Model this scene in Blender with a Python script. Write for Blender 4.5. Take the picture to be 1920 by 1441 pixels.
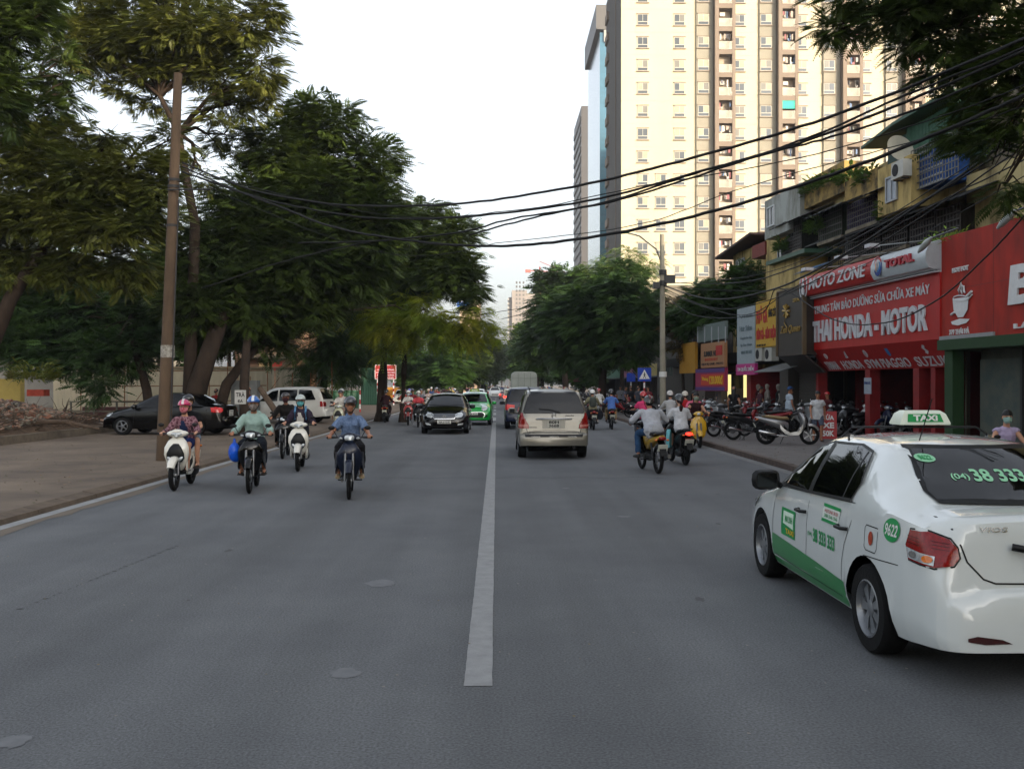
import bpy, math, random
import numpy as np
from math import sin, cos, pi, radians as R, sqrt, atan2
from mathutils import Vector as V, Matrix, geometry
from mathutils.bvhtree import BVHTree
random.seed(7); rng = np.random.default_rng(7)
S = bpy.context.scene; COL = S.collection
for o in list(bpy.data.objects): bpy.data.objects.remove(o)
# ---------------- camera, sky, sun, exposure
CZ = 1.85; F = 1830.0; YAW = 29.0 / 1830
cd = bpy.data.cameras.new('camera'); cam = bpy.data.objects.new('camera', cd); COL.objects.link(cam)
cd.sensor_width = 36; cd.lens = F / 1920 * 36; cd.clip_end = 4000; cd.clip_start = 0.05
cam.location = (0, 0, CZ); cam.rotation_euler = (R(90), 0, -YAW); S.camera = cam
SUN_EL = R(12.5); SUN_AZ = R(145)
w = bpy.data.worlds.new('World'); S.world = w; w.use_nodes = True
nt = w.node_tree; sk = nt.nodes.new('ShaderNodeTexSky'); sk.sky_type = 'NISHITA'; sk.sun_disc = False
sk.sun_elevation = SUN_EL; sk.sun_rotation = SUN_AZ; sk.air_density = 1.0; sk.dust_density = 5.0; sk.ozone_density = 1.6
bg = nt.nodes['Background']; bg.inputs['Strength'].default_value = 0.15
hs = nt.nodes.new('ShaderNodeHueSaturation'); hs.inputs['Saturation'].default_value = .38; hs.inputs['Value'].default_value = 1.38
nt.links.new(sk.outputs[0], hs.inputs['Color']); nt.links.new(hs.outputs[0], bg.inputs['Color'])
sl = bpy.data.lights.new('sun', 'SUN'); sl.energy = 2.6; sl.angle = R(0.6); sl.color = (1, .80, .55)
so = bpy.data.objects.new('sun', sl); COL.objects.link(so)
sv = V((sin(SUN_AZ) * cos(SUN_EL), cos(SUN_AZ) * cos(SUN_EL), sin(SUN_EL)))
so.rotation_euler = sv.to_track_quat('Z', 'Y').to_euler(); so.location = (30, -40, 60)
S.render.engine = 'CYCLES'
S.view_settings.view_transform = 'Standard'; S.view_settings.look = 'None'; S.view_settings.exposure = 1.38; S.view_settings.gamma = 1
# ---------------- pixel (1920x1441 photo) to place
def ray(px, py):
    a = (px - 960) / F; b = (720.5 - py) / F
    return a * cos(YAW) + sin(YAW), -a * sin(YAW) + cos(YAW), b
def at(px, py, Y):
    dx, dy, b = ray(px, py); t = Y / dy
    return V((t * dx, Y, CZ + t * b))
def gr(px, py, z=0.0):
    dx, dy, b = ray(px, py); t = (CZ - z) / -b
    return V((t * dx, t * dy, z))
# ---------------- materials
MC = {}
def lin(h):
    h = h.lstrip('#'); c = [int(h[i:i + 2], 16) / 255 for i in (0, 2, 4)]
    return tuple(x / 12.92 if x <= .04045 else ((x + .055) / 1.055) ** 2.4 for x in c)
def mat(name, col, rough=.6, metal=0, var=.12, scale=6, bump=0, col2=None, coat=0, spec=.4, stretch=None, thr=None, detail=5, trans=0, bscale=None, coords='Object'):
    if name in MC: return MC[name]
    m = bpy.data.materials.new(name); m.use_nodes = True; n = m.node_tree; b = n.nodes['Principled BSDF']
    if isinstance(col, str): col = lin(col)
    if isinstance(col2, str): col2 = lin(col2)
    b.inputs['Roughness'].default_value = rough; b.inputs['Metallic'].default_value = metal
    b.inputs['Specular IOR Level'].default_value = spec; b.inputs['Coat Weight'].default_value = coat
    b.inputs['Coat Roughness'].default_value = .03
    tc = n.nodes.new('ShaderNodeTexCoord'); src = tc.outputs[coords]
    if stretch:
        mp = n.nodes.new('ShaderNodeMapping'); mp.inputs['Scale'].default_value = stretch
        n.links.new(src, mp.inputs[0]); src = mp.outputs[0]
    nz = n.nodes.new('ShaderNodeTexNoise'); nz.inputs['Scale'].default_value = scale; nz.inputs['Detail'].default_value = detail
    nz.inputs['Roughness'].default_value = .65
    n.links.new(src, nz.inputs[0])
    cr = n.nodes.new('ShaderNodeValToRGB'); e = cr.color_ramp.elements
    lo, hi = thr if thr else (.3, .7)
    e[0].position = lo; e[1].position = hi
    a = col; c2 = col2 if col2 else tuple(min(1, x * (1 + var)) for x in col)
    if not col2: a = tuple(x * (1 - var) for x in col)
    e[0].color = (*a, 1); e[1].color = (*c2, 1)
    n.links.new(nz.outputs[0], cr.inputs[0]); n.links.new(cr.outputs[0], b.inputs['Base Color'])
    if bump:
        bn = n.nodes.new('ShaderNodeBump'); bn.inputs['Strength'].default_value = bump; bn.inputs['Distance'].default_value = .02
        if bscale:
            n2 = n.nodes.new('ShaderNodeTexNoise'); n2.inputs['Scale'].default_value = bscale; n2.inputs['Detail'].default_value = 4
            n.links.new(src, n2.inputs[0]); n.links.new(n2.outputs[0], bn.inputs['Height'])
        else: n.links.new(nz.outputs[0], bn.inputs['Height'])
        n.links.new(bn.outputs[0], b.inputs['Normal'])
    if trans:
        tb = n.nodes.new('ShaderNodeBsdfTranslucent'); mx = n.nodes.new('ShaderNodeMixShader'); mx.inputs[0].default_value = trans
        n.links.new(cr.outputs[0], tb.inputs[0]); n.links.new(b.outputs[0], mx.inputs[1]); n.links.new(tb.outputs[0], mx.inputs[2])
        n.links.new(mx.outputs[0], n.nodes['Material Output'].inputs[0])
    MC[name] = m; return m
def emit(name, col, st):
    m = mat(name, col, .4, var=.02); b = m.node_tree.nodes['Principled BSDF']
    b.inputs['Emission Color'].default_value = (*(lin(col) if isinstance(col, str) else col), 1); b.inputs['Emission Strength'].default_value = st
    return m
def glassmat(name, col, rough=.03, alpha=1.0):
    m = mat(name, col, rough, var=.02, spec=.45); return m
def cloth(h):
    if '+' in h: a, c = h.split('+'); return mat('cloth_' + h, a, .85, col2=c, scale=26, thr=(.44, .56), bump=.4, bscale=22, spec=.2, detail=3)
    return mat('cloth_' + h, h, .85, var=.14, scale=9, bump=.5, bscale=22, spec=.2)
def paint(h, metal=0):
    dk = sum(lin(h)) < .25; return mat('paint_' + h, h, .28, metal=metal, var=.04, scale=3, coat=.15 if dk else .8, spec=.35 if dk else .5)
def plain(h, rough=.55, **k): return mat('p_%s_%d' % (h, rough * 100), h, rough, var=.08, **k)
BLK = mat('black_plastic', '08090a', .5, var=.1, spec=.3); RUB = mat('rubber', '0e0e0f', .9, var=.25, scale=30, bump=.3, spec=.25); CHR = mat('chrome', 'b8babc', .22, 1, var=.1)
STL = mat('steel', '6f7072', .4, 1, var=.2); DKM = mat('dark_metal', '2a2b2d', .5, .6, var=.2); UND = mat('underside', '070707', .95, var=.1, spec=.1)
GLS = glassmat('car_glass', '040506'); LNS = mat('clear_lens', 'b9bec0', .08, .35, var=.3, scale=40, thr=(.35, .65), coat=1); AMB = mat('amber_lens', 'd06a10', .1, var=.15, scale=40, coat=1)
RLN = mat('red_lens', '7c070a', .12, var=.35, scale=45, coat=.2); RLIT = emit('red_lamp_lit', 'ff2a1c', 2.2); WHT = plain('d8d8d4', .5)
SKN = mat('skin', '9a6a50', .55, var=.08, scale=20); SKN2 = mat('skin_light', 'b98a70', .55, var=.08, scale=20); HAIR = plain('0d0b0b', .5)
# ---------------- mesh builder
class MB:
    def __init__(s): s.v = []; s.f = []; s.m = []; s.k = 0
    def mat(s, k): s.k = k; return s
    def add(s, vs, fs):
        b = len(s.v); s.v += [tuple(p) for p in vs]; s.f += [tuple(i + b for i in f) for f in fs]; s.m += [s.k] * len(fs); return s
    def box(s, c, d, rz=0, M=None):
        x, y, z = d[0] / 2, d[1] / 2, d[2] / 2
        vs = [V((i * x, j * y, k * z)) for k in (-1, 1) for j in (-1, 1) for i in (-1, 1)]
        if rz: Q = Matrix.Rotation(rz, 3, 'Z'); vs = [Q @ p for p in vs]
        if M: vs = [M @ p for p in vs]
        c = V(c); return s.add([p + c for p in vs], [(0, 2, 3, 1), (4, 5, 7, 6), (0, 1, 5, 4), (2, 6, 7, 3), (0, 4, 6, 2), (1, 3, 7, 5)])
    def b2(s, a, b): return s.box([(p + q) / 2 for p, q in zip(a, b)], [abs(q - p) for p, q in zip(a, b)])
    def tube(s, pts, r, n=8, cap=True):
        pts = [V(p) for p in pts]; rs = r if isinstance(r, (list, tuple)) else [r] * len(pts)
        rings = []; up = V((.0123, .035, 1))
        for i, p in enumerate(pts):
            t = (pts[min(i + 1, len(pts) - 1)] - pts[max(i - 1, 0)])
            t = t.normalized() if t.length > 1e-9 else V((0, 0, 1))
            a = t.cross(up)
            if a.length < .15: a = t.cross(V((1, 0, 0)))
            a.normalize(); b = a.cross(t)
            rings.append([p + (a * cos(2 * pi * k / n) + b * sin(2 * pi * k / n)) * rs[i] for k in range(n)])
        return s.loft(rings, cap)
    def loft(s, rings, cap=True, close=True):
        n = len(rings[0]); vs = [p for r in rings for p in r]; fs = []
        for i in range(len(rings) - 1):
            for k in range(n if close else n - 1):
                q = (k + 1) % n; fs.append((i * n + k, i * n + q, (i + 1) * n + q, (i + 1) * n + k))
        if cap: fs.append(tuple(range(n - 1, -1, -1))); fs.append(tuple((len(rings) - 1) * n + k for k in range(n)))
        return s.add(vs, fs)
    def ell(s, c, r, n=12, M=None):
        if isinstance(r, (int, float)): r = (r, r, r)
        rings = []
        h = max(4, n // 2)
        for i in range(h + 1):
            a = -pi / 2 + pi * i / h; rr = max(cos(a), .02)
            ring = [V((r[0] * rr * cos(2 * pi * k / n), r[1] * rr * sin(2 * pi * k / n), r[2] * sin(a))) for k in range(n)]
            if M: ring = [M @ p for p in ring]
            rings.append([p + V(c) for p in ring])
        return s.loft(rings)
    def sec(s, secs, n=14, ax='x', pw=2.0):
        """loft of superellipse sections (x,y,z,ry,rz) across axis ax"""
        rings = []
        for (x, y, z, ra, rb) in secs:
            ring = []
            for k in range(n):
                t = 2 * pi * k / n; c, q = cos(t), sin(t); e = 2 / pw
                u = ra * (abs(c) ** e) * (1 if c > 0 else -1); v = rb * (abs(q) ** e) * (1 if q > 0 else -1)
                ring.append(V((x, y + u, z + v)) if ax == 'x' else V((x + v, y + u, z)))
            rings.append(ring)
        if ax != 'x': pass
        return s.loft(rings)
    def prism(s, poly, a, b, ax='y'):
        """poly in 2D extruded from a to b along axis"""
        def P(p, t):
            return (p[0], t, p[1]) if ax == 'y' else ((t, p[0], p[1]) if ax == 'x' else (p[0], p[1], t))
        n = len(poly); vs = [P(p, a) for p in poly] + [P(p, b) for p in poly]
        fs = [tuple(range(n)), tuple(range(2 * n - 1, n - 1, -1))] + [(i, i + n, (i + 1) % n + n, (i + 1) % n) for i in range(n)]
        return s.add(vs, fs)
    def lathe(s, prof, c=(0, 0, 0), n=24, ax='z'):
        rings = []
        for r, h in prof:
            ring = []
            for k in range(n):
                t = 2 * pi * k / n
                p = (r * cos(t), r * sin(t), h) if ax == 'z' else (r * cos(t), h, r * sin(t))
                if ax == 'x': p = (h, r * cos(t), r * sin(t))
                ring.append(V(p) + V(c))
            rings.append(ring)
        return s.loft(rings, cap=False)
    def mesh(s, name, mats, smooth=None):
        me = bpy.data.meshes.new(name); me.from_pydata(s.v, [], s.f); me.validate()
        for m in (mats if isinstance(mats, (list, tuple)) else [mats]): me.materials.append(m)
        if len(me.polygons) == len(s.m): me.polygons.foreach_set('material_index', s.m)
        import bmesh
        bm = bmesh.new(); bm.from_mesh(me); bmesh.ops.recalc_face_normals(bm, faces=bm.faces); bm.to_mesh(me); bm.free()
        if smooth is not None:
            me.polygons.foreach_set('use_smooth', [True] * len(me.polygons)); me.set_sharp_from_angle(angle=R(smooth))
        return me
    def obj(s, name, mats, parent=None, smooth=None, loc=None):
        o = bpy.data.objects.new(name, s.mesh(name, mats, smooth)); COL.objects.link(o)
        if parent: o.parent = parent
        if loc: o.location = loc
        return o
def tag(o, label=None, cat=None, group=None, kind=None):
    if label: o['label'] = label
    if cat: o['category'] = cat
    if group: o['group'] = group
    if kind: o['kind'] = kind
    return o
def thing(name, label, cat, loc=(0, 0, 0), rz=0, group=None):
    o = bpy.data.objects.new(name, None); COL.objects.link(o); o.location = loc; o.rotation_euler = (0, 0, rz); o.empty_display_size = .1
    return tag(o, label, cat, group)
def kids(o, C={}): return [c for c in o.children]
def setm(o, i, m):
    o.material_slots[i].link = 'OBJECT'; o.material_slots[i].material = m
def copy_tree(o, parent=None):
    c = o.copy(); COL.objects.link(c)
    if parent: c.parent = parent; c.matrix_parent_inverse = o.matrix_parent_inverse
    for ch in list(o.children): copy_tree(ch, c)
    return c
def struct(o): o['kind'] = 'structure'; return o
# ---------------- text
def text_mesh(s, bold=0, shear=0, ext=0, sp=1.0, res=3):
    cu = bpy.data.curves.new('t', 'FONT'); cu.body = s; cu.offset = bold; cu.shear = shear; cu.extrude = ext; cu.resolution_u = res; cu.space_character = sp
    o = bpy.data.objects.new('t', cu); COL.objects.link(o)
    me = bpy.data.meshes.new_from_object(o); bpy.data.objects.remove(o); bpy.data.curves.remove(cu); return me
def text(s, frame, u, v, wd, ht, m, parent, name='lettering', bold=.025, shear=0, depth=.03, off=.004):
    """frame=(origin,right,up,normal); (u,v) lower-left corner, wd x ht box in metres"""
    me = text_mesh(s, bold, shear); n = len(me.vertices)
    if n == 0: return None
    co = np.empty(n * 3); me.vertices.foreach_get('co', co); co = co.reshape(-1, 3)
    lo = co.min(0); hi = co.max(0); fs = [tuple(p.vertices) for p in me.polygons]
    O, r, up, nn = [np.array(q) for q in frame]
    U = u + (co[:, 0] - lo[0]) / max(hi[0] - lo[0], 1e-6) * wd; W = v + (co[:, 1] - lo[1]) / max(hi[1] - lo[1], 1e-6) * ht
    P = O + U[:, None] * r + W[:, None] * up + nn * (off + depth)
    b = MB(); b.add([tuple(p) for p in P], fs)
    if depth > .001:   # side walls
        from collections import Counter
        ec = Counter(); dr = {}
        for f in fs:
            for i in range(len(f)):
                e = (f[i], f[(i + 1) % len(f)]); k = tuple(sorted(e)); ec[k] += 1; dr[k] = e
        base = len(b.v); Q = P - nn * depth; b.v += [tuple(p) for p in Q]
        for k, c in ec.items():
            if c == 1: a0, a1 = dr[k]; b.f.append((a1, a0, a0 + base, a1 + base)); b.m.append(0)
    bpy.data.meshes.remove(me)
    return b.obj(name, m, parent)
# ---------------- patches that follow a curved shell
def cdt(poly, step):
    pts = []; n = len(poly)
    for i in range(n):
        a = V(poly[i]).to_2d(); b = V(poly[(i + 1) % n]).to_2d(); k = max(1, int((b - a).length / step))
        for j in range(k): pts.append(a.lerp(b, j / k))
    m = len(pts); edges = [(i, (i + 1) % m) for i in range(m)]
    xs = [p.x for p in pts]; ys = [p.y for p in pts]; x = min(xs) + step / 2
    inner = []
    while x < max(xs):
        y = min(ys) + step / 2
        while y < max(ys):
            inner.append(V((x, y))); y += step
        x += step
    r = geometry.delaunay_2d_cdt(pts + inner, edges, [tuple(range(m))], 1, 1e-5)
    return r[0], r[2]
def wrap(bvh, vs, fs, proj, off=.004, mb=None):
    mb = mb or MB(); out = []; ok = []
    for p in vs:
        o, d = proj(p[0], p[1]); h = bvh.ray_cast(V(o), V(d))
        if h[0] is None: out.append((0, 0, 0)); ok.append(False); continue
        nn = h[1];
        if nn.dot(V(d)) > 0: nn = -nn
        out.append(h[0] + nn * off); ok.append(True)
    mb.add(out, [f for f in fs if all(ok[i] for i in f)]); return mb
def patch(bvh, poly, proj, off=.004, step=.06, mb=None):
    v, f = cdt(poly, step); return wrap(bvh, v, f, proj, off, mb)
def line(bvh, pts, wd, proj, off=.003, mb=None, step=.08):
    mb = mb or MB(); pts = [V(p).to_2d() for p in pts]; P = []
    for a, b in zip(pts, pts[1:]):
        k = max(1, int((b - a).length / step)); P += [a.lerp(b, j / k) for j in range(k)]
    P.append(pts[-1]); vs = []
    for i, p in enumerate(P):
        t = (P[min(i + 1, len(P) - 1)] - P[max(i - 1, 0)]).normalized(); n = V((-t.y, t.x)) * wd / 2; vs += [p + n, p - n]
    return wrap(bvh, vs, [(2 * i, 2 * i + 1, 2 * i + 3, 2 * i + 2) for i in range(len(P) - 1)], proj, off, mb)
def wtext(bvh, s, u0, v0, u1, v1, proj, m, parent, off=.006, bold=.02, shear=0, flip=False, name='lettering', slope=0):
    me = text_mesh(s, bold, shear); n = len(me.vertices); co = np.empty(n * 3); me.vertices.foreach_get('co', co); co = co.reshape(-1, 3)
    lo = co.min(0); hi = co.max(0); q = (co - lo) / np.maximum(hi - lo, 1e-6); fs = [tuple(p.vertices) for p in me.polygons]
    vs = [(u0 + (u1 - u0) * a[0], v0 + (v1 - v0) * a[1] + slope * a[0]) for a in q]
    bpy.data.meshes.remove(me); return wrap(bvh, vs, fs, proj, off).obj(name, m, parent)
def interp(keys, x):
    if x <= keys[0][0]: return keys[0][1]
    for (a, b), (c, d) in zip(keys, keys[1:]):
        if x <= c: return b + (d - b) * (x - a) / (c - a)
    return keys[-1][1]
# ---------------- ground, road, pavements
U3 = V((0, 0, 1))
def sheet(name, pts, m, z, label=None):
    b = MB(); b.add([(x, y, z) for x, y in pts], [tuple(range(len(pts)))]); o = b.obj(name, m); return struct(o)
def ground():
    asp = mat('asphalt', '646668', .88, var=.2, scale=.55, col2='57595c', bump=.35, bscale=90, detail=9, spec=.3)
    n = asp.node_tree; bs = n.nodes['Principled BSDF']; cr = [x for x in n.nodes if x.type == 'VALTORGB'][0]
    tc = [x for x in n.nodes if x.type == 'TEX_COORD'][0]
    f = n.nodes.new('ShaderNodeTexNoise'); f.inputs['Scale'].default_value = 60; f.inputs['Detail'].default_value = 6; n.links.new(tc.outputs['Object'], f.inputs[0])
    mp = n.nodes.new('ShaderNodeMapping'); mp.inputs['Scale'].default_value = (1.1, .05, 1); n.links.new(tc.outputs['Object'], mp.inputs[0])
    s = n.nodes.new('ShaderNodeTexNoise'); s.inputs['Scale'].default_value = 1.0; s.inputs['Detail'].default_value = 5; n.links.new(mp.outputs[0], s.inputs[0])
    mx = n.nodes.new('ShaderNodeMix'); mx.data_type = 'RGBA'; mx.blend_type = 'OVERLAY'; mx.inputs[0].default_value = .85; n.links.new(cr.outputs[0], mx.inputs[6]); n.links.new(f.outputs[0], mx.inputs[7])
    m2 = n.nodes.new('ShaderNodeMix'); m2.data_type = 'RGBA'; m2.blend_type = 'OVERLAY'; m2.inputs[0].default_value = .45; n.links.new(mx.outputs[2], m2.inputs[6]); n.links.new(s.outputs[0], m2.inputs[7])
    n.links.new(m2.outputs[2], bs.inputs['Base Color'])
    sheet('ground', [(-900, -300), (900, -300), (900, 1800), (-900, 1800)], mat('earth', '6a5c4c', .95, scale=.8, var=.3), -.012)
    sheet('road', [(-6.5, -120), (6.3, -120), (6.3, 700), (-6.5, 700)], asp, 0)
    pav = mat('pavement_tiles', '51473e', .9, scale=.5, var=.25, col2='756859', bump=.3, bscale=30)
    n = pav.node_tree; bs = n.nodes['Principled BSDF']; cr = [x for x in n.nodes if x.type == 'VALTORGB'][0]; tc = [x for x in n.nodes if x.type == 'TEX_COORD'][0]
    bt = n.nodes.new('ShaderNodeTexBrick'); bt.inputs['Scale'].default_value = 3.0; bt.inputs['Color1'].default_value = (.55, .5, .5, 1); bt.inputs['Color2'].default_value = (.42, .40, .40, 1); bt.inputs['Mortar'].default_value = (.25, .24, .23, 1); bt.inputs['Mortar Size'].default_value = .012
    n.links.new(tc.outputs['Object'], bt.inputs[0]); mx = n.nodes.new('ShaderNodeMix'); mx.data_type = 'RGBA'; mx.blend_type = 'OVERLAY'; mx.inputs[0].default_value = .28; n.links.new(cr.outputs[0], mx.inputs[6]); n.links.new(bt.outputs[0], mx.inputs[7]); n.links.new(mx.outputs[2], bs.inputs['Base Color'])
    pvr = mat('pavement_grey', '5e5a58', .9, scale=1.5, var=.2, col2='6c6865', bump=.3, bscale=40)
    con = mat('kerb_stone', '8f8a80', .85, scale=4, var=.25, bump=.3, stretch=(1, .3, 1)); bad = mat('kerb_tan', '5c5044', .9, scale=3, var=.3, bump=.4)
    b = MB(); b.b2((-40, -60, -.3), (-6.75, 140, .10)); struct(b.obj('left_pavement', pav))
    b = MB(); y = -20.0
    while y < 140:
        j = random.uniform(-.006, .006); b.add([(-6.50, y, -.01), (-6.50, y + .985, -.01), (-6.52 + j, y + .985, .07), (-6.74, y + .985, .115 + j), (-6.76, y + .985, -.2), (-6.52 + j, y, .07), (-6.74, y, .115 + j), (-6.76, y, -.2)], [(0, 1, 2, 5), (5, 2, 3, 6), (6, 3, 4, 7), (0, 5, 6, 7), (1, 4, 3, 2)]); y += 1
    struct(b.obj('left_kerb', bad))
    sheet('gutter_strip', [(-6.49, -20), (-6.30, -20), (-6.30, 140), (-6.49, 140)], mat('worn_white_line', '989a9b', .8, scale=2.5, var=.3, col2='7c7e80', bump=.2), .004)
    b = MB(); b.b2((6.45, -60, -.3), (13.9, 300, .12)); struct(b.obj('right_pavement', pvr))
    b = MB(); y = -20.0
    while y < 160: j = random.uniform(-.006, .006); b.b2((6.28 + j, y, -.1), (6.44, y + .985, .125 + j)); y += 1
    struct(b.obj('right_kerb', mat('kerb_red', '53463f', .9, scale=5, var=.35, bump=.3)))
    sheet('right_gutter_strip', [(6.02, -20), (6.275, -20), (6.275, 160), (6.02, 160)], mat('gutter_concrete', '6e6e6e', .9, scale=2, var=.25), .004)
    wl = mat('road_paint', '8f9090', .75, scale=7, col2='7e7f80', thr=(.4, .7), bump=.2, bscale=80, detail=10)
    def ragged(x0, x1, y0, y1, z=.004):
        b = MB(); n = max(2, int((y1 - y0) / .12)); P = []
        for i in range(n + 1): y = y0 + (y1 - y0) * i / n; P += [(x0 + random.uniform(-.0025, .0025), y, z), (x1 + random.uniform(-.0025, .0025), y, z)]
        b.add(P, [(2 * i, 2 * i + 1, 2 * i + 3, 2 * i + 2) for i in range(n)]); return struct(b.obj('centre_line', wl))
    ragged(-.20, -.027, 5.99, 47)
    for y in (50, 59, 68, 77, 90, 105, 120, 140): ragged(-.20, -.027, y, y + 4.5)
    sm = mat('cement_smear', '6b6d70', .9, scale=9, var=.15)
    for px, py, r in ((715, 1093, .16), (648, 1262, .11), (22, 1390, .10), (1170, 968, .10), (1060, 915, .08)):
        g = gr(px, py); b = MB(); b.add([(g.x + r * (1 + random.uniform(-.3, .2)) * cos(a) * .9, g.y + r * 1.0 * (1 + random.uniform(-.3, .2)) * sin(a), .003 + .0) for a in [2 * pi * k / 18 for k in range(18)]], [tuple(range(18))]); struct(b.obj('cement_smear', sm))
    tr = mat('tar_seam', '303234', .8, var=.1)
    for (a, bb) in (((40, 1140), (340, 1020)),):
        pa, pb = gr(*a), gr(*bb); b = MB()
        for i in range(26):
            q = pa.lerp(pb, i / 26 + random.uniform(-.01, .01)); s_ = random.uniform(.006, .022); b.add([(q.x + s_ * 1.5 * cos(t) + random.uniform(-.004, .004), q.y + s_ * sin(t), .003) for t in [k * pi / 3 for k in range(6)]], [tuple(range(6))])
        struct(b.obj('tar_drips', tr))
    b = MB(); P = []
    for i in range(60):
        x = -2.3 + 5.6 * i / 59; y = 19.3 + .12 * sin(i * .5) + random.uniform(-.03, .03); P += [(x, y, .003), (x, y + .035, .003)]
    b.add(P, [(2 * i, 2 * i + 2, 2 * i + 3, 2 * i + 1) for i in range(59)]); struct(b.obj('road_seam', tr))
    # grit and fallen leaves on the tarmac
    b = MB()
    for i in range(900):
        y = random.uniform(5, 34); x = random.uniform(-6.2, 6.2); s_ = random.uniform(.004, .013); a = random.random() * 3; b.k = int(random.random() < .3)
        b.add([(x + s_ * cos(a), y + s_ * sin(a), .004), (x - s_ * sin(a), y + s_ * cos(a), .007), (x - s_ * cos(a), y - s_ * sin(a), .004), (x + s_ * sin(a), y - s_ * cos(a), .004)], [(0, 1, 2, 3)])
    tag(b.obj('grit', [plain('77736a'), plain('6b5a34')]), kind='stuff')
    b = MB()
    for i in range(1500):
        y = random.uniform(14, 40); x = random.choice((random.uniform(-14, -6.8), random.uniform(6.5, 11))); s_ = random.uniform(.01, .035); a = random.random() * 3; z = .104 if x < 0 else .124; b.k = int(random.random() < .4)
        b.add([(x + s_ * cos(a), y + s_ * sin(a), z), (x - s_ * sin(a), y + s_ * cos(a), z + .01), (x - s_ * cos(a), y - s_ * sin(a), z), (x + s_ * sin(a), y - s_ * cos(a), z)], [(0, 1, 2, 3)])
    tag(b.obj('fallen_leaves', [plain('4f4a2c'), plain('6e5634')]), kind='stuff')
def dust():
    dm = mat('road_dust', '655c52', .95, scale=2, var=.15); b = MB(); P = []
    for i in range(200):
        y = 6 + i * .5; P += [(-6.3, y, .0035), (-6.12 + .12 * sin(i * .7) * random.random() + random.uniform(-.05, .08), y, .0035)]
    b.add(P, [(2 * i, 2 * i + 1, 2 * i + 3, 2 * i + 2) for i in range(199)]); tag(b.obj('road_dust', dm), kind='stuff')
    st = mat('oil_stain', '47484a', .8, scale=6, var=.2); b = MB()
    for i in range(14):
        x = random.choice((-4.3, -2.5, 1.6, 3.4)) + random.gauss(0, .5); y = random.uniform(5, 30); r = random.uniform(.015, .05); m = random.uniform(1, 2.4); b.add([(x + r * (1 + random.uniform(-.3, .3)) * cos(t), y + r * m * (1 + random.uniform(-.3, .3)) * sin(t), .0025) for t in [k * pi / 7 for k in range(14)]], [tuple(range(14))])
    tag(b.obj('oil_drips', st), kind='stuff')
    b = MB()   # hairline cracks
    for (x, y, a, n_) in ((1.9, 15, 1.7, 22), (4.6, 13, 2.0, 18)):
        L = []; R_ = []
        for i in range(n_):
            a += random.uniform(-.35, .35); x += .16 * cos(a); y += .16 * sin(a); w_ = .006 * (1 - i / n_) + .002; L.append((x - w_, y, .003)); R_.append((x + w_, y, .003))
        b.loft([L, R_], cap=False, close=False)
    tag(b.obj('cracks', plain('2f3032')), kind='stuff')
ground(); dust()
# ---------------- facade frames on the right
FR = V((.0768, -.997, 0)).normalized(); FN = V((-.997, -.0768, 0)).normalized()
FS = (V((11.8, 36, 0)), FR, U3, FN)
def shift(fr, out): return (fr[0] + fr[3] * out, fr[1], fr[2], fr[3])
def on(fr, px, py=700):
    dx, dy, b = ray(px, py); d = V((dx, dy, b)); C0 = V((0, 0, CZ)); t = (fr[0] - C0).dot(fr[3]) / d.dot(fr[3]); P = C0 + d * t
    return (P - fr[0]).dot(fr[1]), P.z
def fp(fr, u, z, out=0): return fr[0] + fr[1] * u + U3 * z + fr[3] * out
def fbox(b, fr, u0, u1, z0, z1, o0, o1):
    P = [fp(fr, u, z, o) for z in (z0, z1) for o in (o0, o1) for u in (u0, u1)]
    return b.add(P, [(0, 1, 3, 2), (4, 6, 7, 5), (0, 4, 5, 1), (2, 3, 7, 6), (0, 2, 6, 4), (1, 5, 7, 3)])
def pbox(b, fr, px0, px1, y0, y1, o0, o1):
    """box on a facade from picture corners: y measured at px0 column"""
    f2 = shift(fr, o1); u0, zt = on(f2, px0, y0); _, zb = on(f2, px0, y1); u1, _ = on(f2, px1, y0); return fbox(b, fr, u0, u1, zb, zt, o0, o1)
def ptext(s, fr, px0, px1, y0, y1, m, parent, out=0, **k):
    f2 = shift(fr, out); u0, zt = on(f2, px0, y0); _, zb = on(f2, px0, y1); u1, _ = on(f2, px1, y0); return text(s, f2, u0, zb, u1 - u0, zt - zb, m, parent, **k)
def stained(name, col, dirt, sc=.9): return mat(name, col, .9, scale=sc, col2=dirt, stretch=(1.2, 1.2, .45), thr=(.44, .66), bump=.25, bscale=14, detail=8, spec=.2)
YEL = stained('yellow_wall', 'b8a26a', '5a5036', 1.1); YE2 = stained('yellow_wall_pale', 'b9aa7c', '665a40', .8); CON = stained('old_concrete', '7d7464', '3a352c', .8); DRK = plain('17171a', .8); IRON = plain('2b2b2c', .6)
BRK = mat('lichen_wall', '9a8048', .9, scale=1.4, col2='3c3424', thr=(.42, .62), bump=.4, detail=10); GRY = stained('grey_white_wall', 'a0a4a0', '6c6a60', .7)
WFR = plain('8f9498', .5); PANE = glassmat('window_pane', '1a2024'); TIN = mat('corrugated_tin', '5a5c5c', .6, .3, var=.25, scale=3, bump=.2)
def window(root, fr, px0, px1, y0, y1, out, name='window', fm=None, shutter=None, cage=False, awn=False):
    f2 = shift(fr, out); u0, zt = on(f2, px0, y0); _, zb = on(f2, px0, y1); u1, _ = on(f2, px1, y0)
    return uwin(root, fr, u0, u1, zb, zt, out, name, fm, shutter, cage, awn)
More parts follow.
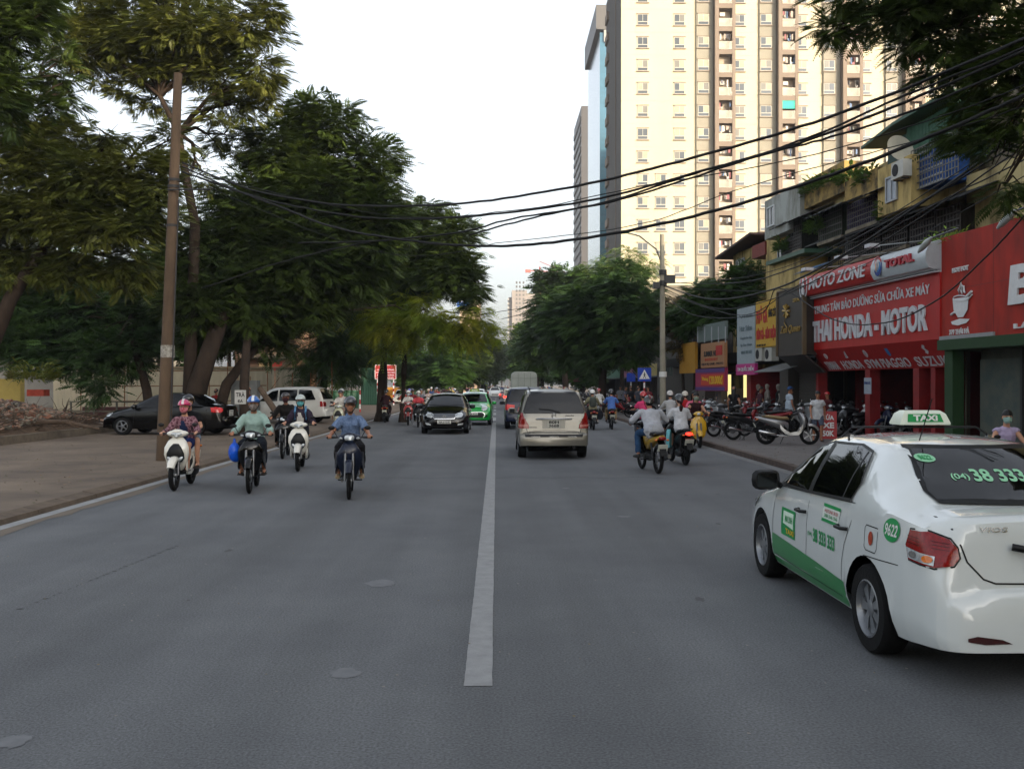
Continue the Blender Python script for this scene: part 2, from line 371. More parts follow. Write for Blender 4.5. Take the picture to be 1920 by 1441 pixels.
def uwin(root, fr, u0, u1, zb, zt, out, name='window', fm=None, shutter=None, cage=False, awn=False):
    b = MB(); t = .06; w_ = u1 - u0
    for a in ((u0 - t, u0, zb - t, zt + t), (u1, u1 + t, zb - t, zt + t), (u0, u1, zt, zt + t), (u0, u1, zb - t, zb)): fbox(b, fr, *a, out, out + .06)
    for k in (1, 2) if w_ > 1 else (1,): u = u0 + w_ * k / (3 if w_ > 1 else 2); fbox(b, fr, u - .02, u + .02, zb, zt, out, out + .05)
    o = b.obj(name, fm or WFR, root); b = MB(); fbox(b, fr, u0, u1, zb, zt, out, out + .015); b.obj('pane', shutter or PANE, o)
    if cage:
        b = MB(); n = int(w_ / .14)
        for k in range(n + 1): u = u0 - .1 + (w_ + .2) * k / n; fbox(b, fr, u - .01, u + .01, zb - .15, zt + .1, out + .35, out + .37)
        for z in np.linspace(zb - .15, zt + .1, 5): fbox(b, fr, u0 - .1, u1 + .1, z - .012, z + .012, out + .34, out + .38)
        for u in (u0 - .1, u1 + .1):
            for z in (zb - .15, zt + .1): fbox(b, fr, u - .012, u + .012, z - .012, z + .012, out, out + .36)
        b.obj('window_cage', IRON, o)
    if awn:
        b = MB(); P = [fp(fr, u0 - .2, zt + .45, out), fp(fr, u1 + .2, zt + .45, out), fp(fr, u1 + .2, zt + .12, out + .7), fp(fr, u0 - .2, zt + .12, out + .7)]
        b.add(P + [p - U3 * .03 for p in P], [(0, 1, 2, 3), (4, 7, 6, 5), (0, 4, 5, 1), (1, 5, 6, 2), (2, 6, 7, 3), (3, 7, 4, 0)]); b.obj('awning', TIN, o)
    return o
def plant_clump(name, label, c, rx, ry, rz, n, m, cat='plant', size=.35, group=None, parent=None):
    b = MB(); 
    for i in range(n):
        a = random.random() * 2 * pi; e = random.uniform(-.3, 1); rr = random.random() ** .5; p = V((c[0] + rx * rr * cos(a), c[1] + ry * rr * sin(a), c[2] + rz * e * random.random()))
        d = V((cos(a) + random.uniform(-.5, .5), sin(a) + random.uniform(-.5, .5), random.uniform(-.2, 1.2))).normalized() * size * random.uniform(.5, 1.1); s = d.cross(V((0, 0, 1)))
        s = (s.normalized() if s.length > .01 else V((1, 0, 0))) * size * .14; b.add([p, p + d * .5 + s, p + d - U3 * size * .15, p + d * .5 - s], [(0, 1, 2, 3)])
    o = b.obj(name, m, parent)
    if not parent: tag(o, label, cat, group)
    return o
# ---------------- right side: old apartment row behind the shops
LEAFP = mat('plant_leaf', '39511f', .6, var=.4, scale=5, col2='5e7a2c', trans=.2)
def right_row():
    FB = shift(FS, -2.6); B0 = on(FB, 1440)[0]; B1 = on(FB, 1800)[0]
    r = thing('apartment_block', 'old yellow apartment block with caged balconies above the shop signs', 'building', fp(FB, B0, 0)); r.matrix_world  # world coords are kept in meshes
    r.location = (0, 0, 0)
    def seg(px0, px1, ytop, m, o1=0, ybot=None, name='wall', depth=5, y2=None):
        b = MB(); f2 = shift(FB, o1); u0, zt = on(f2, px0, ytop); u1, _ = on(f2, px1, ytop); zb = 3.41 if ybot is None else on(f2, px0, ybot)[1]; fbox(b, FB, u0, u1, zb, zt, -depth, o1); return b.obj(name, m, r)
    seg(1436, 1503, 400, YEL); seg(1503, 1582, 352, YE2, .004); seg(1582, 1648, 370, YEL, .002); seg(1648, 1812, 310, YE2, .006); seg(1812, 2050, 330, YE2, .3)
    seg(1434, 1500, 378, GRY, .55, 450, 'roof_room', 3); seg(1503, 1583, 343, BRK, .35, 395, 'parapet', .4); seg(1584, 1646, 342, BRK, .5, 388, 'parapet', .4)
    seg(1646, 1708, 318, YEL, 1.3, 408, 'balcony_room', 1.3); seg(1812, 1990, 200, CON, -.4, 345, 'rooftop_wall', 3); seg(1700, 1815, 262, CON, -.5, 320, 'rooftop_wall', 3)
    window(r, FB, 1664, 1682, 337, 378, 1.31, shutter=plain('9aa2ac', .5)); window(r, FB, 1440, 1452, 392, 425, .56, fm=plain('c2c6c8'))
    window(r, FB, 1478, 1492, 430, 465, .01, cage=False, awn=True); window(r, FB, 1509, 1527, 425, 462, .01, awn=True); window(r, FB, 1460, 1472, 468, 492, .01); window(r, FB, 1540, 1560, 468, 500, .02, awn=True)
    window(r, FB, 1590, 1612, 462, 500, .02, cage=True); window(r, FB, 1680, 1710, 440, 480, .02, cage=True)
    for px0, px1, y0, y1, col in ((1535, 1578, 398, 455, '24301f'), (1588, 1645, 385, 432, '2e2440'), (1655, 1700, 415, 470, '1c1a1a'), (1706, 1752, 408, 470, '222024'), (1756, 1800, 395, 462, '2c2826'), (1466, 1500, 452, 480, '2a2a28'), (1488, 1502, 415, 470, '24241f'), (1585, 1650, 440, 490, '1b1c1c')):
        o1 = .9; b = MB(); pbox(b, FB, px0, px1, y0, y1, .01, o1 - .12); o = b.obj('balcony_enclosure', mat('dark_fill_' + col, col, .9, scale=6, var=.5, stretch=(2, 2, .6)), r)  # solid dark fill for the recess behind the bars, purple for a curtain
        b = MB(); f2 = shift(FB, o1); u0, zt = on(f2, px0, y0); u1, _ = on(f2, px1, y0); zb = on(f2, px0, y1)[1]
        n = int((u1 - u0) / .17)
        for k in range(n + 1): u = u0 + (u1 - u0) * k / n; fbox(b, FB, u - .012, u + .012, zb, zt, o1 - .02, o1)
        for z in np.linspace(zb, zt, 6): fbox(b, FB, u0, u1, z - .015, z + .015, o1 - .03, o1 + .01)
        b.obj('balcony_cage', plain('4a4644', .7), o)
        b = MB(); fbox(b, FB, u0 - .05, u1 + .05, zb - .14, zb - .02, 0, o1 + .05); b.obj('balcony_slab', CON, o)
    # sloping awnings
    for px0, px1, y, dz, col in ((1560, 1800, 452, .0, '1d1d1c'), (1505, 1540, 412, 0, '5e6062'), (1540, 1570, 398, 0, '4a4a4a'), (1582, 1648, 382, 0, '242424'), (1440, 1500, 432, 0, '3a3432')):
        f2 = shift(FB, 1.5); u0, z0 = on(f2, px0, y); u1, _ = on(f2, px1, y); b = MB(); 
        n = max(4, int((u1 - u0) / .2)); 
        for row, (o, dzz) in enumerate(((0.02, .65), (1.5, 0))): pass
        R0 = [fp(FB, u0 + (u1 - u0) * k / n, z0 + .62 + (.02 if k % 2 else 0), .02) for k in range(n + 1)]; R1 = [fp(FB, u0 + (u1 - u0) * k / n, z0 + (.02 if k % 2 else 0), 1.5) for k in range(n + 1)]
        b.loft([R0, R1], cap=False, close=False); b.loft([[p - U3 * .03 for p in R0], [p - U3 * .03 for p in R1]], cap=False, close=False); b.obj('awning', mat('tin_' + col, col, .7, .1, var=.35, scale=4), r)
    # blue tarp, grilles, drain pipes, air conditioners, dish
    b = MB(); pbox(b, FB, 1722, 1772, 290, 356, .2, 1.0); o = b.obj('blue_tarpaulin', mat('blue_tarp', '1c4a8c', .6, scale=5, var=.4), r); b = MB()
    for y in (302, 322, 338, 350): pbox(b, FB, 1723, 1766, y, y + 3, .99, 1.03)
    b.obj('tarpaulin_stripe', WFR, o)
    b = MB(); pbox(b, FB, 1700, 1790, 282, 362, .1, .3); b.obj('mesh_screen', mat('mesh_grey', '5c564c', .9, scale=8, var=.6), r); b = MB()
    f2 = shift(FB, 1.1); u0, zt = on(f2, 1708, 284); u1, _ = on(f2, 1796, 284); zb = on(f2, 1708, 360)[1]
    for k in range(17): u = u0 + (u1 - u0) * k / 16; fbox(b, FB, u - .012, u + .012, zb, zt, 1.08, 1.1)
    for z in np.linspace(zb, zt, 7): fbox(b, FB, u0, u1, z - .012, z + .012, 1.07, 1.11)
    b.obj('balcony_cage', plain('6a6a66'), r)
    for px, y0 in ((1504, 345), (1646, 402), (1583, 380), (1812, 345)): b = MB(); f2 = shift(FB, .1); u, zt = on(f2, px, y0); fbox(b, FB, u - .05, u + .05, 0, zt, 0, .12); b.obj('drain_pipe', plain('6c6658'), r)
    def ac(fr, px, py, out, lb, s=1):
        f2 = shift(fr, out + .3); u, z = on(f2, px, py); t = thing('air_conditioner', lb, 'air conditioner', fp(fr, u, z, out + .17)); t.rotation_euler = (0, 0, atan2(fr[3].y, fr[3].x))
        b = MB(); b.box((0, 0, 0), (.3 * s, .8 * s, .55 * s)); b.obj('casing', plain('a8a8a0', .5), t); b = MB(); b.lathe([(.001, .156 * s), (.2 * s, .156 * s), (.2 * s, .166 * s), (.001, .166 * s)], ax='x', n=20, c=(0, -.12 * s, 0)); b.obj('fan_grille', DRK, t, 40)
        b = MB(); b.box((-.05, .25, -.32 * s), (.4, .03, .04)); b.box((-.05, -.25, -.32 * s), (.4, .03, .04)); b.obj('bracket', IRON, t)
    ac(FB, 1683, 318, 1.3, 'air conditioner under the satellite dish on the yellow wall'); ac(FS, 1423, 664, .1, 'left air conditioner below the yellow noodle sign'); ac(FS, 1441, 664, .1, 'right air conditioner below the yellow noodle sign')
    f2 = shift(FB, 1.4); u, z = on(f2, 1685, 281); c = fp(FB, u, z, 1.4); t = thing('satellite_dish', 'round pale satellite dish on the yellow roof corner', 'satellite dish', c); b = MB()
    prof = [(.001, 0)] + [(.48 * k / 6, .10 * (k / 6) ** 2) for k in range(1, 7)]; b.lathe(prof, ax='y', n=28); b.lathe([(a, h + .012) for a, h in prof], ax='y', n=28); d = b.obj('dish', plain('a6a394', .6), t, 40); d.rotation_euler = (R(18), 0, R(180 + 12))
    b = MB(); b.tube([(0, 0, -.05), (.0, .1, -.6)], .03); b.tube([(0, 0, 0), (0, -.35, .1)], .012); b.obj('mast', STL, t)
    # green tin shed on the roof
    FG = shift(FB, .4); g = thing('rooftop_shed', 'green tin shed with sloping roof on top of the apartment block', 'shed', (0, 0, 0)); u0, z0 = on(FG, 1655, 272); u1, z1 = on(FG, 1810, 240); zb = on(FG, 1655, 330)[1]; b = MB(); zl = on(FG, 1700, 235)[1]; ul = on(FG, 1700, 235)[0]
    fbox(b, FG, u0 + .3, u1, zb - .5, z0 + .0, -3.5, -.05); b.obj('wall', mat('shed_green_dark', '1d3a34', .7, var=.2), g); b = MB()
    n = 40; ua = ul
    for k in range(n): u = ua + (u1 - ua) * k / n; fbox(b, FG, u, u + (u1 - ua) / n * .55, zb + .4, zl - .1, -.05, .0)
    fbox(b, FG, ua, u1, zb + .4, zl - .12, -.1, -.02); b.obj('tin_cladding', mat('shed_green', '2f5a44', .6, .2, var=.2), g)
    b = MB(); P = [fp(FG, u0 - .5, z0 + .1, .6), fp(FG, u1, z0 + .1, .6), fp(FG, u1, z0 + 1.4, -2), fp(FG, u0 - .5, z0 + 1.4, -2), fp(FG, u1, z0 + .2, -4.5), fp(FG, u0 - .5, z0 + .2, -4.5)]
    P = [fp(FG, u0 - .7, z0 + .1, .5), fp(FG, ul, zl + .1, .5), fp(FG, u1, zl + .15, .5), fp(FG, u1, zl + .35, -3.7), fp(FG, ul, zl + .3, -3.7), fp(FG, u0 - .7, z0 + .3, -3.7)]
    b.add(P + [p - U3 * .1 for p in P], [(0, 1, 4, 5), (1, 2, 3, 4), (6, 11, 10, 7), (7, 10, 9, 8), (0, 6, 7, 1), (1, 7, 8, 2), (0, 5, 11, 6), (3, 9, 10, 4), (4, 10, 11, 5), (2, 8, 9, 3)]); b.obj('roof', mat('shed_roof', '274a38', .6, .2, var=.2), g)
    # plants
    for i, (px, py, rx, lb) in enumerate(((1520, 352, .9, 'bushy potted greenery trailing over the left end of the parapet'), (1552, 338, 1.0, 'tall spiky greenery in the middle of the parapet'), (1590, 330, .9, 'green shrub at the right end of the stained parapet'), (1555, 425, .6, 'climbing plant covering a caged balcony'), (1490, 462, .5, 'small potted shrubs on the left balcony'), (1622, 332, .7, 'little shrub beside the yellow balcony room'), (1692, 395, .4, 'trailing weeds at the foot of the yellow balcony room'))):
        u, z = on(shift(FB, .4), px, py); c = fp(FB, u, z - .15, .3 if i < 3 or i == 5 else 1.0); plant_clump('potted_plant', lb, c, rx * .4, rx, .55, 260, LEAFP, size=.4)
    u, z = on(shift(FS, .7), 1742, 455); plant_clump('creeper', 'pale green creeper hanging over the white fuel sign corner', fp(FS, u, z, .2), .3, 1.2, .45, 200, mat('creeper_leaf', '7d9a3c', .6, var=.3, trans=.3), size=.26)
    u, z = on(shift(FS, .7), 1900, 410); plant_clump('creeper', 'creeper on the top edge of the hot pot sign', fp(FS, u, z, .2), .3, .9, .4, 160, MC['creeper_leaf'], size=.26)
    # gabled little house
    FH = shift(FS, -3.2); h = thing('gabled_house', 'small house with brown tin roof and red cladding left of the yellow block', 'house', (0, 0, 0)); u0, zt = on(FH, 1375, 478); u1 = on(FH, 1434, 478)[0]; b = MB(); fbox(b, FH, u0, u1, 0, zt, -5, 0); b.obj('wall', YEL, h)
    zr = on(FH, 1434, 440)[1]; b = MB(); P = [fp(FH, u0 - .9, zt - .15, .8), fp(FH, u1, zr, .8), fp(FH, u1, zr, -5), fp(FH, u0 - .9, zt - .15, -5)]; b.add(P + [p + U3 * .12 for p in P], [(0, 1, 2, 3), (4, 7, 6, 5), (0, 4, 5, 1), (0, 3, 7, 4), (1, 5, 6, 2), (2, 6, 7, 3)]); b.obj('roof', mat('brown_roof', '3f2c28', .8, var=.25, scale=3), h)
    b = MB(); pbox(b, FH, 1410, 1434, 462, 486, 0, .7); b.obj('red_cladding', mat('red_tile', '6e2a20', .8, var=.35, scale=12), h); window(h, FH, 1382, 1396, 490, 510, .02)
    # low tin roof extensions between block and signs
    e = thing('rooftop_extension', 'yellow lean to with green roof edge and blue awning left of the red signs', 'building', (0, 0, 0)); FE = shift(FS, -1.2)
    b = MB(); pbox(b, FE, 1440, 1500, 498, 575, -1.2, 0); b.obj('wall', YEL, e); b = MB(); pbox(b, FE, 1436, 1508, 491, 498, -1.3, .3); b.obj('roof', plain('2a4a38'), e)
    b = MB(); f2 = shift(FE, .8); u0, z0 = on(f2, 1490, 515); u1 = on(f2, 1518, 515)[0]; P = [fp(FE, u0, z0 + .35, 0), fp(FE, u1 + .5, z0 + .35, 0), fp(FE, u1 + .5, z0, .9), fp(FE, u0, z0, .9)]; b.add(P, [(0, 1, 2, 3)]); b.add([p - U3 * .04 for p in P], [(0, 3, 2, 1)]); b.obj('awning', mat('blue_awning', '2a5a80', .6, var=.3), e)
def shops():
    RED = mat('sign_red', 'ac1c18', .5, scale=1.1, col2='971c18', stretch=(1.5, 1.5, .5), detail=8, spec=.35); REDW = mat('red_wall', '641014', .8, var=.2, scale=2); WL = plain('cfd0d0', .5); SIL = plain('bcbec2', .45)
    SH = thing('shop_building', 'long row of open ground floor shops with dark interiors', 'building', (0, 0, 0)); F0 = FS
    ua = on(F0, 1232)[0]; ub = on(F0, 2000)[0]
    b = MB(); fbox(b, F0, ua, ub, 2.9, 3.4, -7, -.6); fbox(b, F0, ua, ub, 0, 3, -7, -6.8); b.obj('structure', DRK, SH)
    def part(px0, px1, y0, y1, o0, o1, m, nm, root=SH): b = MB(); pbox(b, F0, px0, px1, y0, y1, o0, o1); return b.obj(nm, m, root)
    for px, w_ in ((1530, 8), (1622, 14), (1712, 14), (1745, 10)): u = on(F0, px)[0]; b = MB(); fbox(b, F0, u, u + w_ * .025, 0, 2.9, -.35, 0); b.obj('pillar', mat('pillar_red', '7c1618', .6, var=.2, scale=3), SH)
    u0 = on(F0, 1530)[0]; u1 = on(F0, 1768)[0]; b = MB()
    for f, d in ((0, -2), (.28, -4), (.55, -2.5), (.8, -3.5), (1, -2)): u = u0 + (u1 - u0) * f; fbox(b, F0, u, u + .15, 0, 2.9, -5, d + .5)
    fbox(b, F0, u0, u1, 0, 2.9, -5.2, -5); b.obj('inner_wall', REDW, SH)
    # goods inside
    for i, (f, z0, z1, c) in enumerate(((.10, .9, 1.9, '5a5a54'), (.2, .3, 1.7, '1c2a3a'), (.38, .5, 1.9, '5a5a58'), (.47, 0, 1.3, '22262a'), (.62, .8, 2.0, '3a4048'), (.75, .2, 1.4, '40201c'), (.9, .9, 1.8, '4c4838'))):
        u = u0 + (u1 - u0) * f; b = MB(); fbox(b, F0, u, u + .7, z0, z1, -4.2, -3.5); 
        for k in range(4): fbox(b, F0, u, u + .7, z0 + (z1 - z0) * k / 4, z0 + (z1 - z0) * k / 4 + .03, -3.5, -3.3)
        b.obj('shelf', plain(c), SH)
    # roller shutter, lit doors, walls to the left
    u0_, u1_ = on(F0, 1478)[0], on(F0, 1524)[0]; b = MB()
    for k in range(24): fbox(b, F0, u0_, u1_, k * .11, k * .11 + .085, -.5, -.44)
    fbox(b, F0, u0_, u1_, 0, 2.7, -.56, -.5); b.obj('roller_shutter', plain('4a4642', .7), SH)
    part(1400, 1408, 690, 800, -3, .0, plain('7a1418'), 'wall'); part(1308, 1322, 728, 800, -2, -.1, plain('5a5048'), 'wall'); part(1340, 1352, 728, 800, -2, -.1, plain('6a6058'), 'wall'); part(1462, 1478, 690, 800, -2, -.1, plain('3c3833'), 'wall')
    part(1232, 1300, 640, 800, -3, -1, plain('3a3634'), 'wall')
    GL = emit('lit_gold', 'e8d890', .5)
    for px in (1364, 1394): part(px, px + 3, 702, 745, -.35, -.25, GL, 'lit_strip')
    part(1410, 1476, 700, 790, -2.2, -2.1, plain('26221f'), 'display_wall')
    # tin canopy
    f2 = shift(F0, 1.2); a0, z0 = on(f2, 1412, 697); a1 = on(f2, 1462, 697)[0]; b = MB(); P = [fp(F0, a0, z0 + .35, 0), fp(F0, a1, z0 + .35, 0), fp(F0, a1, z0, 1.2), fp(F0, a0, z0, 1.2)]; b.add(P + [p - U3 * .03 for p in P], [(0, 1, 2, 3), (4, 7, 6, 5), (3, 2, 6, 7), (0, 3, 7, 4), (1, 5, 6, 2)]); b.obj('canopy', TIN, SH)
    # ---- big red motorbike shop sign
    s = thing('shop_sign', 'huge red motorbike workshop sign with white letters and a white and red header', 'sign', (0, 0, 0)); A = shift(F0, .55)
    ul, zt = on(A, 1518, 517); ur = on(A, 1762)[0]; um = on(A, 1656)[0]; z2 = on(A, 1520, 562)[1]; z1 = on(A, 1524, 656)[1]; zb = on(shift(F0, .1), 1534, 696)[1]
    def hdr(u0, u1, m, nm):
        b = MB(); prof = [(.55, z2 + .03), (.85, z2 + .12), (.95, z2 + .3), (.95, zt - .35), (.85, zt - .12), (.55, zt)]; rings = [[fp(F0, u, z, o) for o, z in prof + [(.2, zt), (.2, z2 + .03)]] for u in (u0, u0 + .02, u1 - .02, u1)]; b.loft(rings); return b.obj(nm, m, s, 30)
    hdr(ul - .1, um - .005, RED, 'header_panel'); hdr(um + .005, ur, plain('b0b8bc', .35), 'header_panel')
    b = MB(); fbox(b, F0, ul, ur, z1, z2, .1, .55); b.obj('sign_panel', RED, s); b = MB(); fbox(b, F0, ul - .05, ur, z2 - .0, z2 + .028, .1, .7); fbox(b, F0, ul - .05, ur, z2 + .06, z2 + .09, .2, .72); b.obj('trim_rail', SIL, s)
    P = [fp(F0, ul, z1, .55), fp(F0, ur, z1, .55), fp(F0, ur, zb, .0), fp(F0, ul + .35, zb, .0)]; b = MB(); b.add(P + [p - FN * .08 for p in P], [(0, 1, 2, 3), (4, 7, 6, 5), (3, 2, 6, 7), (0, 3, 7, 4), (1, 5, 6, 2)]); b.obj('lower_panel', mat('sign_red_dark', 'a01a18', .5, var=.1), s)
    H = shift(F0, .95); W_ = ur - ul; hz = zt - z2
    text('MOTO ZONE', H, ul + .95, z2 + hz * .30, um - ul - 1.25, hz * .46, SIL, s, bold=.015, shear=.2, depth=.03)
    text('TOTAL', H, um + (ur - um) * .30, z2 + hz * .40, (ur - um) * .52, hz * .28, mat('total_red', 'a01428', .4, var=.05), s, bold=.05, depth=.06)
    # rider emblem in header: two curved strokes and a small figure
    b = MB(); cx = ul + .45; cz = z2 + hz * .5
    for sg in (-1, 1): b.tube([fp(F0, cx + sg * (.12 + .2 * cos(a)), cz + .38 * sin(a), .97) for a in [R(-70 + 14 * k) for k in range(11)]], .022, 6)
    b.ell(fp(F0, cx, cz + .2, .98), (.03, .07, .09), 10); b.tube([fp(F0, cx - .12, cz - .02, .98), fp(F0, cx, cz + .1, .98), fp(F0, cx + .12, cz - .02, .98)], .035, 6); b.tube([fp(F0, cx, cz + .1, .98), fp(F0, cx, cz - .28, .98)], .05, 6); b.tube([fp(F0, cx - .1, cz - .1, .98), fp(F0, cx - .06, cz - .3, .98)], .03, 6); b.tube([fp(F0, cx + .1, cz - .1, .98), fp(F0, cx + .06, cz - .3, .98)], .03, 6); b.obj('emblem', SIL, s, 40)
    cx = um + (ur - um) * .16; cz = z2 + hz * .55
    for col, a0, a1, r0, r1 in (('9c1a24', 20, 170, .16, .26), ('c86a1c', 110, 230, .09, .17), ('1c3a80', 200, 380, .16, .26), ('2c70a8', 250, 400, .08, .16), ('c8c8cc', 150, 250, .02, .08)):
        b = MB(); n = 14; ins = []; 
        P = []; 
        for k in range(n + 1): a = R(a0 + (a1 - a0) * k / n); w_ = sin(pi * k / n) * .6 + .4; P += [fp(F0, cx + r1 * cos(a), cz + r1 * 1.15 * sin(a), .975), fp(F0, cx + (r1 - (r1 - r0) * w_) * cos(a), cz + (r1 - (r1 - r0) * w_) * 1.15 * sin(a), .985)]
        b.add(P, [(2 * k, 2 * k + 1, 2 * k + 3, 2 * k + 2) for k in range(n)]); b.obj('swirl_logo', plain(col, .4), s)
    f1 = shift(F0, .55); ph = z2 - z1
    text('TRUNG TÂM BẢO DƯỠNG SỬA CHỮA XE MÁY', f1, ul + .45, z1 + ph * .70, W_ - .95, ph * .20, SIL, s, bold=.01, depth=.02)
    text('THAI HONDA - MOTOR', f1, ul + .35, z1 + ph * .14, W_ - .95, ph * .42, SIL, s, bold=.035, depth=.05)
    lf = (fp(F0, ul, z1, .55), FR, (fp(F0, 0, z1, .55) - fp(F0, 0, zb, 0)).normalized(), None); upv = lf[2]; nv = FR.cross(upv).normalized(); LF = (fp(F0, 0, zb, .0), FR, upv, nv); lh = (fp(F0, 0, z1, .55) - fp(F0, 0, zb, 0)).length
    for t, a0, a1, ic in (('YAMAHA', .06, .17, 0), ('HONDA', .21, .38, 1), ('SYM', .41, .51, 2), ('PIAGGIO', .53, .73, 3), ('SUZUKI', .77, .985, 4)):
        text(t, LF, ul + W_ * a0, lh * .07, W_ * (a1 - a0), lh * .36, SIL, s, bold=.01, depth=.012)
        c = ul + W_ * (a0 + a1) / 2; q = lambda u, v: LF[0] + FR * (c + u) + upv * (lh * .68 + v) + nv * .012; b = MB()
        if ic == 0: b.tube([q(.1 * cos(a), .1 * sin(a)) for a in [R(30 * k) for k in range(13)]], .012, 6); [b.tube([q(0, 0), q(.09 * cos(a), .09 * sin(a))], .01, 5) for a in (R(90), R(210), R(330))]
        elif ic == 1: [b.tube([q(-.10 + .05 * k, -.12), q(-.02 + .02 * k, .04), q(.08, .14 - .03 * k)], .012, 5) for k in range(4)]
        elif ic == 2: b.add([q(-.1, .1), q(-.02, .14), q(.1, -.08), q(.02, -.12)], [(0, 1, 2, 3)]); b.tube([q(.1 * cos(a), .13 * sin(a)) for a in [R(30 * k) for k in range(13)]], .008, 5)
        elif ic == 3: b.add([q(-.1, .14), q(.1, .14), q(.1, -.1), q(0, -.15), q(-.1, -.1)], [(0, 1, 2, 3, 4)])
        else: b.add([q(.1, .13), q(0, .17), q(-.13, .06), q(-.02, -.04), q(-.10, -.10), q(0, -.17), q(.13, -.06), q(.02, .04)], [(0, 1, 7), (1, 2, 7), (2, 3, 7), (7, 3, 6), (3, 5, 6), (3, 4, 5)])
        b.obj('maker_logo', plain('2f6ea8') if ic == 3 else SIL, s)
    # lamps above
    for i, px in enumerate((1535, 1600, 1660)):
        f2 = shift(F0, 1.0); u, z = on(f2, px, 505 - i * 22); t = thing('sign_lamp', 'floodlight on a striped arm above the %s of the red sign' % ('left end', 'middle', 'white panel')[i], 'lamp', (0, 0, 0)); b = MB(); b.tube([fp(F0, u - .6, z + .3, -.8), fp(F0, u, z, 1.3)], .02, 6); b.obj('arm', WFR, t)
        b = MB(); b.box(fp(F0, u, z, 1.4), (.3, .35, .1), rz=.1); b.obj('lamp_head', SIL, t)
    for i, (px, py) in enumerate(((1735, 458), (1888, 410))):
        u, z = on(shift(F0, 1.2), px, py); t = thing('street_lamp_head', ('white cobra lamp over the white header panel', 'white cobra lamp at the top edge of the hot pot sign')[i], 'lamp', (0, 0, 0)); c = fp(F0, u, z, 1.2); b = MB(); d = (FR * .8 + U3 * .35 + FN * .0).normalized()
        b.tube([c - d * .4, c - d * .2, c + d * .1, c + d * .35], [.03, .075, .09, .03], 10); b.obj('lamp_head', plain('9ea3a0', .5), t, 50); b = MB(); b.tube([c + d * .3, c + d * .8 - FN * .5], .025); b.obj('arm', STL, t)
    # ---- hot pot sign
    h = thing('shop_sign', 'tall dark red hot pot restaurant sign with steaming cup, cut by the right edge', 'sign', (0, 0, 0)); HR = mat('sign_brick_red', 'a82a1a', .8, var=.12, scale=1.5, col2='7c2218', stretch=(1.5, 1.5, .5)); G = shift(F0, .5)
    u0, zt = on(G, 1764, 447); u1 = on(G, 2060)[0]; zb = on(G, 1764, 640)[1]; b = MB(); fbox(b, F0, u0, u1, zb, zt, 0, .5); b.obj('sign_panel', HR, h)
    b = MB(); [fbox(b, F0, u0 + k * 1.22, u0 + k * 1.22 + .012, zb, zt, .5, .503) for k in range(1, 6)]; fbox(b, F0, u0, u1, zb + 1.35, zb + 1.36, .5, .503); b.obj('panel_seams', plain('5c140e'), h); b = MB(); fbox(b, F0, u0 + .02, on(G, 1866)[0], zb + .02, zb + .13, .5, .56); b.obj('trim_rail', plain('8a8c8e'), h)
    ptext('HOT POT', F0, 1787, 1817, 503, 512, WL, h, .5, bold=.03, depth=.03); ptext('379 THÁI HÀ', F0, 1781, 1818, 616, 628, WL, h, .5, bold=.02, depth=.02); ptext('B', F0, 1893, 1946, 499, 572, WL, h, .5, bold=.04, depth=.05, shear=.08); ptext('LẨU', F0, 1903, 1960, 602, 616, WL, h, .5, bold=.04, depth=.04)
    q = lambda px, py, o=.53: (lambda uz: fp(F0, uz[0], uz[1], o))(on(shift(F0, .53), px, py)); b = MB()
    b.add([q(1786, 560), q(1816, 556), q(1814, 580), q(1806, 594), q(1796, 595), q(1788, 582)], [(0, 1, 2, 3, 4, 5)]); b.add([q(1783, 603), q(1800, 597), q(1818, 598), q(1812, 605), q(1796, 610), q(1785, 608)], [(0, 1, 2, 3, 4, 5)])
    b.tube([q(1787 + 14 * (1 + cos(a)), 559 + 5 * sin(a)) for a in [R(30 * k) for k in range(13)]], .018, 5)
    for dx in (0, 5, 10): b.tube([q(1799 + dx, 552 - dx * .3), q(1797 + dx, 544), q(1801 + dx * .6, 536), q(1802 + dx * .2, 526 + dx)], [.02, .03, .025, .008], 6)
    b.tube([q(1812, 556), q(1822, 546)], .035, 6); b.tube([q(1814, 562), q(1823, 552)], .02, 6); b.tube([q(1783, 590), q(1790, 585)], .03, 6); b.obj('cup_logo', WL, h, 40)
    # ---- green framed stand under it
    k = thing('kiosk', 'green framed kiosk with grimy posters under the hot pot sign', 'kiosk', (0, 0, 0)); GN = plain('1c3a1a', .7); K = shift(F0, 1.2); u0, z0 = on(K, 1764, 638); zz = on(K, 1764, 657)[1]; u1 = on(K, 2050)[0]
    b = MB(); fbox(b, F0, u0, u1, zz, z0, -.2, 1.3); b.obj('canopy_beam', GN, k); u = on(K, 1771)[0]; b = MB(); fbox(b, F0, u, on(K, 1786)[0], 0, zz, .9, 1.2); b.obj('post', GN, k)
    b = MB(); fbox(b, F0, on(K, 1790)[0], u1, .1, zz, .2, .5); b.obj('back_wall', stained('grimy_wall', '4e5048', '33342e'), k); b = MB(); fbox(b, F0, on(K, 1792)[0], on(K, 1868)[0], .3, zz - .25, .5, .56); b.obj('poster_panel', mat('grimy_poster', '55584e', .8, scale=2.2, col2='3e4a48', thr=(.35, .65), detail=8), k)
    b = MB(); fbox(b, F0, on(K, 1890)[0], u1, .3, zz - .15, .5, .56); b.obj('poster_panel', mat('grimy_poster2', '3c4a46', .8, scale=2, col2='2a3230', detail=8), k); b = MB(); fbox(b, F0, on(K, 1874)[0], on(K, 1878)[0], 0, zz, .5, .7); b.obj('frame', IRON, k)
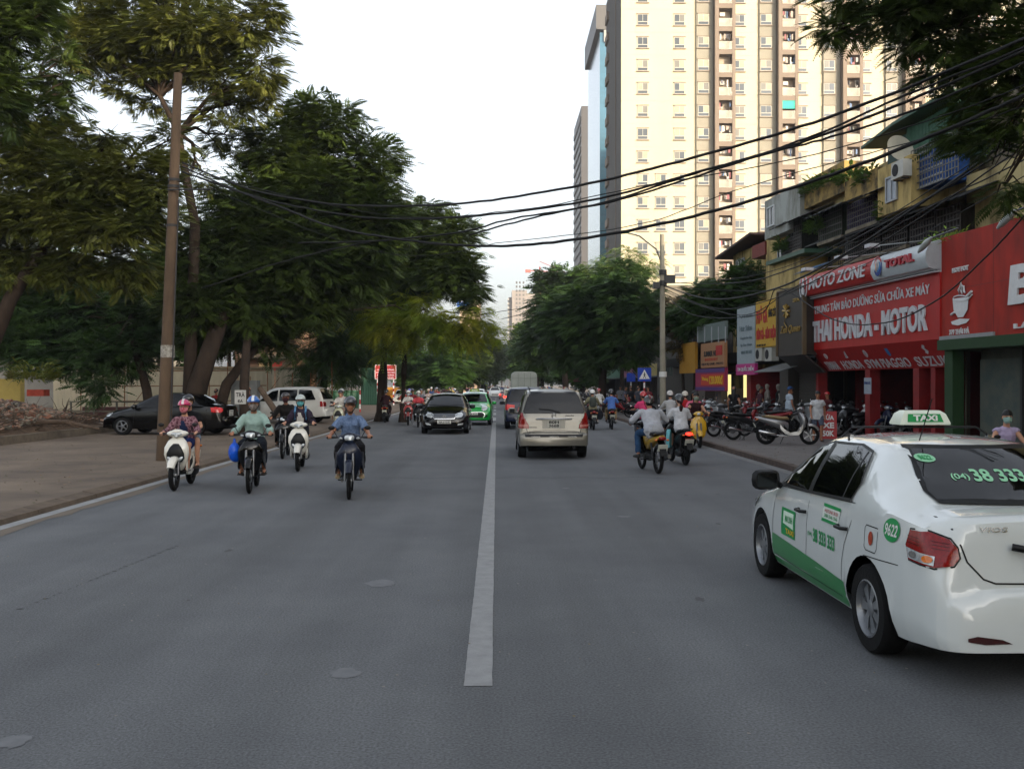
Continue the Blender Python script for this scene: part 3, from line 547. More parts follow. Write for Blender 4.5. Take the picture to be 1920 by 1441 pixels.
    # ---- smaller signs to the left
    def sign(px0, px1, y0, y1, o, m, lb, th=.15): t = thing('shop_sign', lb, 'sign', (0, 0, 0)); b = MB(); pbox(b, F0, px0, px1, y0, y1, o - th, o); b.obj('sign_panel', m, t); return t
    BR = mat('sign_brown', '2b241f', .5, var=.15); GD = mat('gold', '9c8040', .4, .6, var=.2)
    t = sign(1458, 1506, 549, 668, .95, BR, 'dark brown spa sign box with gold flower and script', .85); b = MB(); f2 = shift(F0, .95); u0, zt = on(f2, 1458, 549); u1 = on(f2, 1506)[0]; zb = on(f2, 1458, 668)[1]
    for a in ((u0 - .06, u0 + .02), (u1 - .02, u1 + .06)): fbox(b, F0, *a, zb, zt, .85, 1.0)
    fbox(b, F0, u0, u1, zt, zt + .06, .15, .99); b.obj('frame', plain('5a4c36'), t); b = MB(); P = [fp(F0, u0, zb, .95), fp(F0, u1, zb, .95), fp(F0, u1 + .1, zb - .65, .2), fp(F0, u0 + .3, zb - .65, .2)]; b.add(P + [p - FN * .1 for p in P], [(0, 1, 2, 3), (4, 7, 6, 5), (3, 2, 6, 7), (0, 3, 7, 4), (1, 5, 6, 2)]); b.obj('lower_panel', BR, t)
    ptext('SPA', F0, 1487, 1500, 560, 567, GD, t, .95, depth=.02); ptext('Zen Queen', F0, 1464, 1501, 612, 628, GD, t, .95, depth=.03, shear=.3, bold=.015); b = MB(); q = lambda px, py: (lambda uz: fp(F0, uz[0], uz[1], .98))(on(shift(F0, .98), px, py))
    for a in range(8): b.tube([q(1474, 583), q(1474 + 6 * cos(a * .785), 583 - 13 * sin(a * .785))], [.02, .05], 6)
    b.tube([q(1474, 590), q(1470, 605), q(1476, 615)], .02, 5); b.obj('flower_logo', GD, t, 40)
    t = sign(1417, 1456, 567, 652, .45, plain('b8901c', .6), 'yellow noodle shop sign with red capitals'); RL = plain('a8201c'); ptext('PHỞ GÀ', F0, 1419, 1439, 575, 608, RL, t, .45, depth=.02, bold=.03); ptext('HÀNG CÓT', F0, 1441, 1455, 576, 595, DRK, t, .45, depth=.01); ptext('BÚN GÀ - BÚN TRỘN', F0, 1419, 1455, 614, 642, RL, t, .45, depth=.02, bold=.03); ptext('ĐT 0977 232 379', F0, 1419, 1436, 646, 650, DRK, t, .45, depth=.01)
    t = sign(1382, 1415, 580, 685, .4, plain('8f9ba0', .6), 'tall pale blue shop banner with pink foot'); b = MB(); pbox(b, F0, 1380, 1415, 683, 703, .3, .44); b.obj('pink_band', plain('b02a78'), t); ptext('TM QUỐC DIỄN', F0, 1383, 1413, 686, 697, WL, t, .45, depth=.01, bold=.02)
    for i, (s_, y) in enumerate((('Viet', 592), ('Hair Salon', 612), ('Chuyen toc dep', 632), ('Ep - Uon - Nhuom', 645), ('0912 384 405', 658))): ptext(s_, F0, 1386 + i, 1410, y, y + (10 if i == 1 else 6), plain('5f7076'), t, .41, depth=.008)
    t = sign(1307, 1359, 612, 642, .3, plain('5c6a66', .6), 'grey top board above the orange net shop sign'); b = MB()
    for px in (1307, 1320, 1333, 1346, 1359): pbox(b, F0, px, px + 1, 612, 642, .3, .34)
    b.obj('frame', WFR, t)
    t = sign(1314, 1358, 645, 690, .3, plain('9a6f4a', .6), 'tan net shop sign with dark lettering and red flame'); ptext('SUMMER NET', F0, 1320, 1346, 659, 669, DRK, t, .3, depth=.01, bold=.03); ptext('INTERNET', F0, 1322, 1346, 672, 677, plain('a83a20'), t, .3, depth=.01); b = MB(); pbox(b, F0, 1342, 1353, 648, 666, .3, .33); b.obj('flame_logo', RL, t); ptext('DỊCH VỤ GAME - PHOTO', F0, 1316, 1356, 681, 686, DRK, t, .3, depth=.008)
    t = sign(1304, 1359, 692, 732, .5, plain('8f1e4a', .6), 'purple and red price poster reading 120.000'); b = MB(); pbox(b, F0, 1314, 1357, 702, 722, .5, .52); b.obj('orange_panel', plain('b8341c'), t); ptext('120.000đ', F0, 1330, 1355, 704, 720, plain('d8b018'), t, .52, depth=.01, bold=.02); ptext('Tháng', F0, 1316, 1328, 707, 715, plain('d8b018'), t, .52, depth=.01); b = MB(); pbox(b, F0, 1304, 1358, 692, 699, .5, .52); pbox(b, F0, 1304, 1358, 725, 731, .5, .52); b.obj('purple_band', plain('4a2a6c'), t)
    t = sign(1274, 1303, 645, 700, .2, plain('a87a1c', .6), 'yellow shop front board by the concrete pole'); t = sign(1232, 1256, 690, 705, .6, plain('3c4846', .6), 'small dark green shop board at the concrete pole')
    t = sign(1620, 1633, 708, 738, .3, plain('9098a4'), 'white paper notice taped on the red pillar', .02); ptext('BÁN XE', F0, 1621, 1632, 714, 720, plain('24407c'), t, .3, depth=.006, bold=.02)
    # mannequins
    for i, (px, c) in enumerate(((1422, '3a1418'), (1439, 'a82c30'), (1460, '17181a'))):
        u, _ = on(shift(F0, -.3), px); p = fp(F0, u, .22, -.3); MNQ = plain('8f8880', .35)
        person('stand', 'shop dummy in %s standing in the clothes shop doorway' % ('a dark maroon dress', 'a red bikini', 'a black and white outfit')[i], p, R(170), c if i != 1 else '8f8880', c, sleeve=.1, leg=.6 if i != 1 else .2, hair=None, skin=MNQ, lod=1, skirt=.7 if i == 0 else 0, shoes='8f8880', cat='mannequin')['category'] = 'mannequin'
    # leaning wash sign
    g = gr(1553, 826, .12); t = thing('pavement_sign', 'red and white board reading RỬA XE leaning on the pavement', 'sign', g, R(-105)); b = MB(); b.box((0, 0, .48), (.04, .5, .86), M=Matrix.Rotation(R(-12), 3, 'Y')); b.obj('board', plain('a02a2c'), t); n_ = V((cos(R(12)), 0, sin(R(12)))); up = V((-sin(R(12)), 0, cos(R(12)))); fr = (V((.0, -.25, .48)) + n_ * .02 - up * .42 + V((0, 0, 0)), V((0, 1, 0)), up, n_)
    for s_, v in (('RỬA', .58), ('XE', .32), ('50K', .07)): text(s_, fr, .08, v, .34, .18, WL, t, depth=.01, bold=.04)
    b = MB(); b.tube([(-.1, -.22, .85), (-.35, -.22, 0)], .015, 5); b.tube([(-.1, .22, .85), (-.35, .22, 0)], .015, 5); b.obj('leg', IRON, t)
# ---------------- towers and far buildings
def tower():
    CR = mat('tower_cream', 'b5ac92', .85, scale=.12, col2='a89f86', stretch=(1, 1, .25)); GB = mat('tower_taupe', '74675a', .85, var=.08, scale=.3); CG = mat('tower_grey_cream', '837e70', .85, var=.06, scale=.2); FRM = plain('a5a294', .5); BAL = plain('c8c2b2', .6); PN = [glassmat('tower_pane', '343a3e'), plain('8a8470', .5), plain('5c5a52', .4)]
    Y = 136.0; t = thing('apartment_tower', 'tall cream apartment tower with taupe balcony columns, largest building in view', 'tower block', (0, 0, 0)); X = lambda px: at(px, 720, Y).x; Z = lambda py: at(960, py, Y).z
    top = 62.0; b = MB(); b.b2((X(1165), Y, 0), (X(2150), Y + 18.5, top)); b.obj('wall', CR, t)
    b = MB(); b.b2((X(1165) - .02, Y + .6, 0), (X(1165) + 3, Y + 18.6, top + .1)); b.obj('side_wall', mat('tower_side_shade', '46433f', .85, var=.15, scale=.3), t)  # shade of the side face is put into this darker wall colour
    b = MB()
    for k in range(19): z = 3 + k * 3.2; b.b2((X(1165) + .02, Y - .02, z), (X(2140), Y + .01, z + .05)); 
    b.obj('floor_line', plain('a89f84'), t)
    b = MB(); b.b2((X(1165) - .12, Y + 6, 0), (X(1165) - .03, Y + 6.3, top));
    for k in range(18): b.b2((X(1165) - .3, Y + 15, 4 + k * 3.2), (X(1165) - .02, Y + 18, 5.2 + k * 3.2))
    b.obj('side_ledge', GB, t)
    cols = [(1337, 1375), (1455, 1492), (1575, 1612), (1691, 1728), (1808, 1845), (1925, 1962)]
    b = MB()
    for a, c in cols: b.b2((X(a - 32), Y - .3, 0), (X(a - 1), Y - .01, top))
    b.obj('grey_strip', CG, t)  # raised strips left of each balcony column, coloured greyer than the wall
    rows = [36 + 42.9 * k for k in range(-3, 13)]
    b = MB(); 
    for a, c in cols:
        b.b2((X(a), Y - 1.3, 0), (X(a) + .55, Y - .01, top)); b.b2((X(c) - .45, Y - 1.3, 0), (X(c), Y - .01, top))
        for r_ in rows: z = Z(r_); b.b2((X(a) + .5, Y - 1.25, z - 1.95), (X(c) - .4, Y - .01, z - 1.3))
    b.obj('balcony_column', GB, t)
    b = MB()
    for a, c in cols: b.b2((X(a) + .55, Y - .06, 0), (X(c) - .45, Y - .02, top))
    b.obj('balcony_back', mat('tower_back', 'a09280', .9, var=.1), t)
    n = 0; rest = MB(); 
    def win(px, py, wd, dark):
        nonlocal n
        x = X(px); z = Z(py); b = MB() if n < 96 else rest; w_ = wd / F * Y; h = .78; y = Y - (.3 if dark == 2 else 0)
        b.mat(0).b2((x - w_ / 2 - .07, y - .08, z - h), (x + w_ / 2 + .07, y - .002, z + h)); b.mat(1 + (0 if random.random() < .4 else random.choice((1, 1, 2)))).b2((x - w_ / 2, y - .09, z - h * .3), (x - .03, y - .07, z + h - .08)); b.mat(1 + random.choice((0, 1, 1, 2))).b2((x + .03, y - .09, z - h * .3), (x + w_ / 2, y - .07, z + h - .08))
        b.mat(1).b2((x - w_ / 2, y - .09, z - h + .08), (x + w_ / 2, y - .07, z - h * .42)); b.mat(4).b2((x - w_ / 2 - .25, y - .16, z - h - .12), (x + w_ / 2 + .25, y - .01, z - h)); b.b2((x - w_ / 2 - .2, y - .14, z + h), (x + w_ / 2 + .2, y - .01, z + h + .10))
        if n < 96: b.obj('window', [FRM] + PN + [GB], t)
        n += 1
    for r_ in rows:
        for px in (1205, 1274, 1386, 1503, 1622, 1740, 1858): win(px, r_, 18, 0)
        for px in (1318, 1435, 1553, 1670, 1788): win(px, r_, 19, 2)
        if r_ > 330: win(1239, r_, 18, 0)
    rest.obj('windows', [FRM] + PN + [GB], t)['kind'] = 'stuff'
    k = 0; rb = MB(); cl = MB()
    laundry = [plain(c) for c in ('8a4a4c', '4c6484', 'c0b8ac', '4a4a50', 'a8a49c', '9a8a7c')]
    for a, c in cols:
        x0, x1 = X(a) + .55, X(c) - .45
        for r_ in rows:
            z = Z(r_); b = MB() if k < 90 else rb; y = Y - 1.28
            b.b2((x0, y, z - 1.3), (x1, y + .05, z - 1.24)); b.b2((x0, y, z - .28), (x1, y + .05, z - .2))
            for i in range(11): x = x0 + (x1 - x0) * (i + .5) / 11; b.b2((x - .035, y, z - 1.3), (x + .035, y + .04, z - .22))
            if k < 90: b.obj('balcony_railing', BAL, t)
            k += 1
            for i in range(random.randint(0, 7)):
                xx = random.uniform(x0, x1 - .3); cl.k = random.randrange(6); h = random.uniform(.5, 1); cl.b2((xx, y + .3, z + .95 - h), (xx + random.uniform(.15, .35), y + .34, z + .95))
            if random.random() < .6: xx = random.choice((x0 + .3, x1 - .9)); cl.k = 2; cl.b2((xx, Y - .5, z + .4), (xx + .7, Y - .1, z + .9))
    rb.obj('balcony_railings', BAL, t)['kind'] = 'stuff'; cl.obj('laundry', laundry, t)['kind'] = 'stuff'
    b = MB(); b.b2((X(1457) + .3, Y - 1.2, Z(206)), (X(1490) - .2, Y - 1.15, Z(184))); b.obj('teal_curtain', mat('teal_curtain', '2a9c8c', .7, var=.25, scale=3, stretch=(6, 1, .3)), t)
    # blue glass tower
    g = thing('glass_tower', 'narrow blue glass office tower with dark slanted cap left of the cream tower', 'tower block', (0, 0, 0)); Y2 = 190
    GL = mat('tower_glass', '9ea6a8', .15, .4, var=.08, scale=.2); GL2 = mat('tower_glass_blue', '3f6272', .2, .3, var=.2, scale=.4, stretch=(.2, .2, 4))
    Xq = lambda px, y: at(px, 720, y).x; Zq = lambda py, y: at(960, py, y).z
    b = MB(); x0 = Xq(1107, 290); x1 = Xq(1126, 200)
    P = [(21.2, 226), (21.2, 200), (27, 200), (27, 226)]; h = 74
    for nm, q, m in (('glass_side', (0, 1), GL), ('glass_front', (1, 2), GL2)):
        b = MB(); a, c = P[q[0]], P[q[1]]; n = 14 if q[0] == 0 else 4; 
        for i in range(n): f0, f1 = i / n, (i + .94) / n; A = V((a[0] + (c[0] - a[0]) * f0, a[1] + (c[1] - a[1]) * f0, 0)); B = V((a[0] + (c[0] - a[0]) * f1, a[1] + (c[1] - a[1]) * f1, 0)); b.add([A, B, B + U3 * h, A + U3 * h], [(0, 1, 2, 3)])
        b.obj(nm, m, g)
    b = MB(); b.loft([[V((x + (0.3 if i in (0, 1) else -.3), y + .4, z)) for i, (x, y) in enumerate(P)] for z in (0, h - .1)]); b.obj('core', plain('3c4852'), g)
    b = MB(); b.loft([[V((x - .8, y - .5, z)) for x, y in P] for z in (h + .5, h + 5.5)]); b.obj('cap_roof', plain('4c4a48'), g)
    b = MB(); b.b2((22, 199.5, h - 2), (24, 199.9, h + .4)); b.obj('white_top', plain('8c8a84'), g)
    d = thing('dark_tower', 'slim dark grey tower at the far left of the high rises', 'tower block', (0, 0, 0)); Y3 = 320; b = MB(); x0, x1, z = Xq(1090, Y3), Xq(1104, Y3), Zq(198, Y3); b.b2((x0, Y3, 0), (x1, Y3 + 30, z)); b.obj('wall', plain('3c3a3a'), d); b = MB()
    for k in range(26): b.b2((x0 - .4, Y3 + 1, 6 + k * 3.3), (x0, Y3 + 28, 7.6 + k * 3.3))
    b.obj('balcony', plain('4f4c4a'), d)
    f = thing('far_tower', 'distant pale high rise above the tree tunnel', 'tower block', (0, 0, 0)); Y4 = 620; WM = mat('far_wall', '857d76', .9, var=.05, scale=.1); b = MB(); b.b2((Xq(960, Y4), Y4, 0), (Xq(988, Y4), Y4 + 20, Zq(544, Y4))); b.b2((Xq(954, Y4), Y4 + 4, 0), (Xq(960, Y4), Y4 + 18, Zq(556, Y4))); b.b2((Xq(988, Y4), Y4 + 3, 0), (Xq(1012, Y4), Y4 + 22, Zq(549, Y4))); b.obj('wall', WM, f)
    b = MB()
    for k in range(24):
        z = 6 + k * 2.6
        for px in (967, 973, 980): b.b2((Xq(px, Y4), Y4 - .2, z), (Xq(px, Y4) + 1.1, Y4 - .05, z + 1.4))
        if z < 58: b.b2((Xq(989, Y4), Y4 + 2.4, z), (Xq(1011, Y4), Y4 + 2.9, z + 1.0))
    b.obj('windows', plain('4c4a48'), f)['kind'] = 'stuff'
    b = MB()
    for k in range(20): b.b2((Xq(952, Y4), Y4 + 3, 6 + k * 2.6), (Xq(954, Y4) + .3, Y4 + 12, 7.4 + k * 2.6))
    b.obj('balcony', plain('a8a39a'), f)
    # crane + small roof building with blue sign
    c = thing('tower_crane', 'thin red construction crane jib beyond the right trees', 'crane', (0, 0, 0)); y = 330; x = Xq(1012, y); b = MB(); b.tube([(x, y, 0), (x, y, Zq(500, y))], .25, 4); b.tube([(Xq(985, y), y, Zq(507, y)), (Xq(1075, y), y, Zq(511, y))], .16, 4); b.tube([(x, y, Zq(490, y)), (Xq(1060, y), y, Zq(510, y))], .12, 4); b.box((Xq(990, y), y, Zq(508, y)), (1.8, 1, 1)); b.obj('jib', plain('a85a50'), c)
    e = thing('corner_building', 'pale building with blue roof billboard behind the yellow green tree', 'building', (0, 0, 0)); y = 150; b = MB(); b.b2((Xq(862, y), y, 0), (Xq(896, y), y + 15, Zq(563, y))); b.obj('wall', plain('a8917c'), e); b = MB(); b.b2((Xq(894, y), y + 1, 0), (Xq(900, y), y + 14, Zq(560, y))); b.b2((Xq(880, y), y - .5, Zq(562, y)), (Xq(899, y), y + 14, Zq(560, y))); b.obj('roof', plain('8a7a6c'), e)
    bb = MB(); bb.b2((Xq(857, y), y - 1, Zq(576, y)), (Xq(880, y), y - .7, Zq(561, y))); o = bb.obj('billboard', plain('2c5a9c'), e); text('VIET THAI', (V((Xq(858, y), y - 1, Zq(568, y))), V((1, 0, 0)), U3, V((0, -1, 0))), .4, 0, 3, .5, plain('c8c8c8'), e, depth=.01)
def right_far():
    Y0 = 53.0; cols = ['5c5850', '4a4640', '6a6458', '54504c', '5f584a', '4c4a4a']
    for i in range(7):
        y0 = Y0 + i * 13; y1 = y0 + 12.6; x = 13.6; h = 5.5 + (i * 7 % 5) * 1.1; t = thing('shop_house', ('first', 'second', 'third', 'fourth', 'fifth', 'sixth', 'seventh')[i] + ' dim shop house along the right pavement beyond the pale pole', 'house', (0, 0, 0)); b = MB(); b.b2((x, y0, 2.8), (x + 9, y1, h)); b.b2((x + 2, y0, 0), (x + 9, y1, 2.8)); b.obj('wall', stained('shop_wall_%d' % i, cols[i % 6], '2c2a28'), t)
        b = MB(); b.b2((x - .3, y0 + .2, 2.6), (x + .1, y1 - .2, 3.6)); b.obj('sign_board', plain(('8a2a24', '2c4a6c', '8a7a2c', '6c2c4c', '2c5a44', '7a7c80', '8a4a24')[i]), t)
        b = MB(); b.b2((x - 1.4, y0 + .3, 2.45), (x + .0, y1 - .3, 2.52)); b.obj('awning', TIN, t)
        for k in range(3): b = MB(); b.b2((x - .05, y0 + 1.2 + k * 3.8, 4), (x, y0 + 2.8 + k * 3.8, min(5.3, h - .3))); b.obj('window', PANE, t)
    b = MB(); b.b2((14, 128, 0), (75, 134, 9)); tag(b.obj('podium_building', plain('3c3a36')), 'dim low building at the foot of the cream tower', 'building')
right_far()
tower()
def left_setting():
    X = lambda px, y: at(px, 720, y).x; Z = lambda py, y: at(960, py, y).z
    # unseen houses added behind and beside camera, heights set to shade the street
    for i, (x0, x1, y0, y1, z) in enumerate(((13, 24, 16, 24, 12), (13, 24, -4, 15.6, 15.5), (13, 24, -20, -4.4, 16.5), (13, 25, -40, -20.4, 18), (12, 26, -75, -40.4, 20), (-30, -9.5, -75, -30, 15), (26, 60, -75, -20, 24))):
        t = thing('shade_house', 'plain yellow town house added out of view to shade the street, %s' % ('low nearest', 'first tall', 'second', 'third', 'fourth', 'left side', 'rear')[i], 'house', (0, 0, 0)); b = MB(); b.b2((x0, y0, 0), (x1, y1, z)); b.obj('wall', YE2, t); b = MB(); b.b2((x0 - .4, y0 - .1, z), (x1 + .1, y1 + .1, z + .25)); b.obj('roof', CON, t)
        for k in range(int((y1 - y0) / 3.5)):
            for fl in range(int(z / 3.4)): b = MB(); b.b2((x0 - .05, y0 + 1 + k * 3.5, 1 + fl * 3.4), (x0 - .0, y0 + 2.6 + k * 3.5, 2.6 + fl * 3.4)); b.obj('window', PANE, t)
    # rubble bed
    kb = mat('bed_kerb', '5c5348', .9, var=.3, scale=3); b = MB(); b.b2((-14.5, 22, 0), (-14.25, 37, .34)); b.b2((-40, 36.8, 0), (-14.5, 37, .3)); tag(b.obj('bed_wall', kb), 'low concrete edge of the rubble bed at the far left', 'low wall')
    b = MB(); n = 30; rings = []
    for i in range(n + 1):
        y = 22 + 15 * i / n; row = []
        for j in range(22): x = -14.5 - j * .6; h = .22 + .9 * math.exp(-((y - 33) / 3.5) ** 2 - ((x + 16.8) / 2.3) ** 2) + .9 * math.exp(-((y - 31) / 3) ** 2 - ((x + 21) / 2.5) ** 2) + random.uniform(-.08, .1) + .15 * (j > 2); row.append(V((x, y, h if j else .24)))
        rings.append(row)
    b.loft(rings, cap=False, close=False); o = b.obj('rubble_mound', mat('rubble_earth', '6a5644', .95, scale=2.5, col2='3a3028', bump=.6), None, 60); struct(o)
    b = MB()
    for i in range(2600):
        x = -14.7 - abs(random.gauss(0, 3)); y = random.uniform(23, 37); h = .25 + .9 * math.exp(-((y - 33) / 3.5) ** 2 - ((x + 16.8) / 2.3) ** 2) + .9 * math.exp(-((y - 31) / 3) ** 2 - ((x + 21) / 2.5) ** 2); s = random.uniform(.03, .12); b.k = random.randrange(4)
        b.box((x, y, h + .12), (s * 1.6, s, s * .7), M=Matrix.Rotation(random.random() * 3, 3, V((random.random(), random.random(), random.random())).normalized()))
    tag(b.obj('rubble', [mat('brick_bits', '6e4a3a', .9, var=.3), plain('6c665a'), plain('3f3a33'), plain('7c6455')]), kind='stuff')
    BRN = mat('dead_branch', '4a3c30', .9, var=.3, scale=8)
    for k, (px, py, l, a) in enumerate(((60, 790, 3.2, .2), (120, 800, 2.6, -.15), (150, 785, 2.2, .35), (30, 770, 2.8, -.3), (90, 775, 2.4, .6))):
        g = gr(px, py, .5); b = MB(); d = V((cos(a), -.3, sin(a) * .25)); p = [g - d * l / 2 + V((0, 0, .1)), g + V((0, .1, .18 * sin(k))), g + d * l / 2]; b.tube(p, [.10, .08, .035], 8)
        for i in range(9): q = g + d * random.uniform(-.4, .5) * l; e = V((random.uniform(-1, 1), random.uniform(-.4, .3), random.uniform(.1, .9))) * .9; b.tube([q, q + e * .5, q + e + V((random.uniform(-.2, .2), 0, random.uniform(-.3, .1)))], [.025, .014, .005], 4)
        tag(b.obj('felled_branch', BRN), ('long pale felled branch lying lowest on the rubble', 'felled branch right of the long pale one', 'forked dead branch nearest the black saloon', 'dead branch at the far left picture edge', 'steep dead branch standing up from the pile')[k], 'branch', 'dead branches heaped on the rubble')
    b = MB()
    for i in range(420):
        y = random.uniform(26, 36); x = -14.6 - abs(random.gauss(0, 2.2)); z = .35 + random.random() * .75 * max(0, 1 - abs(y - 31) / 6); a = random.uniform(-.7, .7); l = random.uniform(.5, 1.8); d = V((cos(a), random.uniform(-.5, .5), random.uniform(-.15, .55))) * l
        p = V((x, y, z)); b.tube([p - d * .5, p + V((0, 0, .06)), p + d * .5 + V((0, 0, random.uniform(-.15, .2)))], [.02, .014, .005], 4)
    tag(b.obj('brushwood', BRN), kind='stuff')
    # cream hoarding + rusty scaffold
    HC = mat('cream_hoarding', '9c937c', .8, var=.12, scale=.8, stretch=(1, 1, .3)); f = thing('hoarding', 'long cream construction hoarding behind a rusty scaffold', 'fence', (0, 0, 0)); y = 52
    for k in range(7):
        x0 = X(100, y) + k * 1.95; b = MB(); n = 12; b.loft([[V((x0 + 1.9 * i / n, y + (.03 if i % 2 else 0), z)) for i in range(n + 1)] for z in (.1, 2.75)], cap=False, close=False); b.obj('fence_panel', HC, f)
    b = MB(); b.b2((X(100, y), y - .08, 2.7), (X(100, y) + 13.6, y + .1, 2.8)); b.b2((X(100, y), y - .06, .1), (X(100, y) + 13.6, y - .01, .5)); b.obj('rail', plain('7a6a50'), f)
    s = thing('scaffold', 'rusty pipe scaffold standing in front of the cream hoarding', 'scaffold', (0, 0, 0)); RU = mat('rust', '6b4526', .8, var=.3); y = 49
    for k in range(13): x = X(150, y) + k * 1.05 + random.uniform(-.1, .1); b = MB(); b.tube([(x, y, 0), (x + random.uniform(-.08, .08), y, random.uniform(2.2, 3.1))], .028, 5); b.obj('upright', RU, s)
    for z in (1.0, 1.75, 2.5): b = MB(); b.tube([(X(145, y), y - .04, z), (X(500, y), y - .04, z + .05)], .026, 5); b.obj('ledger', RU, s)
    b = MB(); [b.tube([(X(150, y) + k * 2.1, y + .04, .1), (X(150, y) + k * 2.1 + 1.5, y + .04, 2.2)], .018, 4) for k in range(6)]; b.obj('brace', RU, s)
    r = thing('railing', 'low grey pipe railing above the rubble heap', 'railing', (0, 0, 0)); y = 41
    for k in range(6): x = X(133, y) + k * .95; b = MB(); b.b2((x - .03, y - .03, 0), (x + .03, y + .03, 1.15)); b.obj('post', plain('5c5a52'), r)
    for z in (.7, 1.1): b = MB(); b.b2((X(130, y), y - .04, z), (X(270, y), y + .0, z + .06)); b.obj('rail', plain('6c685c'), r)
    b = MB(); b.b2((X(270, 46), 46, .1), (X(275, 46) - 3, 46.3, .8)); tag(b.obj('low_wall', plain('4a2420')), 'low dark red wall behind the railing', 'wall')
    w_ = MB(); w_.b2((X(-20, 44), 44, 0), (X(38, 44), 44.4, 2.1)); tag(w_.obj('yellow_wall', plain('a8934c', .8)), 'sunny yellow boundary wall at the left picture edge', 'wall')
    t = thing('planter', 'red brick planter box with bushy shrub on the rubble', 'planter', (0, 0, 0)); b = MB(); c = at(73, 733, 36); b.b2((c.x - .3, 35.7, c.z - .18), (c.x + .3, 36.2, c.z + .06)); b.obj('box', mat('brick_red', '8a3424', .85, var=.25, scale=9), t); plant_clump('shrub', None, (c.x - .2, 36, c.z + .5), .9, .5, .7, 400, mat('shrub_leaf', '5c6a28', .6, var=.4, scale=4, col2='7a7a34', trans=.25), parent=t, size=.35)
    # peach corrugated fence, grey box, green hoardings
    t = thing('hoarding', 'peach corrugated fence behind the white estate', 'fence', (0, 0, 0)); b = MB(); y = 60; n = 90; b.loft([[V((X(430, y) + (X(600, y) - X(430, y)) * i / n, y + (.06 if i % 2 else 0), z)) for i in range(n + 1)] for z in (.1, 1.35)], cap=False, close=False); b.obj('fence_panel', mat('peach_tin', '9a6a4c', .7, var=.2), t)
    t = thing('row_house', 'peach coloured house with bright shop front glimpsed between the trees', 'house', (0, 0, 0)); b = MB(); y = 66; b.b2((X(440, y), y, 0), (X(552, y), y + 8, Z(615, y))); b.obj('wall', mat('peach_wall', '6e5644', .8, var=.15, col2='8a6850', scale=.6), t)
    for px, py, c in ((495, 688, 'c8a878'), (520, 686, 'a83428'), (508, 640, 'b8a898'), (470, 640, '8a9aa8'), (535, 650, 'a89078')): b = MB(); b.b2((X(px - 9, y), y - .1, Z(py + 9, y)), (X(px + 9, y), y - .02, Z(py - 9, y))); b.obj('shop_board', plain(c), t)
    b = MB(); b.b2((X(455, y), y - 1, Z(672, y)), (X(548, y), y, Z(664, y))); b.obj('canopy', plain('7a6a58'), t)
    t = thing('row_house', 'pale houses with coloured signs behind the left trees', 'house', (0, 0, 0)); y = 75; b = MB(); b.b2((X(-80, y), y, 0), (X(330, y), y + 8, Z(560, y))); b.obj('wall', mat('pale_house', '8f8a80', .85, var=.2, col2='6f6c66', scale=.4), t)
    for px, py, c, w_ in ((200, 650, '2c6a9c', 16), (215, 590, 'a83c30', 22), (280, 600, '8a9aa4', 30), (160, 620, 'a89c88', 25), (60, 600, 'a8a090', 30), (250, 560, 'b8b4a8', 20)): b = MB(); b.b2((X(px - w_, y), y - .1, Z(py + 10, y)), (X(px + w_, y), y - .02, Z(py - 10, y))); b.obj('sign_board', plain(c), t)
    GR = mat('green_hoarding', '16402e', .6, var=.2, scale=1.5)
    for i, (a, c, y, zt) in enumerate(((672, 712, 84, 690), (760, 792, 108, 728), (545, 672, 72, 732))):
        t = thing('hoarding', ('tall dark green hoarding left of the notice board', 'green hoarding beyond the silver hatchback', 'low green barrier behind the drooping tree')[i], 'fence', (0, 0, 0)); n = 24; b = MB(); b.loft([[V((X(a, y) + (X(c, y) - X(a, y)) * k / n, y + (.05 if k % 2 else 0), z)) for k in range(n + 1)] for z in (0, Z(zt, y))], cap=False, close=False); b.obj('fence_panel', GR, t); b = MB(); b.b2((X(a, y), y - .06, Z(zt, y) - .08), (X(c, y), y - .01, Z(zt, y))); b.obj('rail', plain('2c5a44'), t)
    # red notice board on striped posts
    y = 83; t = thing('notice_board', 'red notice board with white writing on two striped posts', 'sign', (0, 0, 0)); b = MB(); x0, x1, z0, z1 = X(703, y), X(743, y), Z(711, y), Z(684, y); b.b2((x0, y - .05, z0), (x1, y, z1)); b.obj('board', plain('a01c20', .5), t); b = MB()
    for q in ((x0, x1, z1 - .04, z1), (x0, x1, z0, z0 + .04), (x0, x0 + .04, z0, z1), (x1 - .04, x1, z0, z1)): b.b2((q[0], y - .07, q[2]), (q[1], y - .05, q[3]))
    b.obj('frame', WHT, t); fr = (V((x0, y - .05, z0)), V((1, 0, 0)), U3, V((0, -1, 0)))
    for s_, v, wd in (('CÔNG TRƯỜNG', .62, .8), ('ĐƯỜNG NỘI BỘ CÔNG TRÌNH', .42, .9), ('ĐANG THI CÔNG', .25, .8), ('KHÔNG ĐỖ XE Ở ĐÂY', .08, .8)): text(s_, fr, (x1 - x0) * (1 - wd) / 2, (z1 - z0) * v, (x1 - x0) * wd, (z1 - z0) * .11, WHT, t, depth=.01, bold=.04)
    b = MB(); c = V(((x0 + x1) / 2, y - .06, z0 + (z1 - z0) * .86)); b.tube([c + V((.1 * cos(a), 0, .1 * sin(a))) for a in [R(30 * k) for k in range(13)]], .02, 5); b.obj('emblem', plain('d0b060'), t)
    for px in (708, 738):
        o = None; b = MB()
        for k in range(9): b.k = k % 2; b.b2((X(px, y) - .05, y - .02, k * .25), (X(px, y) + .05, y + .05, k * .25 + .25))
        b.obj('post', [WHT, plain('a01c20', .5)], t)
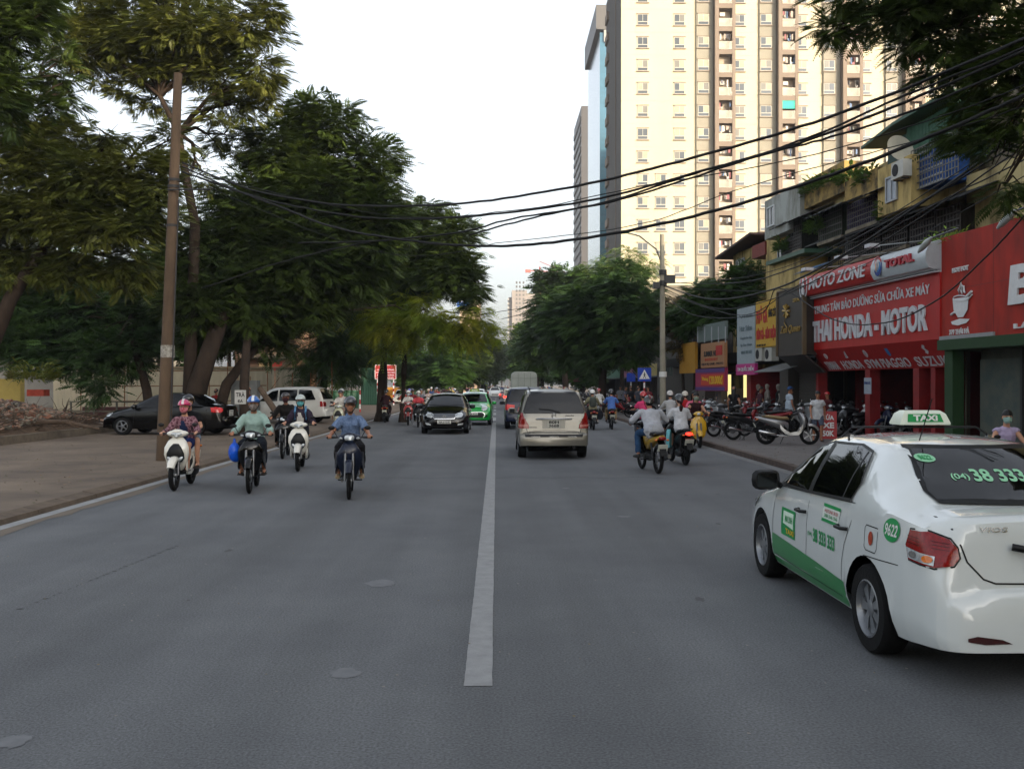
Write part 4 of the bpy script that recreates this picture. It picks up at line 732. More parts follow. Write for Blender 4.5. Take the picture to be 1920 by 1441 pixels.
    # leaning plank, hand lettered sign, grey utility box, yellow excavator arm
    b = MB(); b.tube([at(487, 727, 31), at(533, 795, 30.5)], [.09, .11], 8); tag(b.obj('leaning_post', BRN), 'old wooden post leaning beside the tree behind the mint jacket rider', 'post')
    t = thing('pavement_sign', 'white hand lettered board reading TRA hung on the dark trunk', 'sign', (0, 0, 0)); y = 33; b = MB(); b.b2((X(440, y), y, Z(757, y)), (X(461, y), y + .03, Z(731, y))); b.obj('board', plain('a8a8a4'), t); text('TRÀ', (V((X(440, y), y, Z(757, y))), V((1, 0, 0)), U3, V((0, -1, 0))), .04, .24, .30, .18, BLK, t, depth=.004, bold=.02); text('ĐÁ', (V((X(440, y), y, Z(757, y))), V((1, 0, 0)), U3, V((0, -1, 0))), .1, .05, .18, .12, BLK, t, depth=.004)
    b = MB(); y = 38; b.b2((X(433, y), y, .1), (X(482, y), y + .5, Z(713, y))); tag(b.obj('utility_cabinet', mat('cabinet_grey', '5c5f5f', .6, var=.15)), 'plain grey cabinet wall behind the dark trunk', 'cabinet')
    t = thing('excavator', 'yellow excavator arm reaching over the green hoarding', 'excavator', (0, 0, 0)); y = 100; b = MB(); b.tube([(X(742, y), y, Z(722, y)), (X(762, y), y, Z(706, y)), (X(780, y), y, Z(712, y))], [.2, .35, .2], 6); b.obj('arm', plain('b8822c'), t); b = MB(); b.box((X(742, y), y, Z(726, y) - 1), (1.6, 1.6, 2)); b.obj('cab', plain('b8822c'), t)
    t = thing('striped_pole', 'thin red and white striped barrier pole beside the green hoarding', 'pole', (0, 0, 0)); y = 62; b = MB()
    for k in range(10): b.k = k % 2; b.b2((X(675, y) - .04, y, k * .3), (X(675, y) + .04, y + .08, k * .3 + .3))
    b.obj('pole', [plain('a01c20', .5), WHT], t)
left_setting()
def poles():
    CNC = mat('concrete_pole', '5e4c3a', .9, scale=2.2, col2='3c2f24', stretch=(1, 1, .3), bump=.5, bscale=25, detail=9)
    d = 22.6; base = at(306, 868, d); top = at(334, 138, d); base.z = .1
    t = thing('utility_pole', 'tall leaning concrete utility pole on the left pavement beside the black saloon', 'pole', base); rel = top - base; b = MB()
    for (f0, f1, r0, r1) in ((0, 1, .165, .095),): b.tube([rel * (f0 + (f1 - f0) * k / 10) for k in range(11)], [r0 + (r1 - r0) * k / 10 for k in range(11)], 14)
    b.obj('shaft', CNC, t, 40)
    b = MB()
    for z in (6.3, 6.45, 5.4): c = rel * (z / rel.z); b.lathe([(.135, -.03), (.14, .03)], n=14, c=c)
    b.obj('band', IRON, t, 40)
    b = MB(); c = rel * (2.65 / rel.z); b.lathe([(.158, -.28), (.154, .0)], n=18, c=c); b.obj('paper_notice', mat('old_paper', '9a978f', .9, col2='6c675e', scale=14, thr=(.4, .6)), t, 40)
    b = MB(); c = rel * (.0); b.tube([V((.16, -.1, .05)) + rel * k / 12 for k in range(9)], .016, 5); b.obj('conduit', IRON, t)
    b = MB(); c = rel * (6.2 / rel.z); b.tube([c + V((-.1, -.15, 0)), c + V((.9, -.2, 0))], .02, 5); b.obj('bracket', IRON, t)
    d = 45; base = at(1243, 795, d); base.z = .12; zt = at(1243, 440, d).z
    t = thing('utility_pole', 'pale concrete pole with street lamp arm on the right pavement', 'pole', base); b = MB(); b.tube([(0, 0, 0), (-.04, 0, zt - .1)], [.15, .10], 12); b.obj('shaft', mat('pale_pole', '8a8576', .9, scale=2, var=.2, bump=.3), t, 40)
    b = MB(); b.tube([(0, 0, zt - 1.6), (-.3, 0, zt - .8), (-1.1, -.1, zt - .2), (-1.75, -.2, zt - .05)], .035, 6); b.obj('lamp_arm', STL, t, 40); b = MB(); b.sec([(-2.1, -.2, zt - .08, .06, .03), (-1.9, -.2, zt - .05, .13, .07), (-1.6, -.2, zt - .03, .1, .06)], 10); b.obj('lamp_head', plain('2a6a4c', .5), t, 50)
    for z in (6.4, 6.9, 2.2): b = MB(); b.lathe([(.18, z - .12), (.18, z + .12)], n=12); b.obj('band', IRON if z > 3 else WHT, t, 40)
    b = MB(); b.box((.3, 0, 6.6), (.5, .3, .35)); b.box((-.3, 0, 6.3), (.3, .3, .3)); b.obj('junction_box', IRON, t)
    # crossing sign
    d = 49; base = at(1208, 790, d); base.z = .12; t = thing('crossing_sign', 'blue pedestrian crossing sign on red and white post', 'road sign', base); b = MB(); zc = at(1208, 702, d).z - .12
    for k in range(9): b.k = k % 2; b.tube([(0, 0, k * .26), (0, 0, k * .26 + .26)], .045, 8)
    b.obj('post', [WHT, plain('a01c20', .5)], t); s = .34; b = MB(); b.box((0, -.06, zc), (s * 2, .02, s * 2)); b.obj('sign_plate', plain('10389c', .4), t); b = MB(); b.add([(-.27, -.074, zc - .22), (.27, -.074, zc - .22), (0, -.074, zc + .26)], [(0, 1, 2)]); b.obj('white_triangle', WHT, t)
    b = MB(); b.ell((0, -.08, zc + .10), (.025, .004, .025), 8); b.tube([(0, -.08, zc + .07), (0, -.08, zc - .05)], .022, 5); b.tube([(0, -.08, zc - .05), (.06, -.08, zc - .18)], .016, 5); b.tube([(0, -.08, zc - .05), (-.06, -.08, zc - .18)], .016, 5); b.tube([(0, -.08, zc + .05), (.06, -.08, zc - .02)], .012, 5); b.tube([(0, -.08, zc + .05), (-.05, -.08, zc - .03)], .012, 5); b.obj('walker_symbol', BLK, t)
    for k, (px, yd) in enumerate(((1117, 105), (1145, 130))): p = gr(px, 720 + CZ * F / yd, 0); b = MB(); b.tube([(p.x, p.y, 0), (p.x, p.y, 7.5)], .14, 8); tag(b.obj('street_pole', plain('7c6a5c')), ('thin far pole standing before the right trees', 'second thin far pole further right down the street')[k], 'pole')
    p = at(1183, 712, 78); t = thing('crossing_sign', 'far small blue sign down the right pavement', 'road sign', (p.x, p.y, .12)); b = MB(); b.tube([(0, 0, 0), (0, 0, 2.6)], .04, 6); b.obj('post', WHT, t); b = MB(); b.box((0, -.05, 2.3), (.7, .02, .7)); b.obj('sign_plate', plain('10389c', .4), t)
    p = at(1078, 713, 95); t = thing('parasol', 'far pink parasol on the right pavement', 'parasol', (p.x, p.y, .12)); b = MB(); b.lathe([(.001, 2.5), (.6, 2.35), (1.1, 2.0)], n=8); b.obj('canopy', plain('a83c6c'), t); b = MB(); b.tube([(0, 0, 0), (0, 0, 2.4)], .03, 5); b.obj('pole', STL, t)
poles()
def cables():
    CB = mat('cable_black', '0c0c0d', .7, var=.1)
    A = V((-7.55, 22.6)); B = V((6.6, 9.4))
    def hit(px, py, P=A, Q=B):
        dx, dy, b = ray(px, py); # ray(t) = t*(dx,dy) ; line P + s(Q-P)
        e = Q - P; det = dx * (-e.y) + dy * e.x; t = (P.x * (-e.y) + P.y * e.x) / det; return V((t * dx, t * dy, CZ + t * b))
    def run(pts, r, lb, P=A, Q=B, grp=None):
        K = [hit(x, y, P, Q) for x, y in pts]; out = []
        for i in range(len(K) - 1):   # catmull
            a = K[max(i - 1, 0)]; b_ = K[i]; c = K[i + 1]; d = K[min(i + 2, len(K) - 1)]
            for j in range(8): t = j / 8; out.append(.5 * ((2 * b_) + (c - a) * t + (2 * a - 5 * b_ + 4 * c - d) * t * t + (3 * b_ - a - 3 * c + d) * t ** 3))
        out.append(K[-1]); b = MB(); b.tube([p + V((random.uniform(-.004, .004), 0, random.uniform(-.006, .006))) for p in out], r, 6); o = b.obj('overhead_cable', CB, None, 60); tag(o, lb, 'cable', grp)
    G = 'black cables strung across the road'
    run([(342, 305), (470, 355), (620, 382), (760, 386), (900, 378), (1100, 345), (1300, 296), (1500, 238), (1700, 165), (1920, 72), (2100, -10)], .019, 'thickest topmost black cable across the road', grp=G)
    run([(342, 312), (470, 366), (640, 402), (760, 410), (900, 404), (1100, 377), (1300, 325), (1500, 268), (1700, 190), (1920, 96), (2100, 12)], .017, 'second black cable just below the topmost one', grp=G)
    run([(880, 440), (1000, 408), (1150, 375), (1300, 326), (1430, 288), (1560, 240), (1700, 178), (1920, 90), (2100, 5)], .014, 'black cable joining the bundle near the cream tower', grp=G)
    run([(342, 322), (500, 378), (620, 424), (760, 450), (880, 460), (1000, 458), (1160, 436), (1320, 400), (1480, 354), (1640, 298), (1800, 232), (1920, 180), (2100, 100)], .022, 'lowest heavy black cable sagging across the road', grp=G)
    run([(560, 455), (700, 452), (860, 436), (960, 410), (1140, 380), (1300, 332), (1430, 290), (1540, 262), (1700, 212), (1920, 118), (2100, 40)], .014, 'cable splitting off from the second bundle above the balconies', grp=G)
    run([(342, 318), (700, 400), (960, 395), (1200, 350), (1500, 296), (1760, 220), (1920, 160), (2100, 80)], .007, 'thin wire between the heavy cables', grp=G)
    run([(342, 330), (700, 470), (960, 452), (1200, 420), (1400, 350), (1700, 268), (1920, 200), (2100, 140)], .006, 'thin wire crossing in front of the lower balconies', grp=G)
    P = V((7.75, 45)); Q = V((8.6, 12)); G2 = 'cables along the right side shop row'
    for i, (pts, r) in enumerate((([(1243, 535), (1330, 560), (1440, 545), (1560, 490), (1700, 400), (1920, 240), (2050, 120)], .026), ([(1243, 540), (1340, 578), (1450, 560), (1560, 508), (1700, 425), (1920, 275)], .015), ([(1243, 530), (1380, 530), (1480, 505), (1600, 450), (1750, 365), (1920, 262)], .018), ([(1243, 545), (1320, 575), (1400, 590), (1480, 545), (1600, 470), (1750, 385), (1920, 300)], .013),
                                  ([(1243, 548), (1300, 590), (1420, 590), (1460, 540), (1560, 598), (1660, 605), (1760, 560), (1850, 480), (1920, 405), (2000, 310)], .015), ([(1243, 538), (1420, 545), (1560, 520), (1700, 455), (1920, 330)], .008), ([(1243, 532), (1380, 522), (1500, 490), (1640, 420), (1800, 320), (1920, 235)], .01))):
        run(pts, r, ('thickest', 'second', 'high', 'wavy', 'lowest drooping', 'thin', 'upper thin')[i] + ' cable running along the shop row to the pale pole', P, Q, G2)
    # wires crossing far street
    run([(850, 600), (930, 585), (1020, 572)], .03, 'thin far wire below the distant high rise', V((-20, 90)), V((20, 90)), 'far wires'); run([(940, 598), (1040, 575)], .03, 'thin far wire crossing the distant high rise', V((-20, 95)), V((20, 95)), 'far wires')
    run([(380, 540), (500, 500), (610, 470), (700, 452)], .012, 'thin cable from the dark tree toward the road', grp=G)
cables()
# ---------------- trees
def frond(pairs, wd=.10, ln=.36, droop=.25, fan=1.0):
    q = []
    for i in range(pairs):
        t = .12 + .88 * i / max(1, pairs - 1); z = -droop * t * t; l = ln * (1 - abs(t - .4) * .9) * fan
        for s in (-1, 1):
            d = np.array([.55, s * .83, -.18]); d /= np.linalg.norm(d); e = np.array([d[1], -d[0], 0]) * (1 if s > 0 else -1); o = np.array([t, 0, z])
            q.append([o, o + d * l * .5 + e * wd * l, o + d * l - np.array([0, 0, .06 * l]), o + d * l * .5 - e * wd * l])
    q.append([np.array([0, -.006, 0]), np.array([0, .006, 0]), np.array([1, .004, -droop]), np.array([1, -.004, -droop])])
    return np.array(q)   # Q,4,3
FT = {0: frond(9, .15, .42), 1: frond(6, .22, .46), 2: frond(4, .38, .5), 3: frond(3, .5, .6, .3), 4: frond(7, .22, .32, .7)}
def leafmat(name, c1, c2, c3=None, sc=.7, trans=.28):
    m = mat(name, c1, .55, scale=sc, col2=c2, thr=(.35, .68), trans=trans, spec=.3, detail=7); n = m.node_tree; cr = [x for x in n.nodes if x.type == 'VALTORGB'][0]
    if c3: e = cr.color_ramp.elements.new(.82); e.color = (*lin(c3), 1)
    return m
L_DK = leafmat('leaf_dark', '2c3c1a', '48581f', '6e7430'); L_OL = leafmat('leaf_olive', '444e20', '66682a', '8a8034'); L_YG = leafmat('leaf_yellow_green', '5f7a26', '96962e', 'b89038', .5, trans=.5); L_MG = leafmat('leaf_mid', '2f4a20', '4a6429', '66762f'); L_BL = leafmat('leaf_bluish', '2c4222', '46602a', '667a36'); L_LT = leafmat('leaf_light', '56703a', '7c8c48', '96a05a')
BARK = mat('bark', '3a3028', .95, scale=3, col2='221c18', stretch=(1, 1, .35), bump=.7, bscale=12, detail=9, spec=.15)
def crown(b_, blobs, m, root, size, lod, name='crown'):
    T = FT[lod]; Q = T.shape[0]; centers = []; dirs = []; scl = []
    for (c, rad, n) in blobs:
        nc = max(4, n // 22)
        u = rng.normal(size=(nc, 3)); u /= np.linalg.norm(u, axis=1)[:, None]; rr = rng.random(nc)[:, None] ** .42; cc = u * rr * np.array(rad) * .92 + np.array(c)
        per = 22; k = rng.normal(size=(nc, per, 3)); k[:, :, 2] *= .55; sp = np.mean(rad) * .20 + .12; pos = cc[:, None, :] + k * sp * .62
        out = (cc - np.array(c)) / np.array(rad); d = k * .55 + out[:, None, :] * .9 + rng.normal(size=(nc, per, 3)) * .35; d[:, :, 2] = d[:, :, 2] * .4 - .08
        centers.append(pos.reshape(-1, 3)); dirs.append(d.reshape(-1, 3)); scl.append(size * rng.uniform(.6, 1.25, nc * per))
    P = np.concatenate(centers); D = np.concatenate(dirs); s = np.concatenate(scl); D /= np.linalg.norm(D, axis=1)[:, None] + 1e-9
    up = np.array([0, 0, 1.]) + rng.normal(size=P.shape) * .3; Yv = np.cross(up, D); Yv /= np.linalg.norm(Yv, axis=1)[:, None] + 1e-9; Zv = np.cross(D, Yv)
    Rm = np.stack([D, Yv, Zv], axis=2); vv = np.einsum('nij,qkj->nqki', Rm, T) * s[:, None, None, None] + P[:, None, None, :]
    nv = vv.shape[0] * Q * 4; me = bpy.data.meshes.new(name); me.vertices.add(nv); me.vertices.foreach_set('co', vv.reshape(-1).astype(np.float32)); nf = nv // 4
    me.loops.add(nv); me.loops.foreach_set('vertex_index', np.arange(nv, dtype=np.int32)); me.polygons.add(nf); me.polygons.foreach_set('loop_start', np.arange(0, nv, 4, dtype=np.int32)); me.update(calc_edges=True)
    me.materials.append(m); o = bpy.data.objects.new(name, me); COL.objects.link(o); o.parent = root; return o
NF = [0]
def tree(label, blobs, m, trunk, size=.45, lod=1, dens=1.0, thick=.2, extra=None, name='tree', group=None, limbs=1.0, my=.7):
    """blobs: (px, py, rx_px, ry_px, dist[, weight]); trunk: world points with radii"""
    tb = V(trunk[0][:3]); r = thing(name, label, 'tree', tb, group=group); B = []
    for bl in blobs:
        px, py, rx, ry, d = bl[:5]; w_ = bl[5] if len(bl) > 5 else 1; c = at(px, py, d); rxm = rx / F * d; rzm = ry / F * d; rym = (rxm + rzm) * .5 * my
        area = rxm * rzm * 3.1; n = int(area * dens * w_ * 18 / (size * size * .32)); B.append((tuple(c - tb), (rxm, rym, rzm), n)); NF[0] += n
    crown(None, B, m, r, size, lod)
    b = MB(); pts = [V(p[:3]) - tb for p in trunk]; b.tube(pts, [p[3] for p in trunk], 10)
    if trunk[0][3] > .1:   # root flare
        b.tube([V((0, 0, -.1)), V((0, 0, .35))], [trunk[0][3] * 1.45, trunk[0][3]], 10)
    b.obj('trunk', BARK, r, 60); top = pts[-1]; b = MB()
    for (c, rad, n) in B:
        c = V(c); k = min(range(len(pts)), key=lambda i: (pts[i] - c).length + (0 if i > len(pts) // 2 else 3)); st = pts[k]; st_r = trunk[k][3] * .55; v = c - st; L_ = v.length
        mids = [st, st + v * .35 + V((random.uniform(-.1, .1), random.uniform(-.1, .1), .12)) * L_, st + v * .7 + V((random.uniform(-.08, .08), 0, .06)) * L_, c + V((0, 0, rad[2] * .2))]; rr = max(.02, min(st_r, L_ * .035) * limbs); b.tube(mids, [rr, rr * .7, rr * .45, rr * .2], 7)
        for j in range(int(6 * limbs) + 1):
            u = V(rng.normal(size=3)); u.normalize(); e = c + V((u.x * rad[0], u.y * rad[1], u.z * rad[2])) * .85; s0 = mids[random.choice((1, 2, 2, 3))]; mm = (s0 + e) / 2 + V((0, 0, .1)); b.tube([s0, mm, e], [rr * .35, rr * .2, .006], 5)
    b.obj('limbs', BARK, r, 60); return r
def trees():
    g = lambda px, d, z=.1: (lambda p: (p.x, d, z))(at(px, 720, d))
    def tk(pp, zb=.1): # [(px,py,d,r)...]
        out = []
        for i, (px, py, d, r) in enumerate(pp): p = at(px, py, d); out.append((p.x, p.y, zb if i == 0 else p.z, r))
        return out
    tree('huge dark spreading tree whose thick leaning trunk rises behind the black parked saloon', [(610, 235, 80, 70, 37), (520, 290, 85, 75, 37), (690, 325, 68, 75, 37), (590, 370, 110, 80, 37), (470, 400, 110, 80, 37), (690, 420, 90, 75, 37), (420, 480, 90, 80, 36.5), (560, 440, 120, 100, 38), (640, 400, 100, 90, 39), (480, 520, 110, 80, 38), (550, 480, 120, 80, 37), (650, 500, 90, 70, 38), (470, 570, 100, 60, 37), (360, 560, 70, 55, 36), (580, 570, 80, 45, 38), (400, 630, 80, 34, 38), (500, 640, 50, 30, 39, .8), (330, 470, 50, 60, 36), (460, 600, 110, 45, 39)], L_DK,
         tk([(355, 790, 36, .42), (372, 720, 36, .36), (395, 650, 36, .32), (430, 560, 36.5, .26), (470, 480, 37, .18)]), size=.44, lod=1, dens=.85)
    t = MB(); tree('second trunk forking right from under the dark crown', [(520, 600, 60, 26, 39, .6), (450, 620, 50, 18, 38, .5)], L_DK, tk([(400, 775, 36.8, .22), (425, 720, 37, .2), (455, 680, 37.3, .17), (490, 640, 38, .14), (520, 590, 38.5, .1)]), size=.5, lod=1, dens=.8)
    tree('dark trunk behind the hand lettered sign', [(470, 610, 50, 40, 38), (520, 560, 60, 50, 39)], L_DK, tk([(460, 790, 34.5, .2), (458, 720, 35, .17), (462, 650, 36, .15), (470, 600, 37, .1)]), size=.5, lod=1, dens=.8)
    tree('dark tree with wide crown reaching over the road above the black saloon with chrome grille', [(790, 425, 62, 50, 47), (855, 455, 48, 60, 46), (840, 515, 62, 50, 46), (760, 500, 80, 60, 48), (690, 545, 70, 40, 48), (770, 525, 70, 35, 48), (885, 530, 26, 50, 46), (740, 430, 60, 50, 48), (640, 550, 60, 50, 46), (800, 500, 80, 60, 49), (720, 520, 90, 70, 50)], L_DK, tk([(715, 790, 49, .28), (718, 700, 49, .24), (725, 620, 49, .2), (745, 540, 48, .15)]), size=.46, lod=1, dens=.85)
    tree('tall airy tree with layered top crown rising behind the leaning utility pole', [(235, 60, 95, 55, 34), (150, 80, 60, 50, 34), (330, 100, 120, 50, 35), (180, 130, 50, 35, 35, .6), (350, 50, 100, 55, 33), (460, 55, 68, 48, 33), (490, 130, 42, 45, 33), (400, 130, 85, 42, 34), (290, 125, 60, 35, 34), (440, 190, 60, 35, 34, .8), (170, 20, 70, 40, 34), (500, 20, 38, 35, 33), (310, -30, 150, 50, 34), (400, 215, 35, 20, 34, .5), (285, 190, 45, 30, 35, .5), (240, 160, 40, 30, 35, .5), (420, 260, 40, 40, 36, .5), (380, 330, 35, 40, 36, .4), (505, 175, 30, 30, 34, .6)], L_OL, tk([(352, 795, 36.5, .25), (360, 600, 36, .22), (366, 420, 35, .18), (350, 340, 34.5, .15), (335, 250, 34.2, .11), (300, 180, 34, .08)]), size=.36, lod=0, dens=.62, my=1.0, limbs=1.5)
    tree('leafy tree spreading across the left edge in front of the rubble', [(60, 300, 75, 55, 27), (160, 330, 90, 50, 27), (250, 320, 65, 50, 27), (300, 350, 40, 50, 27), (90, 400, 90, 55, 27), (200, 420, 90, 50, 27), (285, 420, 50, 45, 27), (30, 480, 70, 60, 28), (140, 490, 90, 50, 28), (240, 500, 60, 45, 28), (200, 260, 45, 40, 27.5), (40, 380, 60, 60, 27), (-30, 420, 60, 120, 28), (110, 270, 80, 40, 28), (30, 250, 60, 50, 28), (320, 270, 40, 45, 28, .7), (200, 370, 110, 60, 28.5)], L_OL, tk([(-60, 830, 28, .3), (-40, 700, 28, .26), (20, 560, 28, .2), (90, 450, 27.5, .14)]), size=.35, lod=0, dens=.68, limbs=1.2)
    tree('dark tree filling the top left corner', [(15, 60, 50, 80, 26), (5, 180, 55, 70, 26), (110, 125, 38, 48, 29, .7), (40, 20, 70, 50, 26), (-50, 120, 60, 120, 26), (130, 180, 28, 40, 29, .5), (70, 210, 60, 40, 28), (30, -10, 90, 50, 27)], L_DK, tk([(-150, 830, 27, .35), (-120, 500, 27, .3), (-60, 250, 26.5, .18)]), size=.40, lod=0, dens=.75)
    tree('slanting dark tree between rubble heap and black parked saloon', [(60, 570, 90, 50, 40), (180, 590, 90, 50, 40), (280, 600, 60, 60, 40), (240, 660, 60, 45, 39), (150, 665, 80, 45, 39), (60, 650, 70, 50, 40), (190, 720, 50, 28, 38, .7), (290, 540, 60, 50, 40), (120, 530, 80, 40, 40), (0, 600, 60, 80, 40)], L_BL, tk([(285, 790, 38.5, .2), (275, 730, 38.8, .18), (258, 670, 39, .15), (240, 600, 39.5, .1)]), size=.48, lod=1, dens=.62)
    tree('small drooping tree standing between the white estate and the man in blue shirt', [(605, 640, 38, 45, 50), (650, 670, 38, 45, 50, .8), (570, 670, 30, 35, 50, .6), (620, 700, 50, 28, 50, .7), (680, 640, 45, 50, 52, .8), (560, 720, 22, 18, 50, .5), (640, 610, 60, 30, 51), (540, 640, 40, 35, 49, .8), (620, 660, 60, 45, 50), (590, 720, 30, 20, 50, .5), (660, 690, 40, 30, 51, .8)], L_MG, tk([(607, 790, 50, .22), (605, 740, 50, .2), (612, 680, 50, .15), (620, 640, 50, .1)]), size=.55, lod=4, dens=.55)
    tree('yellow green tree with long branch drooping over the road', [(735, 615, 45, 42, 46), (800, 585, 50, 42, 45.5), (850, 612, 50, 32, 45), (905, 608, 36, 24, 45), (940, 630, 22, 15, 45), (790, 632, 55, 26, 46), (870, 640, 45, 15, 45, .7), (715, 660, 28, 26, 47, .6), (765, 590, 45, 40, 47), (895, 590, 25, 14, 45), (690, 600, 35, 40, 47, .8), (590, 590, 40, 30, 44, .5)], L_YG, tk([(755, 786, 48, .16), (757, 700, 48, .14), (762, 640, 47.5, .11), (800, 605, 47, .08)]), size=.5, lod=4, dens=.7)
    tree('round mid green tree beyond the notice board', [(810, 680, 50, 38, 88), (770, 690, 35, 40, 90), (850, 690, 32, 32, 86), (815, 715, 40, 15, 88, .6), (740, 670, 35, 40, 92)], L_MG, tk([(800, 762, 88, .2), (802, 700, 88, .14)]), size=.7, lod=2, dens=.75)
    tree('dark tree behind the red notice board', [(700, 640, 60, 50, 95), (640, 660, 50, 60, 95), (740, 620, 50, 50, 95)], L_DK, tk([(705, 755, 94, .35), (707, 690, 94, .3)]), size=.7, lod=2, dens=.7)
    k = 0; lbs = ['nearest', 'second', 'third', 'fourth', 'fifth', 'sixth', 'seventh', 'eighth']
    for i, (px, py, rx, ry, d, m) in enumerate(((872, 672, 42, 48, 115, L_DK), (905, 672, 34, 44, 150, L_DK), (925, 676, 26, 38, 200, L_DK), (936, 678, 20, 34, 260, L_BL), (850, 640, 30, 30, 130, L_DK), (948, 682, 16, 30, 340, L_BL))):
        tree(lbs[i] + ' tree of the left row in the tunnel of trees', [(px, py, rx, ry, d), (px - rx * .5, py + ry * .3, rx * .7, ry * .6, d + 4), (px + rx * .4, py - ry * .3, rx * .6, ry * .5, d)], m, tk([(px - 8, 745, d, .3), (px - 6, 700, d, .2)], 0), size=.9 if d < 160 else 1.4, lod=3, dens=.9, group='left row of the tree tunnel', limbs=.4)
    # right side
    tree('big dark green tree hanging over the right pavement before the pale pole', [(1175, 560, 62, 60, 57), (1115, 590, 70, 65, 60), (1190, 640, 50, 50, 57), (1130, 650, 60, 45, 60), (1075, 600, 60, 55, 62), (1070, 650, 50, 40, 64), (1215, 590, 30, 60, 55), (1150, 520, 60, 35, 60)], L_BL, tk([(1128, 778, 60, .28), (1130, 700, 60, .24), (1135, 640, 60, .18), (1140, 600, 60, .12)]), size=.55, lod=1, dens=.8)
    tree('light feathery tree top beside the street lamp', [(1180, 490, 45, 28, 66), (1150, 500, 40, 25, 66), (1215, 500, 25, 35, 64, .7), (1120, 510, 30, 20, 68)], L_LT, tk([(1165, 770, 67, .16), (1168, 600, 67, .12), (1172, 520, 66, .08)]), size=.55, lod=4, dens=.4)
    tree('tall tree at the inner edge of the right row', [(1040, 560, 48, 55, 82), (1025, 520, 26, 28, 82, .6), (1075, 525, 40, 30, 80, .8), (1030, 620, 50, 50, 84), (1060, 580, 50, 50, 80), (1010, 650, 40, 40, 86)], L_BL, tk([(1062, 765, 82, .3), (1058, 680, 82, .24), (1050, 620, 82, .16)]), size=.65, lod=2, dens=.7)
    for i, (px, py, rx, ry, d, m) in enumerate(((1000, 665, 36, 38, 115, L_BL), (990, 640, 26, 40, 140, L_MG), (978, 672, 24, 34, 180, L_DK), (966, 678, 18, 30, 250, L_BL), (1085, 690, 40, 30, 95, L_MG), (957, 684, 12, 26, 340, L_BL), (1010, 690, 30, 26, 120, L_MG))):
        tree(lbs[i] + ' tree of the right row in the tunnel of trees', [(px, py, rx, ry, d), (px + rx * .5, py + ry * .3, rx * .7, ry * .6, d + 4), (px - rx * .3, py - ry * .3, rx * .6, ry * .5, d)], m, tk([(px + 8, 745, d, .3), (px + 6, 700, d, .2)], 0), size=.9 if d < 160 else 1.4, lod=3, dens=.9, group='right row of the tree tunnel', limbs=.4)
    tree('dark bushy tree in front of the gabled house', [(1370, 545, 48, 38, 50), (1400, 515, 32, 26, 50), (1320, 570, 48, 38, 51), (1350, 590, 50, 28, 50), (1290, 600, 32, 30, 53), (1410, 560, 24, 30, 49)], L_MG, tk([(1300, 790, 52, .18), (1305, 680, 52, .14), (1320, 620, 51, .1)]), size=.42, lod=2, dens=.75)
    tree('small reddish tree between the pale pole and shop boards', [(1268, 610, 24, 40, 54, .6), (1285, 650, 26, 26, 54, .5), (1262, 570, 18, 28, 55, .5)], leafmat('leaf_reddish', '4a4a26', '6a5030', '7c4638'), tk([(1283, 790, 54, .1), (1280, 690, 54, .08), (1272, 620, 54, .05)]), size=.4, lod=2, dens=.6)
    # overhanging branches top right, trunk outside the frame
    tr = [(8.6, 12.5, .12, .30), (8.5, 12.6, 2.5, .26), (8.4, 12.6, 4.6, .22), (8.0, 12.8, 6.2, .17), (7.6, 13, 7.2, .12)]
    tree('near tree overhanging the top right corner with feathery drooping branches', [(1700, 25, 90, 35, 13), (1620, 40, 60, 26, 13.3, .8), (1800, 60, 90, 55, 12.8), (1880, 120, 60, 70, 12.5), (1770, 130, 48, 32, 13, .6), (1900, 220, 40, 60, 12.3), (1860, 280, 42, 36, 12.6, .8), (1885, 350, 32, 32, 12.3, .8), (1560, 55, 34, 20, 13.5, .6), (1690, 95, 34, 22, 13.2, .5), (1820, 190, 40, 26, 12.8, .6), (1800, 250, 30, 16, 12.8, .5), (1960, 100, 60, 120, 12.5), (1850, -20, 150, 50, 12.8), (1640, -10, 100, 25, 13.3)], L_DK, tr, size=.27, lod=0, dens=.62, my=1.2, limbs=.8)
    # background filler trees beyond the left site
    for i, (px, d) in enumerate(((20, 62), (150, 64), (300, 60), (430, 85), (600, 100), (560, 80))):
        tree(('first', 'second', 'third', 'fourth', 'fifth', 'sixth')[i] + ' background tree behind the hoarding counted from the left', [(px, 540, 85, 75, d), (px + 50, 610, 70, 60, d + 2), (px - 50, 600, 70, 60, d)], L_BL, tk([(px, 760, d, .25), (px, 660, d, .15)], 0), size=.8, lod=3, dens=.8, group='background trees behind the hoarding', limbs=.4)
trees()
